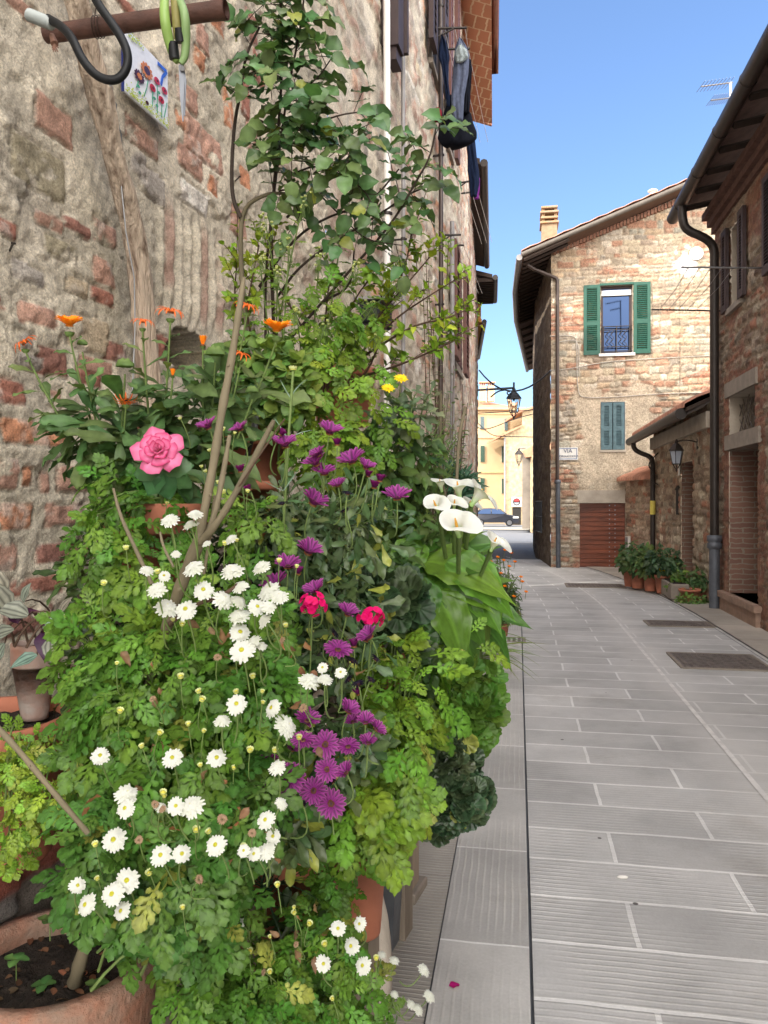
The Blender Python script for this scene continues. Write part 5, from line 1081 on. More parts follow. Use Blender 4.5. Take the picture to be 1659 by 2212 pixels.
M['leaf'] = mat_leaf('leaf', .20, .5, .35); M['gloss_leaf'] = mat_leaf('glossy_leaf', .18, .40, .4, var=.12); M['petal'] = mat_leaf('petal', .25, .55, .2, var=.06, scale=200)
M['dark_leaf'] = mat_leaf('dark_leaf', .15, .38, .45)
M['stem_green'] = mat('green_stem', (.14, .21, .06), rough=.6, bump=.1, scale=30); M['stem_brown'] = mat('brown_stem', (.10, .06, .04), rough=.8, bump=.3, scale=30); M['stem_dark'] = mat('dark_cane', (.045, .03, .022), rough=.7, bump=.3, scale=40)
M['stick'] = mat('grey_brown_bark', (.16, .135, .085), rough=.8, var=.3, scale=14, bump=.5, bscale=60, stretch=(1, 1, .4), bdist=.004)
M['bark'] = mat('shaggy_vine_bark', (.78, .64, .50), c2=(.20, .13, .09), rough=.9, scale=30, bump=1.0, bscale=75, stretch=(1.6, 1.6, .085), bdist=.03)
M['terra'] = mat('terracotta', (.40, .145, .085), rough=.8, var=.25, scale=7, bump=.25, bscale=60, bdist=.003)
M['terra_old'] = mat('weathered_terracotta', (.27, .115, .07), c2=(.24, .18, .14), rough=.95, scale=16, bump=.9, bscale=45, bdist=.012)
M['chalky'] = mat('chalky_terracotta', (.30, .16, .12), c2=(.36, .32, .29), rough=.95, scale=18, bump=.5, bscale=60, bdist=.005)
M['soil'] = mat('potting_soil', (.035, .026, .020), rough=1, var=.6, scale=60, bump=1.0, bscale=45, bdist=.03)
UP = np.array([0, 0, 1.0])
def bez(a, b, c, n):
    t = np.linspace(0, 1, n)[:, None]; return (1 - t) ** 2 * a + 2 * t * (1 - t) * b + t * t * c
def blob_pts(x, y, Y, rx, ry, rd, n, solid=.35):
    """points in an ellipsoid given by its place in the photo, denser on the outer shell towards street and sky"""
    v = nrm(rng.normal(size=(n, 3))); m = v[:, 1] > .25; v[m, 1] *= -1
    r = np.where(rng.random(n) < solid, rng.random(n) ** .5, .85 + .15 * rng.random(n)); v = v * r[:, None]
    c = np.array(at(x, y, Y)); return c[None] + v * np.array([rx / FP * Y, rd, ry / FP * Y])[None], v
class Plant:
    def __init__(s, name, label, root, group=None, cat='plant'):
        s.o = thing(name, label, cat, tuple(root), group); s.root = np.array(root, float); s.L = Leaves(); s.mb = MB(); s.nl = 0
    def stems(s, tips, r=.0016, n=7, lift=.5, root=None, spread=.04, matl=None):
        out_ = []
        for t in tips:
            t = np.array(t, float); a = (np.array(root) if root is not None else s.root) + rng.normal(size=3) * spread * np.array([1, 1, .2]); h = max(.03, t[2] - a[2])
            mid = a * .35 + t * .65; mid[2] = a[2] + (t[2] - a[2]) * .45 + lift * .12; mid[:2] = a[:2] * .6 + t[:2] * .4; p = bez(a, mid, t, n); out_.append(p); s.mb.tube([Vector(q) for q in p], [r * (1.5 - .8 * i / (n - 1)) for i in range(n)], 5, cap=False)
        return out_
    def leafy(s, kind, paths, size, k, c, t0=.25, t1=1.0, droop=.2, var=.22, yel=0.0, grow=.55, up=.7, out=.9):
        P, D, Nn, S = [], [], [], []
        for p in paths:
            n = len(p)
            for j in range(k):
                t = t0 + (t1 - t0) * (j + rng.random() * .6) / k; f = min(t, .999) * (n - 1); i = int(f); q = p[i] + (p[min(i + 1, n - 1)] - p[i]) * (f - i); d = nrm(p[min(i + 1, n - 1)] - p[i]); ang = j * 2.4 + rng.random() * .8
                a = np.cross(d, [.3, .2, 1]); a = nrm(a); b = np.cross(d, a); o_ = a * math.cos(ang) + b * math.sin(ang)
                dd = o_ * out + d * .5 + np.array([0, 0, -droop]); P.append(q); D.append(dd); Nn.append(d * .5 + UP * up + np.array([0, -.35, 0]) + rng.normal(size=3) * .15); S.append(size * (1 - grow * max(0, t - .35) / .65) * rng.uniform(.75, 1.2))
        s.L.add(kind, P, D, Nn, S, c, var, yel); return s
    def shell(s, kind, blob, n, size, c, droop=.35, var=.22, yel=0.0, up=.7, solid=.35, face=.8):
        P, v = blob_pts(*blob, n, solid); o_ = nrm(v + 1e-6)
        D = o_ * .6 + np.array([0, 0, -droop]) + rng.normal(size=(n, 3)) * .38; Nn = o_ * face * .7 + UP * up + np.array([0, -.55, 0]) + rng.normal(size=(n, 3)) * .24
        s.L.add(kind, P, D, Nn, size * rng.uniform(.6, 1.15, n), c, var, yel); return s
    def finish(s, leafm='leaf', stemm='stem_green'):
        if s.L.V: s.L.build('foliage', M[leafm], s.o)
        if s.mb.v: s.mb.build('stems', M[stemm], s.o)
        return s
    def flower(s, proto, pos, axis, scale, spin=None, stem=True, sroot=None, sr=.0013, name=None):
        """proto: list of (name, mesh) - the head first, its sub-parts after"""
        pos = np.array(pos, float); ax = Vector(axis).normalized(); q = ax.to_track_quat('Z', 'Y'); q = q @ Matrix.Rotation(rng.random() * 6.28 if spin is None else spin, 4, 'Z').to_quaternion()
        h = bpy.data.objects.new(name or proto[0][0], proto[0][1]); col.objects.link(h); h.parent = s.o; h.location = Vector(pos) - Vector(s.root); h.rotation_mode = 'QUATERNION'; h.rotation_quaternion = q; h.scale = (scale,) * 3
        for nm, me in proto[1:]:
            c = bpy.data.objects.new(nm, me); col.objects.link(c); c.parent = h
        if stem:
            b = np.array(sroot) if sroot is not None else s.root; e = pos - np.array(ax) * scale * .10; a = pos * .55 + b * .45; a = pos + nrm(a - pos) * min(np.linalg.norm(a - pos), .16)
            mid = e - np.array(ax) * .05 + np.array([0, 0, -.02]); s.mb.tube([Vector(v) for v in bez(a, mid, e, 7)], sr, 5, cap=False)
        return h
def pmesh(name, V, F, C, matl, smooth=True):
    me = npmesh(name, np.array(V, float), np.array(F, int), np.array(C, float), smooth); me.materials.append(matl); return me
def petal(V, F, C, ang, L, wd, r0=.05, z0=0, elev=0, curl=0, cf=None, rows=4, cup=.0, tipw=.5, cols=1):
    """one petal radiating at angle ang; elev = angle up from flat; curl bends the tip down"""
    b = len(V); ca, sa = math.cos(ang), math.sin(ang); n = 2 * cols + 1
    r, z = r0, z0; e = elev; st = L / rows
    for j in range(rows + 1):
        t = j / rows; w_ = wd * (math.sin(math.pi * min(1, (.18 + .82 * t) ** .8 * .78)) if j < rows else tipw * .75)
        for i in range(-cols, cols + 1):
            u = i / cols; V.append((ca * r - sa * w_ * u, sa * r + ca * w_ * u, z + cup * u * u * wd)); C.append(cf(t, u))
        r += math.cos(e) * st; z += math.sin(e) * st; e -= curl / rows
    for j in range(rows):
        for i in range(n - 1): a = b + j * n + i; F += [(a, a + 1, a + n + 1), (a, a + n + 1, a + n)]
def dome(name, r, h, matl, n=12, rings=4, seed=0, rough=.1, c0=(1, 1, 1), c1=(1, 1, 1)):
    rr = random.Random(seed); V = [(0, 0, h)]; C = [c0]; F = []
    for j in range(1, rings + 1):
        a = math.pi / 2 * j / rings
        for i in range(n): q = 1 + rough * (rr.random() - .5); th = 2 * math.pi * i / n; V.append((math.sin(a) * r * q * math.cos(th), math.sin(a) * r * q * math.sin(th), math.cos(a) * h * q)); C.append(tuple(c0[k] + (c1[k] - c0[k]) * j / rings for k in range(3)))
    for i in range(n): F.append((0, 1 + i, 1 + (i + 1) % n))
    for j in range(rings - 1):
        for i in range(n): a = 1 + j * n + i; b = 1 + j * n + (i + 1) % n; F += [(a, a + n, b), (b, a + n, b + n)]
    return pmesh(name, V, F, C, matl)
def feverfew(seed, full):
    r = random.Random(seed); V, F, C = [], [], []; cf = lambda t, u: (.60, .61, .60) if t > .3 else (.48, .50, .40)
    rings = [(20, 1.0, .0, .25), (19, .86, .16, .4), (17, .70, .30, .5), (15, .54, .42, .6), (12, .40, .50, .7), (9, .27, .56, .8)] if full else [(20, 1.0, .0, .2), (20, .90, .10, .35), (18, .78, .19, .45), (16, .66, .26, .55), (14, .55, .30, .65), (12, .46, .33, .75)]
    for n, L, z, e in rings:
        for k in range(n): petal(V, F, C, 2 * math.pi * (k + r.random() * .7) / n, (L - (0 if full else .20)) * .5 * r.uniform(.78, 1.08), .078, r0=.0 if full else .09, z0=z * .45, elev=e * .6, curl=e * 1.3 + r.uniform(0, .5), cf=cf, rows=3, cup=-.2)
    head = pmesh('flower_head', V, F, C, M['petal']); cen = dome('flower_centre', .10 if full else .165, .28 if full else .17, M['petal'], seed=seed, rough=.25, c0=(.42, .42, .04) if not full else (.58, .58, .36), c1=(.62, .52, .01) if not full else (.6, .6, .5))
    return [('flower_head', head), ('flower_centre', cen)]
FF = [feverfew(k, True) for k in range(3)]; FO = [feverfew(10 + k, False) for k in range(3)]
def budmesh():
    V, F, C = [], [], []
    for k in range(10): petal(V, F, C, 2 * math.pi * k / 10, .55, .17, r0=.12, z0=-.12, elev=1.0, curl=-.2, cf=lambda t, u: (.20, .30, .08) if t < .5 else (.62, .66, .35), rows=3)
    return [('flower_bud', pmesh('flower_bud', V, F, C, M['petal'])), ('flower_centre', dome('bud_centre', .30, .30, M['petal'], c0=(.75, .65, .10), c1=(.6, .6, .15)))]
BUD = budmesh()
def daisy(seed, n, elev, curl, cfun, wd=.085, L=.46, centre=((.03, .01, .03), (.22, .09, .03)), cr=.12, name='flower_head', layers=1, rows=4):
    r = random.Random(seed); V, F, C = [], [], []
    for ly in range(layers):
        for k in range(n): petal(V, F, C, 2 * math.pi * (k + ly * .5 + r.random() * .3) / n, L * r.uniform(.9, 1.08) * (1 - .12 * ly), wd, r0=.04, z0=.015 * ly, elev=elev + r.uniform(-.1, .1) + ly * .1, curl=curl + r.uniform(-.1, .15), cf=cfun, rows=rows, cup=.25, cols=2, tipw=.45)
    return [(name, pmesh(name, V, F, C, M['petal'])), ('flower_centre', dome('flower_centre', cr, cr * .6, M['petal'], n=14, rough=.35, c0=centre[0], c1=centre[1]))]
def purp(t, u):
    s_ = .5 + .5 * math.cos(u * math.pi * 2); e = .35 + .65 * min(1, t * 1.3); s_ = .5 - .5 * math.cos(u * math.pi); k = (.25 + .75 * s_) * (.40 + .60 * t) * 1.05; return (.42 * k, .010 + .075 * k * t, .36 * k)
OS = [daisy(1, 17, .12, .25, purp), daisy(2, 18, .30, .35, purp)]; OC = [daisy(3, 17, .85, .5, purp), daisy(4, 15, .65, .3, purp)]; OD = [daisy(5, 12, 1.15, .2, lambda t, u: (.06 + .1 * t, .008, .05 + .06 * t), L=.34)]
OB = [daisy(6, 14, .9, 1.8, lambda t, u: (.012, .008, .02), L=.36, wd=.05)]
orng = lambda t, u: (.85, .22 + .06 * t, .012); CA = [daisy(7, 20, .75, .35, orng, layers=2, centre=((.35, .1, .02), (.5, .2, .03)))]; CW_ = [daisy(8, 12, .9, 2.4, lambda t, u: (.80, .16, .03), L=.55, wd=.03, rows=6)]; CC = [daisy(9, 14, 1.35, .1, orng, layers=2, L=.5, wd=.06)]
YE = [daisy(10, 14, .25, .2, lambda t, u: (.85, .62, .02), centre=((.7, .4, .02), (.8, .5, .02)))]
GE = None
def calyx(): return dome('calyx', .22, .30, M['petal'], c0=(.12, .2, .05), c1=(.20, .30, .09))
# ================================================================ POTS
def pot(loc, R_, H, label, matl='terra', rim=.16, soil=True, taper=.72, group='terracotta pots', lean=0, name='flower_pot', thick=.014):
    o = thing(name, label, 'flower pot', tuple(loc), group); x, y, z = loc; m = MB(); c = Vector(loc); rb = R_ * taper; rh = rim * H
    SD = min(.05, .10 * H); prof = [(0, .0), (rb, 0.0), (rb * 1.02, .01), (R_ * .93, H - rh), (R_ * .94, H - rh - .002), (R_, H - rh + .004), (R_ * 1.01, H - .012), (R_ * .995, H), (R_ - thick, H), (R_ - thick * 1.3, H - .02), (R_ * .88, H - SD - .01), (R_ * .84, H - SD - .06)]
    m.lathe(c, prof, 40); m.build('pot_body', M[matl], o)
    if soil:
        V = []; n = 32; rr = 9; V = [(x, y, z + H - SD)]
        for j in range(1, rr):
            for i in range(n): q = R_ * .9 * j / (rr - 1); V.append((x + q * math.cos(2 * math.pi * i / n), y + q * math.sin(2 * math.pi * i / n), z + H - SD + random.uniform(-.008, .008)))
        F = [(0, 1 + i, 1 + (i + 1) % n) for i in range(n)] + [(1 + j * n + i, 1 + j * n + n + i, 1 + j * n + n + (i + 1) % n, 1 + j * n + (i + 1) % n) for j in range(rr - 2) for i in range(n)]
        s_ = MB(); s_.add(V, F, True); s_.build('soil', M['soil'], o)
    return o
def pot_at(x, yrim, Y, wpx, H, label, **k):
    """pot whose rim centre stands at photo point (x,yrim) at depth Y and whose rim is wpx wide"""
    p = at(x, yrim, Y); return pot((p.x, p.y, p.z - H), wpx / 2 / FP * Y, H, label, **k)
# ================================================================ THINGS ON THE LEFT WALL
def ridged(pts, rad, name, matl, parent=None, n=40, seg=10, amp=.16, tw=1.5, seed=0, freq=7):
    """trunk with long shaggy ridges"""
    P = chaikin(pts, 3); m = len(P); V = []; prev = Vector((1, 0, 0)); rads = np.interp(np.linspace(0, 1, m), np.linspace(0, 1, len(rad)), rad); cum = 0
    F = []; rows = 0; P2 = []; R2 = []
    for i in range(m - 1):
        for k in range(seg): P2.append(P[i].lerp(P[i + 1], k / seg)); R2.append(rads[i] + (rads[i + 1] - rads[i]) * k / seg)
    P2.append(P[-1]); R2.append(rads[-1]); m = len(P2)
    for i, p in enumerate(P2):
        t = (P2[min(i + 1, m - 1)] - P2[max(i - 1, 0)]).normalized(); a = (prev - t * prev.dot(t)).normalized(); prev = a; b = t.cross(a)
        if i: cum += (P2[i] - P2[i - 1]).length
        th = np.arange(n) / n * 2 * np.pi; th2 = th + cum * tw
        g_ = vnoise(th2 / (2 * np.pi) * freq * 4 + 100, np.full(n, cum * 7 + seed)) * .6 + vnoise(th2 / (2 * np.pi) * freq * 2 + 50, np.full(n, cum * 22 + seed)) * .4
        g_ = np.where(th > 5.6, g_ * (2 * np.pi - th) / .68 + g_[0] * (1 - (2 * np.pi - th) / .68), g_)
        for k in range(n): V.append(p + (a * math.cos(th[k]) + b * math.sin(th[k])) * R2[i] * (1 - amp + 2 * amp * g_[k]))
    F = [(i * n + k, i * n + (k + 1) % n, (i + 1) * n + (k + 1) % n, (i + 1) * n + k) for i in range(m - 1) for k in range(n)]
    mb = MB(); mb.add(V, F, True); return mb.build(name, matl, parent)
def wl(x, y, off=.06):
    h = lhit(x, y); return at(x, y, h[2] - off)
tr = thing('old_vine', 'thick shaggy dead vine trunk leaning against the plaster wall', 'vine', wl(325, 850))
ridged([wl(150, -60, 0.125), wl(172, 20, 0.125), wl(196, 130, 0.115), wl(222, 230, 0.115), wl(246, 340, 0.115), (wl(285, 480, 0.115)), wl(305, 600, 0.115), wl(313, 700, 0.125), wl(322, 820, 0.135), wl(334, 930, 0.175)], [.031, .031, .030, .034, .030, .031, .033, .035, .038, .038], 'trunk', M['bark'], tr, amp=.30, freq=9)
m = MB(); m.tube([wl(236, 175, .16), wl(243, 190, .16), wl(238, 208, .155), wl(252, 225, .15), wl(250, 250, .145), wl(262, 290, .14), wl(262, 400, .14), wl(268, 460, .15), wl(272, 500, .16), wl(290, 600, .16), wl(292, 700, .17), wl(286, 850, .19)], .0022, 5)
m.tube([wl(243, 166, .19), wl(240, 172, .2), wl(238, 186, .19)], .003, 5); tag(m.build('wire', mat('galvanised_wire', (.32, .33, .34), rough=.45, metal=.6, bump=0)), 'thin grey wire hanging down over the shaggy vine trunk', 'wire')
# rusty bar
YB = 1.80; br_ = thing('iron_bar', 'rusty brown iron tube sticking out level above the number tile', 'pipe', at(115, 70, YB + .05))
A, B = at(100, 74, YB + .12), at(488, 20, YB + .02); m = MB(); m.tube([A.lerp(B, t) for t in np.linspace(0, 1, 12)], .0215, 20, cap=False); m.tube([B + (A - B) * .0, A.lerp(B, .9)], .018, 16, cap=False); m.tube([A.lerp(B, .93), B], [.0222, .0235], 20, cap=False); m.build('tube', mat('rusty_tube', (.085, .038, .028), rough=.55, var=.4, scale=20, bump=.3), br_)
m = MB(); c = A.lerp(B, .30)
for k in range(3): d = (B - A).normalized(); cc = c + d * (k - 1) * .008; a = Vector((0, 0, 1)); b = d.cross(a); m.tube([cc + (a * math.cos(q) + b * math.sin(q)) * .0245 + d * .004 * math.sin(q) for q in np.linspace(0, 6.28, 17)], .0013, 4)
m.tube([c + Vector((-.01, 0, .02)), c + Vector((.0, -.01, .05)), c + Vector((-.018, 0, .09))], .0012, 4); m.build('binding_wire', M['wood_dark'], br_)
ho = thing('hose_loop', 'black rubber hose looped over the rusty bar with a corrugated grey sleeve', 'hose', at(240, 180, 1.7)); YH_ = 1.72
hp = chaikin([at(104, 40, YH_ + .05), at(135, 58, YH_ + .02), at(158, 85, YH_), at(175, 125, YH_), at(205, 163, YH_), at(240, 176, YH_), at(266, 165, YH_), at(279, 130, YH_), at(268, 90, YH_), at(238, 45, YH_), at(212, 10, YH_), at(196, -25, YH_ + .02), at(190, -60, YH_ + .1)], 3)
m = MB(); m.tube(hp, .0098, 16); m.build('hose', M['black'], ho)
m = MB(); A, B = at(62, 32, YH_ + .06), at(112, 52, YH_ + .045); m.tube([A.lerp(B, t) for t in np.linspace(0, 1, 41)], [.0125 + .0022 * (1 if k % 2 else -1) for k in range(41)], 16); m.build('corrugated_sleeve', mat('grey_conduit', (.42, .46, .45), rough=.5, bump=0), ho)
m = MB(); m.tube([at(112, 76, YB), at(118, 95, YB - .01)], [.006, .009], 8)
for k in range(10): m.tube([at(117, 94, YB - .01), at(112 + k * 1.6, 104 + (k % 3) * 4, YB - .01)], .0012, 4)
tag(m.build('rope_tuft', mat('frayed_rope', (.25, .13, .09), bump=.3)), 'frayed brown rope end hanging from the left end of the rusty bar', 'rope')
# number tile
h0 = lhit(267, 200); h1 = lhit(359, 260); A = lpt(h0[0], 0, .0); B = lpt(h1[0], 0, .0); TW = Wall(A, B - A, Vector(((B - A).y, -(B - A).x, 0))); TW.O += TW.n * .035
a0, zb = TW.hit(267, 203); a1, zb2 = TW.hit(360, 277); _, zt = TW.hit(267, 60); wd = a1 - a0; zb = (zb + zb2) / 2; zt = zb + (zt - TW.hit(267, 203)[1]); TW.O += TW.u * a0
tl = thing('house_number_tile', 'white glazed tile with blue number 7 and painted poppies and sunflowers', 'tile', TW.P(0, zb)); TWD, THT = wd, zt - zb
m = MB(); m.box(TW.P(wd / 2, (zb + zt) / 2, 0), (wd, .008, zt - zb), (TW.u.x, TW.u.y), .002); tb = m.build('tile_body', mat('white_glaze', (.72, .74, .80), rough=.15, var=.06, scale=60, bump=.25, bscale=90, coat=.6), tl)
m = MB(); m.box(TW.P(-.003, (zb + zt) / 2, -.001), (.003, .009, zt - zb), (TW.u.x, TW.u.y)); m.build('blue_edge', mat('blue_glaze', (.02, .03, .14), rough=.2, bump=0), tb)
def TP(u, v, o=.0075): return TW.P(u * wd, zb + v * THT, o)     # u right, v up, 0..1
def oval(mb, u, v, ru, rv, o=.008, n=14, th=.0015, rot=0):
    P = []
    for k in range(n):
        a = 2 * math.pi * k / n; x, y = math.cos(a) * ru, math.sin(a) * rv; P.append(TP(u + x * math.cos(rot) - y * math.sin(rot), v + (x * math.sin(rot) + y * math.cos(rot)), o))
    mb.prism(P, TW.n * th)
def glaze(n, c): return mat(n, c, rough=.2, bump=0, var=.15, scale=80, coat=.5)
g_red, g_dk, g_or, g_gn, g_bl, g_ye = glaze('poppy_red', (.45, .01, .02)), glaze('dark_red', (.06, .005, .01)), glaze('amber', (.50, .16, .02)), glaze('leaf_green', (.05, .30, .16)), glaze('number_blue', (.02, .09, .50)), glaze('yellow_green', (.50, .60, .06))
# number 7
m = MB()
def stroke(mb, pts, wdt, o=.0078):
    for (u0, v0), (u1, v1) in zip(pts[:-1], pts[1:]):
        L = math.hypot((u1 - u0) * wd, (v1 - v0) * THT); du, dv = (u1 - u0) * wd / L, (v1 - v0) * THT / L; hu, hv = -dv * wdt / wd, du * wdt / THT
        mb.prism([TP(u0 + hu, v0 + hv, o), TP(u0 - hu, v0 - hv, o), TP(u1 - hu, v1 - hv, o), TP(u1 + hu, v1 + hv, o)], TW.n * .0015)
stroke(m, [(.72, .92), (.94, .93), (.93, .90), (.84, .78), (.80, .62)], .0055); m.build('number', g_bl, tb)
mg = MB()
for pts in ([(.40, .18), (.46, .35), (.49, .48)], [(.22, .20), (.28, .36)], [(.59, .14), (.60, .34), (.62, .46)], [(.71, .10), (.715, .42), (.71, .55)], [(.82, .10), (.82, .30)], [(.88, .14), (.93, .33), (.95, .42)]): stroke(mg, pts, .0014, .0076)
for u, v in ((.30, .17), (.27, .25), (.64, .30), (.75, .46), (.70, .22)): oval(mg, u, v, .03, .022)
mg.build('painted_stems', g_gn, tb)
mo = MB(); mr_ = MB()
for k in range(11): a = 2 * math.pi * k / 11; oval(mo, .46 + .10 * math.cos(a), .62 + .085 * math.sin(a), .036, .026, rot=a); oval(mr_, .29 + .085 * math.cos(a), .42 + .062 * math.sin(a), .03, .02, rot=a)
oval(mo, .29, .42, .055, .045, .0085); mo.build('painted_petals', g_or, tb); oval(mr_, .46, .62, .07, .06, .0085); oval(mr_, .47, .12, .035, .03); mr_.build('painted_dark_petals', g_dk, tb)
mp_ = MB(); md = MB()
for u, v in ((.70, .62), (.60, .44), (.89, .58), (.81, .38)): oval(mp_, u, v, .065, .055); oval(md, u, v, .016, .020, .0098, th=.0008)
mp_.build('painted_poppies', g_red, tb); md.build('poppy_eyes', M['black'], tb)
my = MB()
for k in range(170): u = random.random(); v = abs(random.gauss(0, .07)) + .02; oval(my, u, min(v, .28) , .012, .008, .0072, 6, .001)
for k in range(40): oval(my, .05 + random.random() * .35, .88 + random.random() * .10, .015, .010, .0072, 6, .001)
my.build('painted_grass', g_ye, tb)
M['blade'] = mat('dull_blade_steel', (.16, .17, .19), rough=.4, metal=.8, bump=.05)
# garden shears hanging on the bar
sh = thing('garden_shears', 'garden scissors with pale green handles and black tape hanging on the rusty bar', 'scissors', at(380, 60, 1.74)); YS_ = 1.735
m = MB(); P = chaikin([at(362, -30, YS_), at(354, 0, YS_ - .03), at(356, 45, YS_ - .035), at(364, 85, YS_ - .015), at(374, 118, YS_), at(384, 134, YS_)], 2); m.tube(P, [.0065 + .005 * math.sin(math.pi * i / (len(P) - 1)) for i in range(len(P))], 10); m.build('handle', mat('pale_green_plastic', (.24, .38, .10), rough=.4, bump=.05, var=.15), sh)
m = MB(); P = chaikin([at(370, -25, YS_ + .02), at(392, 5, YS_ - .03), at(401, 40, YS_ - .035), at(402, 90, YS_ - .01), at(399, 125, YS_), at(390, 138, YS_)], 2); m.tube(P, [.0060 + .004 * math.sin(math.pi * i / (len(P) - 1)) for i in range(len(P))], 10); m.build('handle', mat('green_plastic_worn', (.22, .34, .14), rough=.45, bump=.05, var=.2), sh)
m = MB(); m.tube([at(378, 0, YS_ - .02), at(381, 50, YS_ - .025), at(385, 85, YS_ - .01)], .010, 8); m.build('grip', mat('olive_grip', (.22, .20, .06), rough=.6), sh)
m = MB(); m.tube([at(373, 92, YS_ - .012), at(377, 128, YS_ - .006)], .0115, 10); m.tube([at(387, 62, YS_ - .02), at(391, 92, YS_ - .012)], .0118, 10); m.build('tape', M['black'], sh)
for dx, r_, y1 in ((0, .0, 262), (3.5, .0, 250)):
    m = MB(); a = [(386 + dx, 140), (393 + dx, 139), (399 + dx, 175), (397 + dx, 215), (396 + dx, y1), (394 + dx, y1), (389 + dx, 215), (387 + dx, 175)]; m.prism([at(x, y, YS_ + dx * .001) for x, y in a], (0, .003, 0)); m.build('blade', M['blade'], sh)
m = MB(); m.tube([at(393, 147, YS_ - .008), at(393, 147, YS_ + .008)], .0058, 14); m.build('pivot', M['steel'], sh)
# nails
for x, y in ((28, 546), (508, 397)):
    m = MB(); p = wl(x, y, .0); m.tube([p + Vector((-.03, .03, 0)), p + Vector((.03, -.06, .004))], .003, 6); m.lathe(p + Vector((.03, -.06, .002)), [(0, 0), (.006, 0), (.006, .003), (0, .003)], 8)
    tag(m.build('nail', M['dark_metal']), ['rusty nail sticking out of plaster near the left picture edge', 'bent nail in the wall beside the bare rose cane'][x > 100], 'nail')

# ================================================================ LEDGE, PLANT STAND, POTS
led = thing('stone_ledge', 'low ledge of grey stone topped with red bricks at the foot of the wall', 'ledge', lpt(s_at(1.4), 0, .1))
def ledcol(s, z):
    c, h = plaincol(None, pal=[GREY, (.3, .27, .24), (.22, .2, .18)], seed=77, mort=(.26, .22, .19), amount=.5)(s, z); bm = sstep(.66, .69, z + (fbm(s * 9, z * 3, 3, 78) - .5) * .05)
    c = c * (1 - bm)[:, None] + np.array(RED)[None, :] * (.8 + .5 * fbm(s * 30, z * 30, 3, 79))[:, None] * bm[:, None]; return c, h + bm * .015
dens_wall('front', [tuple(lpt(s_at(y), 0, .20))[:2] for y in (.9, 2.02)], 0, .755, .012, ledcol, M['wall'], led)
m = MB(); a, b, c, d = lpt(s_at(.9), .755, 0), lpt(s_at(.9), .755, .215), lpt(s_at(2.02), .755, .215), lpt(s_at(2.02), .755, 0); m.add([a, b, c, d, d - Vector((0, 0, .755)), c - Vector((0, 0, .755))], [(0, 1, 2, 3), (3, 2, 5, 4)]); m.build('brick_top', mat('brick_top', RED, bump=.5, scale=20), led)
stn = thing('plant_stand', 'stepped weathered wooden stand hidden behind the flower pots along the wall', 'plant stand', (-.55, 2.6, 0))
def Lw(L, Y, z): return LY(L, Y, z)
def lb(out, Y): p = lpt(s_at(Y), 0, out); return p
for out_, z, w_ in ((.13, 1.24, .24), (.36, .84, .22), (.58, .46, .22)):
    a, b = lb(out_, 2.15), lb(out_, 4.6); u = b - a; m = MB(); m.box((a + b) / 2 + Vector((0, 0, z)), (u.length, w_, .03), (u.x, u.y), .004); m.build('shelf', M['wood_dark'], stn)
    for t in (.02, .5, .98): m = MB(); p = a.lerp(b, t); m.box(p + Vector((0, 0, z / 2 - .01)), (.045, .045, z - .012), (u.x, u.y)); m.build('leg', M['wood_dark'], stn)
p1 = pot_at(120, 2060, 1.50, 425, .615, 'biggest old terracotta pot with dark soil and a bare trunk, bottom left corner', matl='terra_old', rim=.2, thick=.028)
# litter and seedlings in the big pot
root1 = at(168, 2105, 1.47); LT = Leaves(); n = 60; a = rng.random(n) * 6.28; r_ = .165 * rng.random(n) ** .5; c = at(120, 2060, 1.5); P = np.stack([c.x + r_ * np.cos(a), c.y + r_ * np.sin(a), np.full(n, c.z - .046)], 1)
LT.add('small', P, rng.normal(size=(n, 3)) * [1, 1, .1], rng.normal(size=(n, 3)) * .3 + UP, .022, (.16, .09, .05), .6); tag(LT.build('leaf_litter', M['leaf'], p1), kind='stuff')
for k, (x, y) in enumerate(((108, 2010), (35, 2095), (95, 2150), (315 - 105, 2150))):
    s_ = Plant('seedling', ['tiny seedling highest in the dark soil of the big pot', 'tiny seedling at the left side of the big pot', 'tiny seedling near the front rim of the big pot', 'tiny seedling right of the trunk in the big pot'][k], at(x, y, 1.47) - Vector((0, 0, .0)), group='seedlings in the big pot')
    q = np.array(s_.root) + [0, 0, .02]; s_.L.add('roundsmall', [q] * 4, [[1, 0, .3], [-1, 0, .3], [0, 1, .3], [0, -1, .3]], [UP] * 4, .024, (.10, .22, .06)); s_.mb.tube([Vector(s_.root) - Vector((0, 0, .02)), Vector(q)], .0012, 4); s_.finish()
p3 = pot_at(-22, 1545, 1.62, 340, .295, 'wide terracotta pot with dry soil at the left edge under the small weathered pot', rim=.22)
p2 = pot_at(75, 1388, 1.68, 96, .165, 'small chalky terracotta pot with striped leaves, leaning in the wide pot', matl='chalky', rim=.3, taper=.58, thick=.008)
p4 = pot_at(340, 1088, 1.66, 225, .20, 'terracotta pot right below the pink rose', rim=.32)
p5 = pot_at(545, 915, 2.15, 155, .20, 'terracotta pot under the round-leaved herb', rim=.32)
p5b = pot_at(540, 1040, 1.95, 110, .14, 'half hidden terracotta pot among the purple daisies, below the herb pot')
p6 = pot_at(640, 1805, 1.80, 210, .30, 'red terracotta pot under the lowest purple daisies', rim=.18)
p7 = pot_at(775, 1800, 2.05, 130, .26, 'pale terracotta pot between the red pot and the wooden post')
p8 = pot_at(858, 1445, 2.68, 110, .24, 'terracotta pot rim showing through leaves right of the red geranium'); p12 = pot_at(740, 800, 2.75, 150, .20, 'terracotta pot behind the ferny leaves below the shrub')
M['blockwood'] = mat('grey_weathered_timber', (.20, .165, .13), rough=.9, scale=10, bump=.5, stretch=(1, 1, .12))
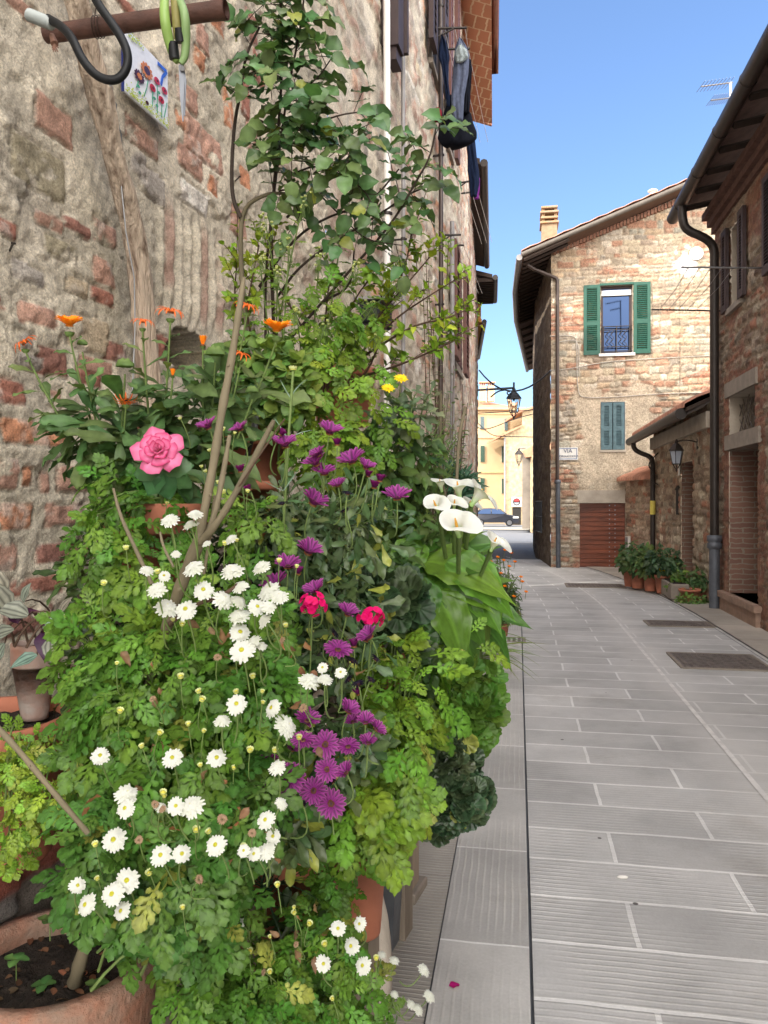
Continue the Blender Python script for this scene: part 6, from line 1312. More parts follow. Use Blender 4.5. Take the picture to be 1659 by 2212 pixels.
# blocks that carry the pots standing clear of the ground
for (x, y, Y, H, lab) in ((340, 1088, 1.66, .20, 'weathered timber block under the pot below the pink rose'), (545, 915, 2.15, .20, 'weathered timber block under the herb pot'), (540, 1040, 1.95, .14, 'weathered timber block under the half hidden pot'), (640, 1805, 1.80, .30, 'weathered timber block under the red terracotta pot'), (775, 1800, 2.05, .26, 'weathered timber block under the pale terracotta pot'), (858, 1445, 2.68, .24, 'weathered timber block behind the metal trough'), (740, 800, 2.75, .20, 'weathered timber block under the highest terracotta pot')):
    q = at(x, y, Y); zb_ = q.z - H - .002; m = MB(); m.box((q.x, q.y, zb_ / 2), (.085, .085, zb_), (.94, -.34), .004); tag(m.build('pot_block', M['blockwood']), lab, 'block', 'blocks under the flower pots')
# post, planter, log
o = thing('wooden_post', 'square weathered wooden post under the light green leaves', 'post', at(868, 1900, 3.0)); pz = at(868, 1895, 2.95); m = MB(); m.box((pz.x, pz.y, .42), (.105, .10, .84), (.94, -.34), .006); m.build('shaft', mat('weathered_post', (.32, .26, .20), rough=.9, scale=10, bump=.5, stretch=(1, 1, .12), c2=(.22, .17, .13)), o)
m = MB(); m.box((pz.x - .02, pz.y + .02, .02), (.20, .16, .04), (.94, -.34), .006); m.build('foot', M['lintel'], o); p9 = pot((pz.x, pz.y, .842), .13, .26, 'terracotta pot of the calla lilies on top of the wooden post')
o = thing('metal_trough', 'dark grey metal trough standing upright beside the wooden post', 'planter', at(830, 1955, 2.6)); a = at(812, 1960, 2.58); u = Vector((.94, -.34, 0)); v = Vector((.34, .94, 0)); m = MB()
zt_ = at(0, 1842, 2.58).z; b0 = Vector((a.x, a.y, 0)); pr = [b0 + Vector((0, 0, a.z - .25)), b0 + u * .05 + Vector((0, 0, a.z - .25)), b0 + u * .075 + Vector((0, 0, zt_)), b0 - u * .03 + Vector((0, 0, zt_))]; m.prism(pr, v * .12); m.build('trough_body', mat('grey_zinc', (.13, .14, .16), rough=.5, metal=.4, bump=.1), o)
m = MB(); m.box(b0 + u * .03 + v * .06 + Vector((0, 0, zt_ + .006)), (.135, .15, .012), (u.x, u.y), .002); m.build('trough_rim', M['lintel'], o)
o = thing('bark_log', 'pale split log leaning at the pots beside the white flowers', 'log', at(800, 2060, 2.25)); ridged([at(800, 2180, 2.3), at(806, 2080, 2.25), at(800, 1980, 2.28), at(790, 1900, 2.3), at(786, 1850, 2.3)], [.055, .060, .05, .035, .03], 'log_wood', mat('pale_split_wood', (.50, .46, .40), rough=.9, scale=12, bump=.6, stretch=(1, 1, .15), c2=(.30, .26, .22)), o, amp=.12)

# ================================================================ BARE STICKS
def stick(pts, r, parent, name='branch', matl='stick', Y=None):
    m = MB(); P = [at(*p) if len(p) == 3 else at(p[0], p[1], Y) for p in pts]; Q = chaikin(P, 2); n = len(Q); rr = np.interp(np.linspace(0, 1, n), np.linspace(0, 1, len(r)), r) * .84 * (1 + .10 * np.sin(np.arange(n) * 1.9)); m.tube(Q, list(rr), 12)
    for k in range(2, n - 2, 5):
        d = Vector((random.uniform(-1, 1), random.uniform(-1, 1), 0)).normalized(); m.tube([Q[k], Q[k] + d * rr[k] * 1.35], [rr[k] * .5, rr[k] * .3], 6)
    return m.build(name, M[matl], parent)
st_ = thing('pruned_tree', 'bare pruned sapling with cut forked branches rising from the big pot', 'tree', root1)
stick([(160, 2125, 1.46), (178, 2060, 1.44), (196, 2000, 1.42), (215, 1900, 1.42), (238, 1790, 1.43), (262, 1660, 1.42), (290, 1560, 1.40), (330, 1450, 1.34), (365, 1340, 1.28), (392, 1260, 1.24), (430, 1168, 1.22)], [.0155, .014, .0125, .012, .0115, .0125], st_, 'trunk')
stick([(428, 1172, 1.22), (440, 1110, 1.22), (462, 1000, 1.22), (480, 880, 1.23), (500, 780, 1.24), (518, 660, 1.25), (527, 600, 1.26)], [.0105, .0085, .0082, .0078, .0065, .0035], st_)
stick([(432, 1172, 1.215), (470, 1130, 1.20), (512, 1060, 1.19), (555, 980, 1.18), (592, 908, 1.17)], [.008, .0068, .0062, .0058, .0036], st_)
stick([(440, 1170, 1.23), (462, 1120, 1.23), (475, 1060, 1.23), (486, 1000, 1.235), (496, 940, 1.24)], [.0068, .006, .0055, .0035], st_)
stick([(440, 1240, 1.25), (452, 1170, 1.245), (460, 1110, 1.24), (464, 1070, 1.24)], [.003, .0038, .003], st_)
stick([(362, 1352, 1.27), (420, 1305, 1.19), (480, 1288, 1.15), (515, 1262, 1.14)], [.005, .004, .003], st_, matl='stem_brown')
stick([(510, 1060, 1.19), (560, 985, 1.15), (600, 925, 1.13), (615, 905, 1.12)], [.0018, .0015, .001], st_, matl='stem_brown')
s2_ = thing('dead_stick', 'thin pale grey stick slanting above the left white flowers', 'stick', at(325, 1255, 1.2)); stick([(245, 1055, 1.22), (258, 1110, 1.21), (290, 1180, 1.20), (328, 1262, 1.18)], [.0022, .0032, .0038, .004], s2_)
s2_ = thing('dead_stick', 'short dead stick standing left of the pruned fork', 'stick', at(410, 1170, 1.2)); stick([(346, 1150, 1.22), (352, 1180, 1.21), (375, 1225, 1.2)], [.0022, .0026, .0026], s2_)
s2_ = thing('dead_stick', 'long dark stick slanting down from the left picture edge', 'stick', at(185, 1795, 1.15)); stick([(-30, 1545, 1.12), (40, 1620, 1.12), (110, 1705, 1.12), (190, 1800, 1.13)], [.0055, .0050, .0046], s2_, matl='stick')
fl_ = thing('metal_file', 'steel file with ridged handle stuck upright in the herb pot', 'tool', at(535, 985, 1.7)); m = MB(); m.tube([at(555, 898, 1.70), at(553, 905, 1.70), at(545, 950, 1.70)], [.0045, .0075, .0072], 10); m.build('handle', mat('ridged_steel', (.14, .15, .16), rough=.4, metal=.7, scale=120, bump=.3), fl_); m = MB(); m.tube([at(545, 950, 1.70), at(534, 985, 1.71), at(520, 1040, 1.72)], [.0045, .006, .005], 6); m.build('shank', M['dark_metal'], fl_)
FEV = (.076, .178, .020); FEVL = (.135, .25, .022); FEVD = (.056, .148, .024)
# ================================================================ PLANTS : feverfew
def fev(label, root, blobs, tips, size=.055, c=FEV, yel=.02, per=8, sh=260, grp='feverfew plants', r=.0021, shsize=None, lift=.5):
    p = Plant('feverfew', label, root, grp, 'plant'); tp = []
    for b in blobs:
        q, v = blob_pts(*b[:6], int(tips * b[6] * .72), .5); tp += list(q)
    size *= 1.10; paths = p.stems(tp, r, 8, lift=lift); p.leafy('lobed', paths, size, per, c, t0=.3, droop=.25, yel=yel)
    for b in blobs: p.shell('lobed', b[:6], int(sh * b[6] * .42), (shsize or size) * .98, c, yel=yel, droop=.4)
    return p
pA = fev('feverfew with ragged leaves below and left of the pink rose', at(340, 1090, 1.70), [(250, 1160, 1.50, 75, 90, .08, .8), (400, 1262, 1.45, 110, 55, .10, .55), (250, 1060, 1.55, 60, 40, .06, .2), (560, 1130, 1.52, 55, 60, .06, .3)], 16, .062, FEV, sh=190)
pB = fev('largest feverfew covered with double white flowers in the middle of the bank', at(300, 1700, 1.55), [(440, 1420, 1.38, 170, 120, .14, 1.2), (330, 1480, 1.38, 150, 140, .14, 1.0), (530, 1500, 1.36, 85, 150, .12, .8), (440, 1620, 1.34, 180, 120, .14, 1.3), (250, 1600, 1.38, 80, 90, .08, .5), (215, 1400, 1.45, 55, 90, .08, .6), (570, 1330, 1.42, 50, 70, .08, .35)], 24, .062, FEV, sh=300)
pC = fev('lower feverfew spreading above the dark soil of the big pot', at(330, 2050, 1.45), [(270, 1780, 1.30, 90, 110, .10, .9), (210, 1900, 1.3, 60, 40, .05, .2), (360, 1830, 1.26, 150, 120, .14, 1.2), (520, 1720, 1.28, 85, 90, .10, .7), (400, 1900, 1.30, 100, 60, .10, .7), (455, 1960, 1.34, 75, 60, .10, .45)], 22, .062, FEVD, sh=280, yel=.04)
pD = fev('feverfew at the very bottom with flowers reaching over the pavement', at(620, 2300, 1.75), [(620, 2090, 1.50, 170, 110, .16, 1.4), (550, 2130, 1.40, 110, 80, .14, .9), (425, 2085, 1.34, 60, 50, .08, .3), (695, 1960, 1.75, 65, 110, .12, .8), (750, 2165, 1.65, 75, 60, .12, .7), (715, 1870, 1.72, 35, 60, .06, .3), (650, 2230, 1.5, 240, 70, .16, 1.2)], 20, .055, FEV, sh=290, yel=.05)
pE = fev('small-leaved feverfew at the left edge hanging over the wide terracotta pot', at(30, 1600, 1.58), [(30, 1640, 1.42, 50, 30, .05, .25), (110, 1700, 1.38, 55, 50, .06, .4), (50, 1760, 1.38, 60, 50, .06, .4), (20, 1830, 1.42, 40, 30, .04, .2)], 20, .034, FEVL, sh=420)
# bright green big leafed one at the right
pF = fev('bright green leafy feverfew without flowers right of the purple daisies', at(800, 1830, 2.0), [(820, 1640, 1.72, 95, 130, .12, 1.0), (790, 1740, 1.70, 85, 90, .10, .9), (880, 1500, 1.85, 85, 110, .10, .8), (845, 1730, 1.78, 45, 50, .08, .4), (840, 1390, 1.9, 45, 60, .06, .3), (1000, 1390, 2.1, 50, 30, .05, .12)], 16, .082, (.105, .215, .020), sh=170, grp='feverfew plants')
# tall one behind, going up the wall
pG = Plant('feverfew', 'tall slender feverfew with bud clusters rising in front of the wall below the rose', at(640, 1000, 2.2), 'feverfew plants')
tt = [at(x, y, Y) for x, y, Y in ((655, 440, 1.95), (575, 490, 1.98), (690, 560, 2.0), (625, 540, 2.0), (740, 500, 2.05), (765, 585, 2.0), (600, 600, 2.0), (560, 560, 2.0), (800, 660, 2.1), (700, 700, 2.0), (640, 680, 1.95), (820, 720, 2.1), (860, 610, 2.15))]
ph = pG.stems(tt, .0024, 12, spread=.06, lift=.9); pG.leafy('lobed', ph, .062, 12, FEVL, t0=.35, droop=.1, grow=.6)
for b in ((690, 830, 2.05, 130, 110, .12), (700, 960, 2.0, 70, 60, .08), (780, 920, 2.1, 90, 90, .08), (700, 700, 2.05, 110, 90, .1)): pG.shell('lobed', b, 55, .070, (.105, .21, .020))
for t in tt:
    for k in range(9): pG.flower(BUD, np.array(t) + rng.normal(size=3) * .010 + [0, 0, .008], (rng.normal() * .3, rng.normal() * .3, 1), .011, sroot=np.array(t) - [0, 0, .03], sr=.0006)
pG.finish()
WH = [(pB, 1.13, [(367, 1125, 36), (422, 1112, 30), (412, 1135, 32), (420, 1228, 44), (340, 1274, 40), (440, 1276, 42), (360, 1314, 46), (402, 1318, 44), (482, 1297, 44), (502, 1235, 46), (520, 1268, 34), (565, 1226, 38), (583, 1278, 48), (604, 1290, 36), (515, 1300, 36), (517, 1332, 46), (555, 1312, 36), (580, 1312, 32), (573, 1340, 36), (518, 1367, 42), (523, 1407, 50), (548, 1388, 34), (565, 1396, 24), (318, 1233, 28), (355, 1245, 26), (380, 1197, 20), (500, 1165, 26), (447, 1175, 20), (670, 1472, 46), (702, 1468, 32), (697, 1443, 24), (736, 1453, 24), (511, 1522, 42), (590, 1530, 40), (617, 1570, 50), (480, 1558, 34), (600, 1658, 36), (217, 1633, 36), (373, 1638, 40), (468, 1638, 40)]),
      (pC, 1.08, [(274, 1717, 46), (272, 1747, 38), (380, 1742, 36), (415, 1743, 48), (247, 1815, 48), (348, 1848, 42), (392, 1845, 38), (467, 1826, 42), (575, 1772, 38), (590, 1807, 32), (608, 1737, 28), (575, 1840, 38), (550, 1845, 30), (527, 1838, 26), (167, 1913, 32), (188, 1955, 44), (244, 1932, 46), (275, 1903, 48), (264, 1968, 38), (348, 1745, 26)]),
      (pD, 1.30, [(730, 2006, 32), (778, 1996, 28), (698, 2082, 32), (760, 2044, 34), (785, 2086, 34), (520, 1995, 20), (495, 1998, 18)])]
OPEN = {(440, 1276), (402, 1318), (518, 1367), (523, 1407), (697, 1443), (736, 1453), (511, 1522), (590, 1530), (217, 1633), (373, 1638), (468, 1638), (380, 1742), (348, 1848), (392, 1845), (467, 1826), (575, 1772), (590, 1807), (167, 1913), (188, 1955), (244, 1932), (275, 1903), (264, 1968), (730, 2006), (698, 2082), (760, 2044), (785, 2086), (778, 1996), (272, 1747), (355, 1245), (555, 1312), (247, 1815), (550, 1845), (527, 1838), (520, 1995)}
for pl_, Yf, lst in WH:
    for i, (x, y, d) in enumerate(lst):
        Yv = Yf + rng.uniform(-.02, .03); pos = at(x, y, Yv); sc = d / FP * Yv; op = (x, y) in OPEN; pr = (FO if op else FF)[i % 3]
        side = .55 if op else rng.uniform(.2, .6); sc *= 1.18; ax = (rng.normal() * .36, -side - (.5 if op else .1), .75); pl_.flower(pr, pos, ax, sc, sroot=np.array(pos) + [rng.uniform(-.04, .04), .12, -.16], sr=.0013)
for x, y, d in ((825, 2062, 20), (852, 2075, 24), (915, 2095, 32), (927, 2152, 32), (903, 2181, 28), (888, 2170, 24), (852, 2148, 20)):
    pos = at(x, y, 1.62); sr = np.array(at(800, 2150, 1.62)); pD.flower(FF[x % 3], pos, (.5 if x > 870 else .2, -.25, .75), d / FP * 1.62, sroot=sr, sr=.0013)
for pl_, Yf, n, bx in ((pB, 1.15, 30, (220, 660, 1150, 1700)), (pC, 1.09, 10, (130, 600, 1700, 1980)), (pD, 1.30, 12, (520, 820, 1960, 2160)), (pA, 1.38, 12, (300, 560, 900, 1150))):
    for k in range(n):
        x, y = rng.uniform(bx[0], bx[1]), rng.uniform(bx[2], bx[3]); pos = at(x, y, Yf + .03); pl_.flower(BUD, pos, (rng.normal() * .3, -.4, 1), rng.uniform(.009, .015), sroot=np.array(pos) + [0, .08, -.12], sr=.0009)
SPENT = [('spent_flower', (lambda d: d[0][1])(daisy(31, 16, .9, 2.2, lambda t, u: (.30, .20, .13), L=.40, wd=.06, name='spent_flower')))]
for q, Yf, lst in ((pB, 1.15, ((610, 1385), (470, 1420), (330, 1510), (655, 1530))), (pC, 1.09, ((335, 1738), (352, 1748), (480, 1770), (545, 1800), (430, 1900), (300, 1815))), (pD, 1.32, ((640, 2040), (570, 2100)))):
    for x, y in lst: ps = at(x, y, Yf); q.flower(SPENT, ps, (rng.normal() * .5, -.6, .6), rng.uniform(.014, .022), sroot=np.array(ps) + [0, .08, -.1], sr=.001)
    P, D, Nn = [], [], []
    for k in range(26): x, y = lst[k % len(lst)]; P.append(np.array(at(x + rng.normal() * 70, y + rng.normal() * 60, Yf + .09))); D.append(rng.normal(size=3) + [0, 0, -1]); Nn.append(rng.normal(size=3) + [0, -.5, .3])
    q.L.add('ovate', P, D, Nn, rng.uniform(.012, .026, 26), (.20, .12, .06), .4)
for q in (pA, pB, pC, pD, pE, pF): q.finish()

# ---------------------------------------------------------------- calendula
CG = (.085, .155, .050)
cal = Plant('calendula', 'marigold plant with orange flowers and drying heads above the pink rose', at(340, 1090, 1.78), 'marigold plants')
heads = [(150, 705, 50, 'o'), (55, 742, 40, 'w'), (308, 697, 34, 'w'), (368, 676, 44, 'w'), (438, 735, 30, 'c'), (598, 716, 54, 'o'), (533, 664, 40, 'w'), (272, 862, 40, 'd'), (520, 768, 34, 'w'), (178, 742, 26, 'b'), (270, 790, 40, 's'), (465, 765, 44, 's'), (373, 800, 22, 'c'), (545, 845, 30, 's')]
paths = []
for x, y, d, k in heads:
    Y = 1.55; t = np.array(at(x, y + 18, Y)); r0 = np.array(at(250 if x < 300 else (440 if x > 400 else 340), 1075, 1.70)); mid = r0 * .35 + t * .65 + [0, 0, -.06]; mid[2] = r0[2] * .55 + t[2] * .45 if abs(x - 340) < 120 else r0[2] * .40 + t[2] * .60 - .03
    pth = bez(r0, mid, t, 12); paths.append(pth); cal.mb.tube([Vector(q) for q in pth], [.0036 - .0018 * i / 11 for i in range(12)], 6, cap=False)
    pos = at(x, y, Y); sc = d / FP * Y; side = -1 if x < 100 else (0 if x < 500 else .2)
    if k == 'o': cal.flower(CA[0:1][0], pos, (.1, -.3, 1), sc * 1.4, stem=False)
    elif k == 'w': cal.flower(CW_[0], pos, (side * .8 + .2, -.3, .9), sc * 1.6, stem=False)
    elif k == 'c': cal.flower(CC[0], at(x, y + 12, Y), (.05, -.1, 1), sc * 1.5, stem=False)
    elif k == 'd': cal.flower(CW_[0], pos, (.1, -.3, -1), sc * 1.4, stem=False)
    g_ = dome('seed_head' if k in 'sb' else 'calyx', .5, .5, M['petal'], n=14, rough=.5 if k == 's' else .15, c0=(.20, .28, .09), c1=(.10, .17, .05)); o_ = link(g_.name, g_, None); o_.parent = cal.o; ps = at(x, y + (2 if k in 'sb' else 13), Y + .004); o_.location = ps - Vector(cal.root); o_.scale = (sc * (.85 if k in 'sb' else .42),) * 3
    if k not in 'sb': o_.rotation_euler = (math.pi, 0, 0)
cal.leafy('spat', paths, .088, 15, CG, t0=.1, t1=.97, droop=.05, grow=.55, up=.5, out=.8)
for b in ((270, 930, 1.62, 110, 60, .07), (430, 880, 1.65, 90, 60, .08), (330, 1000, 1.66, 80, 40, .06)): cal.shell('spat', b, 60, .10, CG, droop=.1)
cal.L.add('spat', [at(290, 960, 1.55), at(430, 960, 1.55), at(380, 1010, 1.52), at(540, 840, 1.6), at(420, 880, 1.6)], [[-1.2, -.2, .25], [1, -.3, -.1], [1, -.3, -.25], [1, -.2, -.3], [.5, 0, 1]], [[0, -.6, .9]] * 5, .135, CG)
cal.finish()
stc = Plant('calendula', 'low bush of small orange marigolds standing by itself along the kerb', at(1080, 1345, 7.2), 'marigold plants'); tp = []
for b in ((1085, 1255, 7.2, 38, 60, .25), (1055, 1230, 7.3, 28, 45, .2), (1105, 1290, 7.1, 20, 35, .15)): tp += list(blob_pts(*b, 32, .6)[0])
ph = stc.stems(tp, .004, 6, spread=.08); stc.leafy('lance', ph, .13, 12, (.075, .13, .05), t0=.15)
for k, (x, y) in enumerate(((1090, 1190), (1104, 1196), (1112, 1215), (1125, 1248), (1128, 1258), (1136, 1280), (1100, 1225), (1070, 1245), (1082, 1240), (1078, 1262), (1090, 1268), (1096, 1256), (1060, 1215), (1075, 1205), (1110, 1290), (1092, 1305), (1066, 1275), (1088, 1212))): stc.flower(CA[0], at(x, y, 6.95), (.1, -.4, 1), .045, sroot=at(x - 4, y + 30, 7.1), sr=.002)
stc.finish()
pot_at(1078, 1318, 7.3, 50, .24, 'pot of the small orange marigold bush by the kerb')

# ---------------------------------------------------------------- purple African daisies
def osteo(label, root, blobs, fl, Yf, n=40, c=(.065, .12, .045)):
    p = Plant('african_daisy', label, root, 'purple daisy plants', 'plant'); tp = []
    for b in blobs: tp += list(blob_pts(*b, n, .5)[0])
    ph = p.stems(tp, .0016, 7); p.leafy('spat', ph, .042, 12, c, t0=.2, yel=.05, grow=.35, out=.7, up=.5)
    for b in blobs: p.shell('spat', b, 80, .058, c, droop=.1, yel=.06)
    for i, (x, y, d, k) in enumerate(fl):
        pos = at(x, y, Yf + rng.uniform(-.03, .03)); sc = d / FP * Yf * (1.08 if k in 'fo' else 1.28)
        if k == 'f': ax = (rng.normal() * .15, -1, .35 + rng.normal() * .1); pr = OS[i % 2]
        elif k == 'o': ax = (rng.normal() * .3, -.45, .8); pr = OS[1]
        elif k == 's': ax = (rng.normal() * .35, -.42, .9); pr = OC[i % 2]
        elif k == 'b': ax = (rng.normal(), -.3, 1); pr = OB[0]
        else: ax = (rng.normal() * .3, -.2, 1); pr = OD[0]
        p.flower(pr, pos, ax, sc, sroot=np.array(pos) + [rng.uniform(-.06, .02), .10, -.16], sr=.0015)
    return p.finish('dark_leaf', 'stem_dark' if False else 'stem_green')
osteo('upper purple daisy plant around the pruned fork with many cup-shaped flowers', at(640, 1230, 1.85), [(640, 1140, 1.72, 100, 100, .10), (760, 1130, 1.75, 110, 90, .10), (700, 1290, 1.72, 130, 90, .12), (740, 1400, 1.70, 90, 70, .10)],
      [(712, 938, 56, 's'), (728, 962, 40, 'd'), (616, 966, 54, 's'), (520, 930, 42, 's'), (452, 926, 46, 's'), (605, 940, 36, 'd'), (685, 1005, 54, 's'), (700, 1025, 50, 's'), (690, 985, 40, 's'), (762, 1000, 62, 's'), (790, 1012, 40, 's'), (730, 1050, 36, 's'), (675, 1090, 62, 's'), (858, 1078, 60, 's'), (808, 1055, 44, 'd'), (795, 1030, 36, 'd'), (750, 1068, 30, 'b'), (820, 1040, 40, 'd'), (665, 1196, 58, 's'), (622, 1226, 56, 's'), (643, 1240, 40, 'd'), (597, 1265, 60, 's'), (684, 1280, 50, 's'), (678, 1310, 36, 'd'), (750, 1328, 48, 's'), (730, 1405, 60, 'o'), (800, 1378, 50, 's'), (765, 1397, 44, 'd'), (790, 1385, 40, 'd'), (520, 1020, 40, 'd'), (540, 1060, 34, 'd'), (745, 1105, 26, 'b'), (720, 1370, 34, 'b'), (760, 1430, 34, 'b'), (810, 1425, 30, 'b'), (775, 1480, 36, 'b'), (755, 1470, 30, 'b'), (800, 1470, 26, 'b'), (775, 1500, 36, 'd'), (610, 1090, 28, 'b')], 1.43)
osteo('lower purple daisy plant with wide open dark-eyed flowers', at(660, 1800, 1.75), [(660, 1650, 1.60, 110, 110, .10), (740, 1600, 1.62, 80, 60, .08), (620, 1790, 1.58, 60, 40, .06), (600, 1480, 1.64, 70, 100, .08)],
      [(752, 1538, 48, 's'), (762, 1560, 36, 's'), (790, 1562, 40, 's'), (812, 1576, 38, 's'), (703, 1608, 58, 'f'), (752, 1614, 50, 'o'), (795, 1606, 38, 's'), (663, 1560, 56, 's'), (706, 1662, 50, 'f'), (748, 1670, 42, 's'), (626, 1680, 68, 'f'), (678, 1708, 58, 'f'), (715, 1736, 62, 'f'), (655, 1600, 50, 'o'), (630, 1620, 34, 's'), (720, 1690, 34, 'b'), (655, 1740, 26, 'b'), (585, 1640, 40, 's'), (570, 1700, 30, 's')], 1.27)

# ---------------------------------------------------------------- pink rose
def rosemesh():
    V, F, C = [], [], []
    def pet(ang, r, w_, h, op, curl, tipc, seed):
        rr = random.Random(seed); b = len(V); nu, nv = 10, 8
        for j in range(nv + 1):
            t = j / nv
            for i in range(nu + 1):
                u = -1 + 2 * i / nu; hw = w_ * (math.sin(math.pi * (.12 + (.72 if r > .16 else .60) * t)) ** .8); a = ang + u * hw * (.95 if r < .2 else .75)
                prof_r = r * (.25 + .75 * min(1, t * 1.6)) + t * t * math.sin(op) * h + (t > .75) * (t - .75) * curl; z = t * h * math.cos(op) - max(0, t - .72) * curl * .9 - .10 * u * u * t * (1 if op > .6 else 0) + .03 * math.sin(u * 5 + seed) * t
                edge = max(abs(u) ** 5 * .7, sstep(.80, 1.0, t) * .9); point = 1 + .10 * (1 - abs(u)) ** 1.5 * sstep(.6, 1, t); prof_r *= point
                V.append((math.cos(a) * prof_r, math.sin(a) * prof_r, z)); k = min(1, edge * 1.1) * tipc; p0, p1 = (.66, .19, .37), (.44, .012, .11)
                base = [q * (.80 + .25 * t) for q in p0]; C.append(tuple(base[q] * (1 - k) + p1[q] * k for q in range(3)))
        for j in range(nv):
            for i in range(nu): a = b + j * (nu + 1) + i; F.extend([(a, a + 1, a + nu + 2), (a, a + nu + 2, a + nu + 1)])
    for k in range(5): pet(k * 1.257 + .3, .17, .82, .44, 1.25, .18, .6, k)
    for k in range(5): pet(k * 1.257 + .95, .13, .80, .36, .92, .15, .9, 10 + k)
    for k in range(4): pet(k * 1.57 + .2, .10, .85, .33, .60, .10, 1, 20 + k)
    for k in range(3): pet(k * 2.1 + .6, .07, 1.2, .32, .34, .06, 1, 30 + k)
    for k in range(3): pet(k * 2.1, .035, 1.5, .30, .16, .03, 1, 40 + k)
    return pmesh('rose_head', V, F, C, M['rosepetal'])
M['rosepetal'] = mat_leaf('rose_petal', .22, .45, .35, var=.04, scale=200)
rs = Plant('artificial_rose', 'large pink rose with darker petal edges, the biggest bloom in the bank', at(350, 1085, 1.55), None, 'flower')
pos = at(343, 976, 1.34); sc = 138 / FP * 1.36; rs.flower([('rose_head', rosemesh())], pos, (.12, -1, .45), sc * .61, spin=.3, stem=False)
rs.mb.tube([Vector(q) for q in bez(np.array(rs.root), np.array(at(345, 1040, 1.5)), np.array(pos) + [0, .02, 0], 8)], .003, 6, cap=False); rs.L.add('rose', [np.array(pos) + [.0, .02, -.03]] * 4, [[-1, 0, -.1], [1, 0, .2], [.3, 0, -1], [-.6, 0, -.9]], [[0, -1, .3]] * 4, .055, (.05, .13, .045)); rs.finish('gloss_leaf')

# ---------------------------------------------------------------- herb with round leaves, shrub, undergrowth
he = Plant('herb', 'pale green round-leaved herb filling its terracotta pot behind the marigolds', at(545, 915, 2.12), None, 'plant'); tp = []
for b in ((560, 800, 1.98, 100, 60, .08), (620, 830, 1.98, 60, 70, .08), (510, 870, 1.98, 60, 40, .06)): tp += list(blob_pts(*b, 45, .4)[0])
ph = he.stems(tp, .0012, 7); he.leafy('roundsmall', ph, .030, 12, (.115, .215, .045), t0=.35, droop=0, grow=.2, up=.8, out=1)
for b in ((560, 800, 1.98, 105, 65, .08), (620, 840, 1.98, 60, 75, .08), (520, 880, 1.98, 60, 40, .05)): he.shell('roundsmall', b, 190, 0.042, (.11, .205, .042), droop=.05, up=.8)
he.finish()
sb = Plant('shrub', 'twiggy shrub with fresh yellow-green leaves reaching right in front of the wall', at(700, 900, 2.5), None, 'shrub')
sp_ = [[(700, 900, 2.4), (760, 780, 2.3), (850, 690, 2.2), (925, 640, 2.15), (990, 600, 2.1)], [(700, 850, 2.4), (780, 730, 2.3), (850, 640, 2.3), (880, 560, 2.2), (888, 505, 2.2)], [(700, 850, 2.4), (700, 760, 2.3), (705, 650, 2.25), (720, 560, 2.2)], [(740, 800, 2.4), (830, 740, 2.2), (900, 700, 2.1), (960, 690, 2.05), (1012, 668, 2.05)], [(560, 800, 2.3), (530, 680, 2.2), (545, 600, 2.15), (560, 530, 2.15)], [(520, 760, 2.3), (505, 640, 2.25), (512, 570, 2.2)], [(700, 800, 2.4), (650, 700, 2.2), (600, 620, 2.15), (580, 560, 2.1)], [(760, 820, 2.4), (860, 790, 2.2), (930, 760, 2.1), (985, 735, 2.1)], [(740, 820, 2.4), (800, 700, 2.2), (900, 590, 2.2), (940, 540, 2.2)], [(740, 860, 2.4), (800, 800, 2.3), (830, 700, 2.3), (820, 610, 2.3)], [(700, 860, 2.4), (740, 700, 2.2), (770, 640, 2.2), (800, 600, 2.1)]]
ph = []
for q in sp_:
    P = [np.array(v) for v in chaikin([at(*v) for v in q], 2)]; n = len(P); sb.mb.tube([Vector(v) for v in P], [.0045 - .0032 * i / (n - 1) for i in range(n)], 6, cap=False); ph.append(np.array(P))
    for k in range(9): i = int(n * (.25 + .08 * k)); i = min(i, n - 2); a = P[i]; d = nrm(P[i + 1] - P[i]); e = a + (d * .5 + rng.normal(size=3) * [.5, .3, .5] + [0.1, 0, .3]) * rng.uniform(.04, .11); pp = bez(a, (a + e) / 2 + [0, 0, .01], e, 6); ph.append(pp); sb.mb.tube([Vector(v) for v in pp], .0011, 4, cap=False)
for p_ in ph: sb.leafy('ovate', [p_], .036, 9 if len(p_) > 6 else 7, (.18, .30, .024), t0=.2, droop=-.25, grow=.2, up=.4, out=.8)
sb.finish(stemm='stem_brown')
ug = Plant('shrub', 'mixed dark leafy shrub filling the middle of the bank behind the purple daisies', at(800, 1300, 2.5), None, 'shrub')
tp = []
for b in ((860, 1000, 2.3, 90, 100, .12), (940, 980, 2.5, 60, 90, .1), (900, 1180, 2.3, 110, 90, .12), (780, 1230, 2.1, 110, 90, .12)): tp += list(blob_pts(*b, 45, .5)[0])
ph = ug.stems(tp, .0022, 7); ug.leafy('ovate', ph, .048, 13, (.085, .165, .034), t0=.2, up=.5, out=.8, var=.35)
for b in ((860, 1000, 2.3, 90, 100, .12), (900, 1180, 2.3, 110, 90, .12), (780, 1240, 2.1, 120, 100, .12), (780, 1020, 2.2, 100, 80, .1)): ug.shell('ovate', b, 120, .062, (.06, .125, .028), var=.4)
ug.finish()
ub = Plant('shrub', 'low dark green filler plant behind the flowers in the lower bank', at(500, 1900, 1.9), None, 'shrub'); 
for b in ((600, 1650, 1.78, 200, 200, .12), (400, 1500, 1.65, 250, 200, .1), (520, 2080, 1.7, 260, 150, .15), (300, 1250, 1.68, 160, 120, .05), (820, 1500, 2.0, 120, 250, .15), (520, 1190, 1.8, 150, 80, .08)): ub.shell('spat', b, 300, .06, (.035, .07, .02), var=.4, droop=.2)
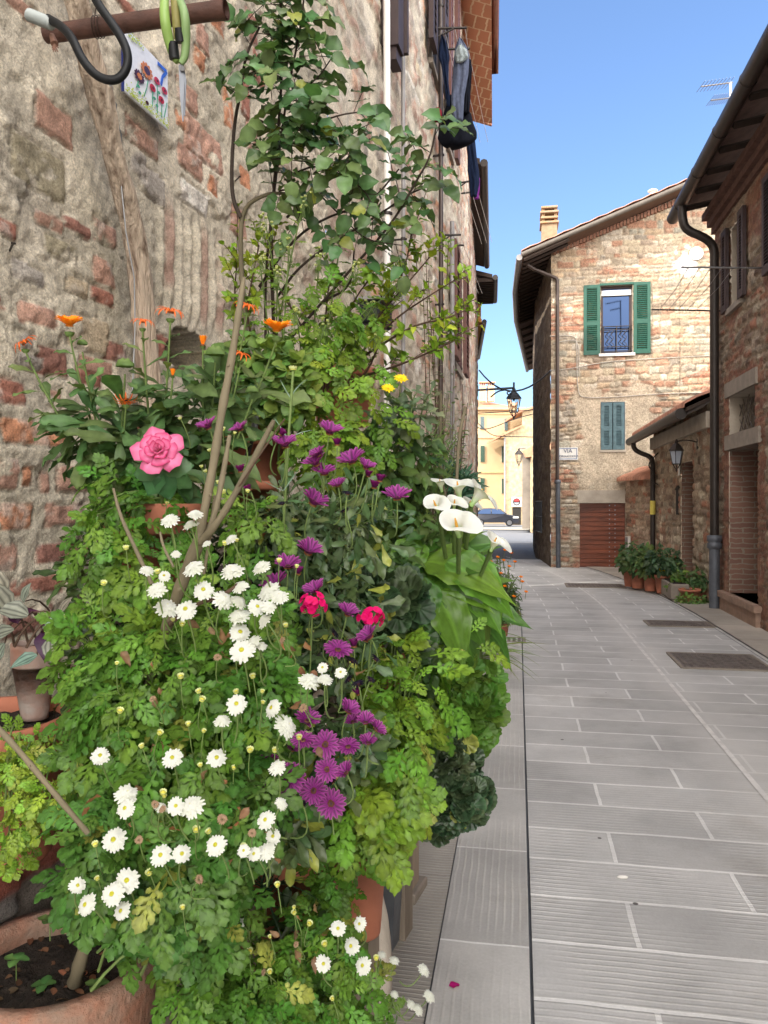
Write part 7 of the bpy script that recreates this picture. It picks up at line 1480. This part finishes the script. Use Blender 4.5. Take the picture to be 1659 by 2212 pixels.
ub.mb.tube([at(500, 1990, 1.9), at(500, 1800, 1.85), at(520, 1500, 1.8)], .006, 6, cap=False); ub.finish('dark_leaf')
# yellow daisies, grey-leaved
yd = Plant('yellow_daisy', 'grey-leaved plant with two small yellow daisies', at(880, 950, 2.2), None, 'plant'); tp = [at(x, y, 2.1) for x, y in ((900, 850), (920, 900), (865, 900), (840, 870), (930, 850), (880, 880))]
ph = yd.stems(tp, .002, 7); yd.leafy('spat', ph, .085, 8, (.10, .16, .09), t0=.3)
for x, y, d in ((866, 819, 32), (838, 840, 30)): yd.flower(YE[0], at(x, y, 1.98), (.1, -.8, .8), d / FP * 1.98, sroot=at(x, y + 70, 2.1))
yd.finish()
# climbing weed with fine twigs on the wall and dark bush below
wv = Plant('wall_creeper', 'thin wispy creeper climbing the wall beside the brown shutter', at(945, 1535, 5.5), None, 'creeper'); tp = [at(x, y, 5.6) for x, y in ((920, 545), (925, 600), (935, 680), (945, 740), (980, 790), (1000, 830), (1010, 870), (1000, 900), (960, 860), (950, 800), (915, 640), (985, 930), (940, 900))]
ph = wv.stems(tp, .004, 14, spread=.06); wv.leafy('small', ph, .075, 34, (.11, .17, .06), t0=.45, grow=.4); wv.finish(stemm='stem_brown')
db = Plant('shrub', 'blue-green dark bush against the far end of the left wall above the callas', at(965, 1620, 4.6), None, 'shrub')
for b in ((965, 1040, 4.6, 45, 25, .2), (945, 1080, 4.5, 60, 40, .2), (990, 1055, 4.6, 25, 20, .15)): db.shell('lance', b, 170, .10, (.035, .10, .055), droop=-.1); 
db.stems([at(985, 1030, 4.6), at(1010, 1040, 4.6), at(950, 1060, 4.5)], .010, 9); db.finish(); pot_at(965, 1545, 4.6, 80, .225, 'pot of the blue-green bush standing against the left wall')
tw = Plant('fine_twig_plant', 'airy light green plant with two bare stakes left of the callas', at(930, 1150, 2.6), None, 'plant'); tp = [at(x, y, 2.5) for x, y in ((960, 880), (940, 900), (985, 900), (1000, 930), (925, 930), (1005, 960), (970, 850), (950, 840))]
ph = tw.stems(tp, .0018, 8); tw.leafy('lance', ph, .045, 22, (.10, .19, .05), t0=.3, out=.9)
for q in ([(952, 1180, 2.5), (950, 1010, 2.5), (952, 850, 2.48)], [(985, 1160, 2.45), (955, 1050, 2.45), (950, 1000, 2.45)], [(950, 1250, 2.4), (985, 1080, 2.42), (990, 950, 2.45), (1005, 880, 2.5)]): tw.mb.tube(chaikin([at(*v) for v in q], 2), .0055, 8)
tw.finish(stemm='stick')
# carnation stalk
cs = Plant('carnation', 'tall blue-green stalk with narrow leaves standing among the purple daisies', at(600, 1180, 1.55), None, 'plant'); pts = [at(*v) for v in ((608, 1190, 1.55), (618, 1050, 1.52), (622, 960, 1.5), (630, 850, 1.5), (633, 800, 1.5))]; P = [np.array(v) for v in chaikin(pts, 2)]
cs.mb.tube([Vector(v) for v in P], .0028, 8); cs.L.add('strap', [at(628, 860, 1.5), at(628, 860, 1.5), at(622, 950, 1.5), at(622, 950, 1.5), at(612, 1060, 1.5), at(612, 1060, 1.5)], [[.4, 0, 1], [-.6, 0, .9], [.7, 0, .6], [-.5, 0, 1], [.6, 0, .8], [-.9, 0, .4]], [[0, -1, .2]] * 6, .055, (.12, .20, .15)); cs.flower(BUD, P[-1], (0, 0, 1), .022, stem=False); cs.finish()

# ---------------------------------------------------------------- calla lilies
M['spathe'] = mat_leaf('white_spathe', .25, .40, .4, var=.03, scale=60)
def spathe():
    V, F, C = [], [], []; nu, nv = 28, 12
    for j in range(nv + 1):
        t = j / nv
        for i in range(nu + 1):
            a = -math.pi + 2 * math.pi * i / nu; fl = t ** 2.0; r = .07 + .30 * fl + .05 * t; front = math.cos(a)
            tip = max(0, front) ** 6; rr = r * (1 + .75 * fl * tip + .18 * fl * max(0, front)); z = .72 * (t ** .75) - .10 * fl * (1 - abs(front)) * .6 + .10 * fl * max(0, -front) - .34 * fl * tip * t * t - .10 * (t > .85) * (t - .85) * 6 * (.4 + .6 * abs(math.sin(a)))
            V.append((rr * math.cos(a), rr * math.sin(a) * (1 + .12 * fl), z)); g_ = max(0, 1 - t * 2.2); C.append((.68 - .36 * g_, .69 - .15 * g_, .67 - .52 * g_))
    for j in range(nv):
        for i in range(nu): a = j * (nu + 1) + i; F += [(a, a + 1, a + nu + 2), (a, a + nu + 2, a + nu + 1)]
    sp = pmesh('spathe', V, F, C, M['spathe']); m = MB(); m.tube([(0, 0, .1), (0, 0, .45), (.01, 0, .66)], [.035, .045, .02], 10); me = bpy.data.meshes.new('spadix'); me.from_pydata(m.v, [], m.f); me.polygons.foreach_set('use_smooth', np.array(m.sm, dtype=bool)); me.materials.append(mat('spadix_yellow', (.75, .38, .05), rough=.7, scale=60, bump=.4)); return [('spathe', sp), ('spadix', me)]
SPT = spathe()
cl = Plant('calla_lily', 'calla lily with white funnel flowers and big glossy leaves spilling toward the kerb', at(1000, 1425, 2.85), None, 'plant')
CLL = [(935, 1245, 190, (.6, -.5, .1), 2.15), (1010, 1225, 180, (.9, -.5, -.1), 2.1), (985, 1195, 150, (.8, -.3, .2), 2.2), (1050, 1255, 170, (1, -.3, -.5), 2.1), (960, 1290, 160, (.8, -.6, -.6), 2.1), (1005, 1310, 170, (.8, -.5, -.9), 2.08), (1045, 1300, 150, (.7, -.4, -1), 2.12), (910, 1320, 140, (-.1, -.5, -1), 2.05), (925, 1370, 130, (.2, -.4, -1), 2.05), (985, 1350, 160, (.6, -.5, -1), 2.05), (875, 1215, 130, (-.4, -.5, -.6), 2.15), (850, 1265, 120, (-.6, -.5, -.5), 2.2), (880, 1290, 130, (-.3, -.4, -.9), 2.15), (960, 1170, 140, (.4, -.3, .5), 2.25), (1075, 1290, 120, (.7, -.2, -.9), 2.2), (1020, 1180, 120, (.9, -.2, .1), 2.25), (900, 1170, 120, (-.3, -.3, .5), 2.3), (860, 1150, 110, (-.6, -.3, .3), 2.3), (1000, 1270, 150, (.9, -.5, -.4), 2.12), (950, 1400, 110, (.3, -.4, -1), 2.1), (1040, 1340, 120, (.8, -.3, -1), 2.15), (890, 1380, 100, (-.2, -.4, -1), 2.1), (1010, 1390, 110, (.6, -.4, -1), 2.15)]
PX, DX, NX, SX = [], [], [], []
rtc = np.array(at(985, 1400, 2.7))
for x, y, s_, d, Y in CLL:
    S_ = s_ / FP * Y * 1.0; dv = nrm(np.array(d, float)); S_ *= .92; c = np.array(at(x, y, Y)); b = c - dv * S_ * .45; PX.append(b); DX.append(dv); NX.append([.22 * rng.normal() + d[0] * .25, -.85 + rng.normal() * .2, .75]); SX.append(S_); a = rtc + rng.normal(size=3) * .05; cl.mb.tube([Vector(v) for v in bez(a, (a * .5 + b * .5) + [0, 0, .12], b, 8)], [.007 - .003 * i / 7 for i in range(8)], 7, cap=False)
cl.L.add('calla', PX, DX, NX, SX, (.075, .185, .022), .35)
P, v = blob_pts(960, 1310, 2.4, 90, 90, .12, 16, .3); cl.L.add('calla', P, nrm(v) + [.2, 0, -.3], nrm(v) + [0, -.3, .6], .15, (.06, .15, .025), .3)
for x, y, d, ax, tp_, Y in ((950, 1040, 62, (-.2, -.1, 1), 0, 2.15), (988, 1046, 90, (-.2, -.25, 1), .1, 2.05), (1038, 1062, 100, (.6, -.05, .9), -.2, 2.0), (938, 1085, 74, (-.4, -.5, .85), -.3, 1.92), (982, 1082, 56, (.0, -.5, .8), 0, 1.95), (984, 1126, 110, (-.25, -.55, .85), -.1, 1.85), (1070, 1166, 76, (.3, -.35, .9), 0, 1.95), (1015, 1085, 56, (.2, -.3, 1), 0, 2.1)):
    sc = d / FP * Y * .70; pos = np.array(at(x, y, Y)); a_ = Vector(ax).normalized(); base = pos - np.array(a_) * sc * .55; h = cl.flower(SPT, base, ax, sc, stem=False)
    # turn the long lip of the spathe toward the street
    q = a_.to_track_quat('Z', 'Y'); want = Vector((.9, -.35, -.25)); loc = q.inverted() @ want; h.rotation_quaternion = q @ Matrix.Rotation(math.atan2(loc.y, loc.x) + tp_, 4, 'Z').to_quaternion()
    cl.mb.tube([Vector(v) for v in bez(rtc + rng.normal(size=3) * .03, base * .6 + rtc * .4 + [.0, 0, .02], base + np.array(a_) * sc * .03, 10)], [.008, .008, .0075, .007, .007, .0065, .006, .006, .006, .007], 8, cap=False)
cl.finish('gloss_leaf')
# strap leaves by the kerb
sg_ = Plant('spider_plant', 'clump of long narrow leaves arching over the kerb under the callas', at(1040, 1420, 2.6), None, 'plant'); n = 46; P = np.array(at(1035, 1400, 2.55))[None] + rng.normal(size=(n, 3)) * [.03, .03, .02]; a = rng.random(n) * 6.28
D = np.stack([np.cos(a) * .7 + .7, np.sin(a) * .5 - .1, rng.uniform(-.1, .8, n)], 1); sg_.L.add('strap', P, D, np.tile([0, -.2, 1.0], (n, 1)) + rng.normal(size=(n, 3)) * .1, rng.uniform(.10, .21, n), (.11, .19, .04)); sg_.mb.tube([at(1035, 1420, 2.55), at(1035, 1400, 2.55)], .012, 8); sg_.finish()
sg2 = Plant('lily_turf', 'dark grassy tuft in front of the red terracotta pot', at(570, 1960, 1.62), None, 'plant'); n = 34; P = np.array(at(570, 1930, 1.62))[None] + rng.normal(size=(n, 3)) * [.012, .012, .02]; a = rng.random(n) * 6.28
D = np.stack([np.cos(a) * .6, np.sin(a) * .5 - .2, rng.uniform(.2, 1.2, n)], 1); sg2.L.add('strap', P, D, np.tile([0, -.2, 1.0], (n, 1)), rng.uniform(.08, .14, n), (.02, .05, .025)); sg2.mb.tube([at(570, 1990, 1.62), at(570, 1930, 1.62)], .006, 8); sg2.finish('dark_leaf')
# ---------------------------------------------------------------- geraniums
def ger(label, root, blobs, size, c, kind, n=170, yel=.02, tips=40):
    p = Plant('geranium', label, root, 'geranium plants', 'plant'); tp = []
    for b in blobs: tp += list(blob_pts(*b, tips, .5)[0])
    ph = p.stems(tp, .0022, 7, lift=.2); p.leafy(kind, ph, size, 7, c, t0=.35, up=.7, out=.9, droop=0, grow=.3, yel=yel)
    for b in blobs: p.shell(kind, b, n, size, c, droop=.15, up=.6, yel=yel, face=.9)
    return p
g1 = ger('light green geranium foliage bulging over the kerb strip', at(990, 1560, 2.5), [(1000, 1480, 2.25, 75, 60, .12), (1020, 1540, 2.2, 50, 70, .08), (960, 1530, 2.3, 60, 60, .08)], .058, (.085, .185, .024), 'geranium', 120); g1.finish()
g2 = ger('dark trailing geranium with zoned leaves, lowest over the pavement', at(960, 1650, 2.3), [(970, 1660, 2.1, 60, 80, .10), (1000, 1720, 2.05, 50, 45, .07), (940, 1740, 2.08, 45, 50, .07), (960, 1600, 2.2, 50, 40, .08)], .052, (.05, .095, .045), 'zonal', 130); g2.finish('dark_leaf')
g3 = ger('geranium with two bright crimson flower heads among the purple daisies', at(780, 1400, 1.95), [(800, 1290, 1.85, 60, 40, .06), (860, 1290, 1.9, 45, 40, .05), (700, 1330, 1.75, 60, 40, .05)], .062, (.04, .085, .035), 'zonal', 34, tips=8)
def gflower():
    V, F, C = [], [], []
    for k in range(5): petal(V, F, C, 2 * math.pi * k / 5, .45, .26, r0=.03, elev=.25, curl=.4, cf=lambda t, u: (.62, .004, .10 + .05 * t), rows=4, cols=2, tipw=.8)
    return [('floret', pmesh('floret', V, F, C, M['petal']))]
GF = gflower()
for (x, y, d, Y, n) in ((672, 1305, 66, 1.36, 26), (803, 1332, 60, 1.46, 24), (632, 1412, 24, 1.48, 3)):
    c = np.array(at(x, y, Y)); R_ = d / FP * Y / 2
    for k in range(n): v = nrm(rng.normal(size=3) * [1, .8, .8] + [0, -.6, .3]); g3.flower(GF, c + v * R_ * [1.1, .6, .9] * rng.uniform(.3, 1), v + [0, -.3, .2], R_ * .60, sroot=c + [0, .02, -R_], sr=.0008)
    g3.mb.tube([Vector(c + [0, .02, -R_]), Vector(c + [-.01, .08, -.14])], .0018, 6, cap=False)
g3.finish()
# ---------------------------------------------------------------- striped wandering plant
tz = Plant('wandering_plant', 'purple and silver striped trailing leaves in the small chalky pot', at(75, 1385, 1.66), None, 'plant'); spec = [((20, 1320), (-.3, -.5, .9), 90), ((60, 1330), (-.7, -.4, .5), 85), ((95, 1350), (.8, -.4, .2), 75), ((120, 1345), (.9, -.3, -.2), 70), ((80, 1415), (-.9, -.5, -.3), 60), ((150, 1360), (.9, -.3, .1), 60), ((30, 1360), (-1, -.3, -.2), 70), ((5, 1290), (-.2, -.4, .9), 90), ((215, 1300), (1, -.2, .3), 60), ((180, 1315), (.6, -.4, .4), 70), ((50, 1300), (.3, -.3, .8), 50), ((110, 1380), (.2, -.6, -.6), 60), ((10, 1390), (-.5, -.4, -.8), 60), ((130, 1325), (.5, -.3, .8), 50)]
tz.L.add('trad', [at(x, y, 1.55) for (x, y), d, s_ in spec], [d for _, d, _ in spec], [[0, -.7, .8]] * len(spec), [s_ / FP * 1.55 * .95 for *_, s_ in spec], (.13, .17, .14), .2)
tz.L.add('ovate', [at(x, y, 1.58) for x, y in ((40, 1350), (90, 1365), (130, 1370), (20, 1340), (110, 1350), (160, 1350), (200, 1330))], rng.normal(size=(7, 3)) + [0.3, -.3, .2], [[0, -.6, .8]] * 7, .055, (.055, .012, .05)); tz.stems([at(x, y, 1.56) for (x, y), d, s_ in spec], .002, 6, root=at(75, 1385, 1.66)); tz.finish('leaf', 'stem_brown')
# dry thyme twigs on the wall
dt = Plant('dead_creeper', 'dry grey twigs of a dead creeper clinging to the bricks left of the bank', wl(200, 1330, .06), None, 'creeper')
for k in range(26):
    a = np.array(wl(rng.uniform(150, 225), rng.uniform(1200, 1330), .05)); e = a + rng.normal(size=3) * [.05, .01, .06] + [0, 0, .02]; dt.mb.tube([Vector(q) for q in bez(a, (a + e) / 2 + rng.normal(size=3) * .015, e, 7)], .0012, 4, cap=False)
    for j in range(5): b = a + (e - a) * rng.random(); dt.mb.tube([Vector(b), Vector(b + rng.normal(size=3) * [.014, .006, .014])], .0006, 3, cap=False)
dt.finish(stemm='stick')

# ---------------------------------------------------------------- climbing rose
cr = Plant('climbing_rose', 'climbing rose with dark glossy leaves and one red bud on the left wall', at(600, 1000, 2.35), None, 'climbing plant'); RC = (.085, .165, .058); ph = []
def cane(pts, r, leafs=True, t0=.1, k=9, m2=None):
    P = np.array([list(v) for v in chaikin([at(*q) for q in pts], 2)]); n = len(P); (m2 or cr.mb).tube([Vector(v) for v in P], [r * (1 - .55 * i / (n - 1)) for i in range(n)], 7, cap=False)
    if leafs: ph.append((P, t0, k))
    return P
cane([(610, 1000, 2.3), (590, 700, 2.2), (585, 500, 2.1), (600, 300, 2.05), (610, 150, 2.0), (605, -60, 2.0)], .006, t0=.55, k=12)
cane([(580, 900, 2.3), (570, 620, 2.2), (590, 430, 2.1), (620, 200, 2.0), (650, 60, 1.95), (660, -40, 1.95)], .0045, t0=.6, k=8)
cane([(520, 470, 2.1), (502, 430, 2.1), (500, 360, 2.08), (507, 260, 2.05), (520, 200, 2.02), (530, 120, 2.0), (560, 60, 2.0)], .0065, t0=.62, k=5)
cane([(620, 740, 2.2), (690, 660, 2.15), (760, 580, 2.1), (850, 480, 2.0), (900, 390, 1.95), (930, 340, 1.9), (943, 270, 1.9)], .0045, t0=.45, k=8)
cane([(600, 640, 2.2), (650, 570, 2.15), (760, 500, 2.1), (840, 450, 2.05), (880, 420, 2.0), (930, 400, 2.0)], .0042, t0=.4, k=7)
cane([(560, 620, 2.2), (630, 520, 2.15), (700, 470, 2.1), (800, 440, 2.0), (862, 365, 1.95)], .0045, t0=.35, k=6)
cane([(620, 470, 2.1), (690, 400, 2.05), (740, 330, 2.0), (800, 300, 1.95)], .004, t0=.2, k=7)
cane([(560, 260, 2.05), (640, 290, 2.0), (720, 250, 1.95), (790, 240, 1.95)], .0035, t0=.1, k=7)
cane([(620, 200, 2.0), (680, 180, 1.95), (720, 120, 1.95)], .003, t0=.1, k=5); cane([(620, 380, 2.05), (700, 350, 2.0), (780, 400, 1.98), (810, 450, 1.98)], .003, t0=.15, k=8)
cane([(700, 650, 2.2), (760, 620, 2.15), (765, 540, 2.1)], .0045, t0=.5, k=3); cane([(585, 430, 2.1), (620, 400, 2.05), (650, 470, 2.0)], .003, t0=.1, k=5)
cane([(690, 420, 2.1), (740, 470, 2.05), (790, 520, 2.0), (870, 530, 2.0)], .0025, t0=.3, k=5)
grey = MB(); cane([(525, 640, 2.15), (518, 520, 2.12), (525, 450, 2.10), (560, 425, 2.08), (600, 415, 2.07), (640, 425, 2.1)], .008, False, m2=grey); cane([(590, 1000, 2.35), (540, 800, 2.25), (525, 640, 2.15)], .008, False, m2=grey); grey.build('old_cane', M['stick'], cr.o)
def compound(base, d, sc):
    """five-leaflet rose leaf"""
    d = nrm(np.array(d, float)); s_ = nrm(np.cross(d, [0, -.35, 1])); nn = nrm(np.array([0, -.75, .75]) + rng.normal(size=3) * .35); tip = base + d * sc * 1.5 + [0, 0, -.2 * sc]; cr.mb.tube([Vector(base), Vector((base + tip) / 2 + [0, 0, .05 * sc]), Vector(tip)], .0011, 4, cap=False)
    PP = [tip, base + d * sc * 1.2, base + d * sc * 1.2, base + d * sc * .65, base + d * sc * .65]; DD = [d + [0, 0, -.3], d * .5 + s_, d * .5 - s_, d * .3 + s_, d * .3 - s_]; NN = [nn + rng.normal(size=3) * .2 for _ in PP]; cr.L.add('rose', PP, DD, NN, np.array([1.05, .95, .95, .8, .8]) * sc * rng.uniform(.85, 1.1), RC, .3, yel=.03)
for P, t0, k in ph:
    n = len(P)
    for j in range(k):
        t = t0 + (1 - t0) * (j + .5) / k; i = min(int(t * (n - 1)), n - 2); d = nrm(P[i + 1] - P[i]); ang = j * 2.4; a = nrm(np.cross(d, [.2, 1, .1])); b = np.cross(d, a); dd = a * math.cos(ang) * 1.0 + b * math.sin(ang) * .6 + d * .4 + [0, -.15, -.1]; compound(P[i], dd, .048)
for x, y, rx, ry, n, Y in ((600, 50, 52, 80, 11, 2.0), (625, 160, 45, 60, 8, 1.98), (615, 290, 40, 90, 10, 2.02), (670, 270, 90, 35, 6, 1.98), (640, 370, 60, 50, 9, 2.0), (740, 320, 55, 40, 5, 1.96)):
    for q in blob_pts(x, y, Y, rx, ry, .10, n, .5)[0]: compound(q, rng.normal(size=3) * [1, .4, .7] + [.1, -.3, -.1], .052)
for x, y in ((527, 155), (545, 170), (515, 110), (880, 290), (885, 310)): compound(np.array(at(x, y, 1.98)), rng.normal(size=3) + [.3, -.3, 0], .042)
# red bud
V, F, C = [], [], []
for k in range(6): petal(V, F, C, k * 1.05, .9, .30, r0=.10, elev=1.45, curl=-.15, cf=lambda t, u: (.22, .008, .03), rows=5, cols=2, tipw=.15)
BUDR = pmesh('rose_bud', V, F, C, M['petal']); V, F, C = [], [], []
for k in range(5): petal(V, F, C, k * 1.257, .75, .09, r0=.12, z0=.0, elev=.9, curl=2.2, cf=lambda t, u: (.16, .22, .07), rows=5)
SEP = pmesh('sepals', V, F, C, M['petal'])
cr.flower([('rose_bud', BUDR), ('sepals', SEP), ('hip', dome('hip', .17, .2, M['petal'], c0=(.14, .22, .06), c1=(.12, .2, .06)))], at(943, 262, 1.9), (.1, 0, 1), .036, stem=False)
cr.finish('gloss_leaf', 'stem_dark')
# fallen petal and pebble on the stones
LF = Leaves(); q = at(970, 2141, EYE * FP / (2141 - CY)); LF.add('roundsmall', [q + Vector((0, 0, .016))], [[1, .3, .05]], [UP], .035, (.35, .01, .16)); o = LF.build('fallen_petal', M['petal'], None); tag(o, 'single magenta petal fallen on the kerb strip', 'petal')
m = MB(); q = at(1345, 2350 - 453, EYE * FP / (1897 - CY)); m.lathe((q.x, q.y, 0), [(.0, 0), (.016, .002), (.018, .006), (.010, .011), (0, .012)], 10, squash=(1.3, .6)); tag(m.build('pebble', M['marble']), 'small white pebble lying on the road slabs', 'pebble')
# ================================================================ POTS BY THE OUTBUILDING
RP = [((1362, 1262), 13.6, 46, .34, 'farthest brown pot of leafy plants in the row before the short wall', (.055, .11, .03)), ((1378, 1266), 13.3, 46, .34, 'second farthest brown pot in the row before the short wall', (.05, .10, .03)), ((1405, 1272), 12.9, 44, .30, 'middle terracotta pot in the row across the street', (.06, .12, .03)), ((1432, 1270), 12.6, 50, .30, 'terracotta pot in front of the lean-to wall, right of the middle one', (.04, .09, .04))]
for (x, y), Y, wpx, H, lab, c in RP:
    p = at(x, y, Y); p.z = .03; R_ = wpx / 2 / FP * Y * .72; pot(tuple(p), R_, H, lab, group='pots across the street'); rt = Vector((p.x, p.y, H)); s_ = Plant('potted_plant', 'leafy plant in the ' + ['farthest brown pot before the short wall', 'second farthest brown pot before the short wall', 'middle terracotta pot across the street', 'terracotta pot before the lean-to, right of the middle one'][RP.index(((x, y), Y, wpx, H, lab, c))], rt, 'potted plants across the street')
    bl = (x, y - 58, Y, 34, 30, .25); s_.leafy('ovate', s_.stems(list(blob_pts(*bl, 26, .5)[0]), .005, 5), .11, 6, c, t0=.3); s_.shell('ovate', bl, 150, .125, c, var=.35); s_.finish()
p = at(1445, 1258, 12.8); p.z = .40; o = pot(tuple(p), .13, .22, 'raised terracotta pot with yellow flowers', group='pots across the street'); pb = thing('pot_pedestal', 'brick block carrying the pot with yellow flowers', 'block', (p.x, p.y, 0)); m = MB(); m.box((p.x, p.y, .21), (.26, .26, .385), (CT, -ST), .01); m.build('block', M['terra_old'], pb)
yf = Plant('pansy', 'yellow and orange pansies in the raised pot', Vector((p.x, p.y, .6)), 'potted plants across the street'); yf.shell('small', (1443, 1222, 12.7, 16, 12, .1), 60, .06, (.06, .12, .03))
for x, y in ((1430, 1225), (1436, 1220), (1442, 1226), (1434, 1231), (1428, 1231)): yf.flower(YE[0], at(x, y, 12.5), (0, -.8, .6), .07, sroot=at(x, y + 12, 12.7), sr=.002)
yf.finish()
for i, (x, y, Y, rx, ry, n, lab, c) in enumerate(((1475, 1262, 12.0, 34, 30, 260, 'bright green trailing plant at the left of the stone trough', (.085, .17, .03)), (1510, 1255, 11.8, 22, 24, 180, 'green bushy plant beside the grey foot of the thick downpipe', (.06, .12, .04)), (1490, 1295, 11.5, 30, 14, 120, 'low trailing greenery spilling onto the pavement before the thick downpipe', (.08, .16, .035)), (1455, 1230, 12.6, 18, 22, 90, 'tall leafy plant rising by the outbuilding door', (.055, .12, .035)))):
    g0 = at(x, y, Y); s_ = Plant('potted_plant', lab, Vector((g0.x, g0.y, .15)), 'potted plants across the street'); bl = (x, y, Y, rx, ry, .22); s_.leafy('ovate', s_.stems(list(blob_pts(*bl, 24, .5)[0]), .004, 5), .08, 8, c, t0=.2); s_.shell('ovate', bl, n, .085, c, var=.4); s_.finish()
    if i < 3: pot((g0.x, g0.y, .02), .12 + .02 * i, .20, ['brown pot under the bright trailing plant', 'brown pot under the bushy plant by the thick downpipe', 'low bowl holding the spilling greenery'][i], group='pots across the street')
p = at(1462, 1290, 12.0); tg = thing('stone_trough', 'long grey stone trough standing along the outbuilding', 'planter', (p.x, p.y, 0)); u = Vector((-ST, -CT, 0)); m = MB(); c0 = Vector((p.x + .0, p.y + .1, .15)); m.box(c0, (.9, .26, .24), (u.x, u.y), .015); m.build('trough_body', M['lintel'], tg); m = MB(); m.box(c0 + Vector((0, 0, .123)), (.82, .19, .012), (u.x, u.y)); m.build('soil', M['soil'], tg)
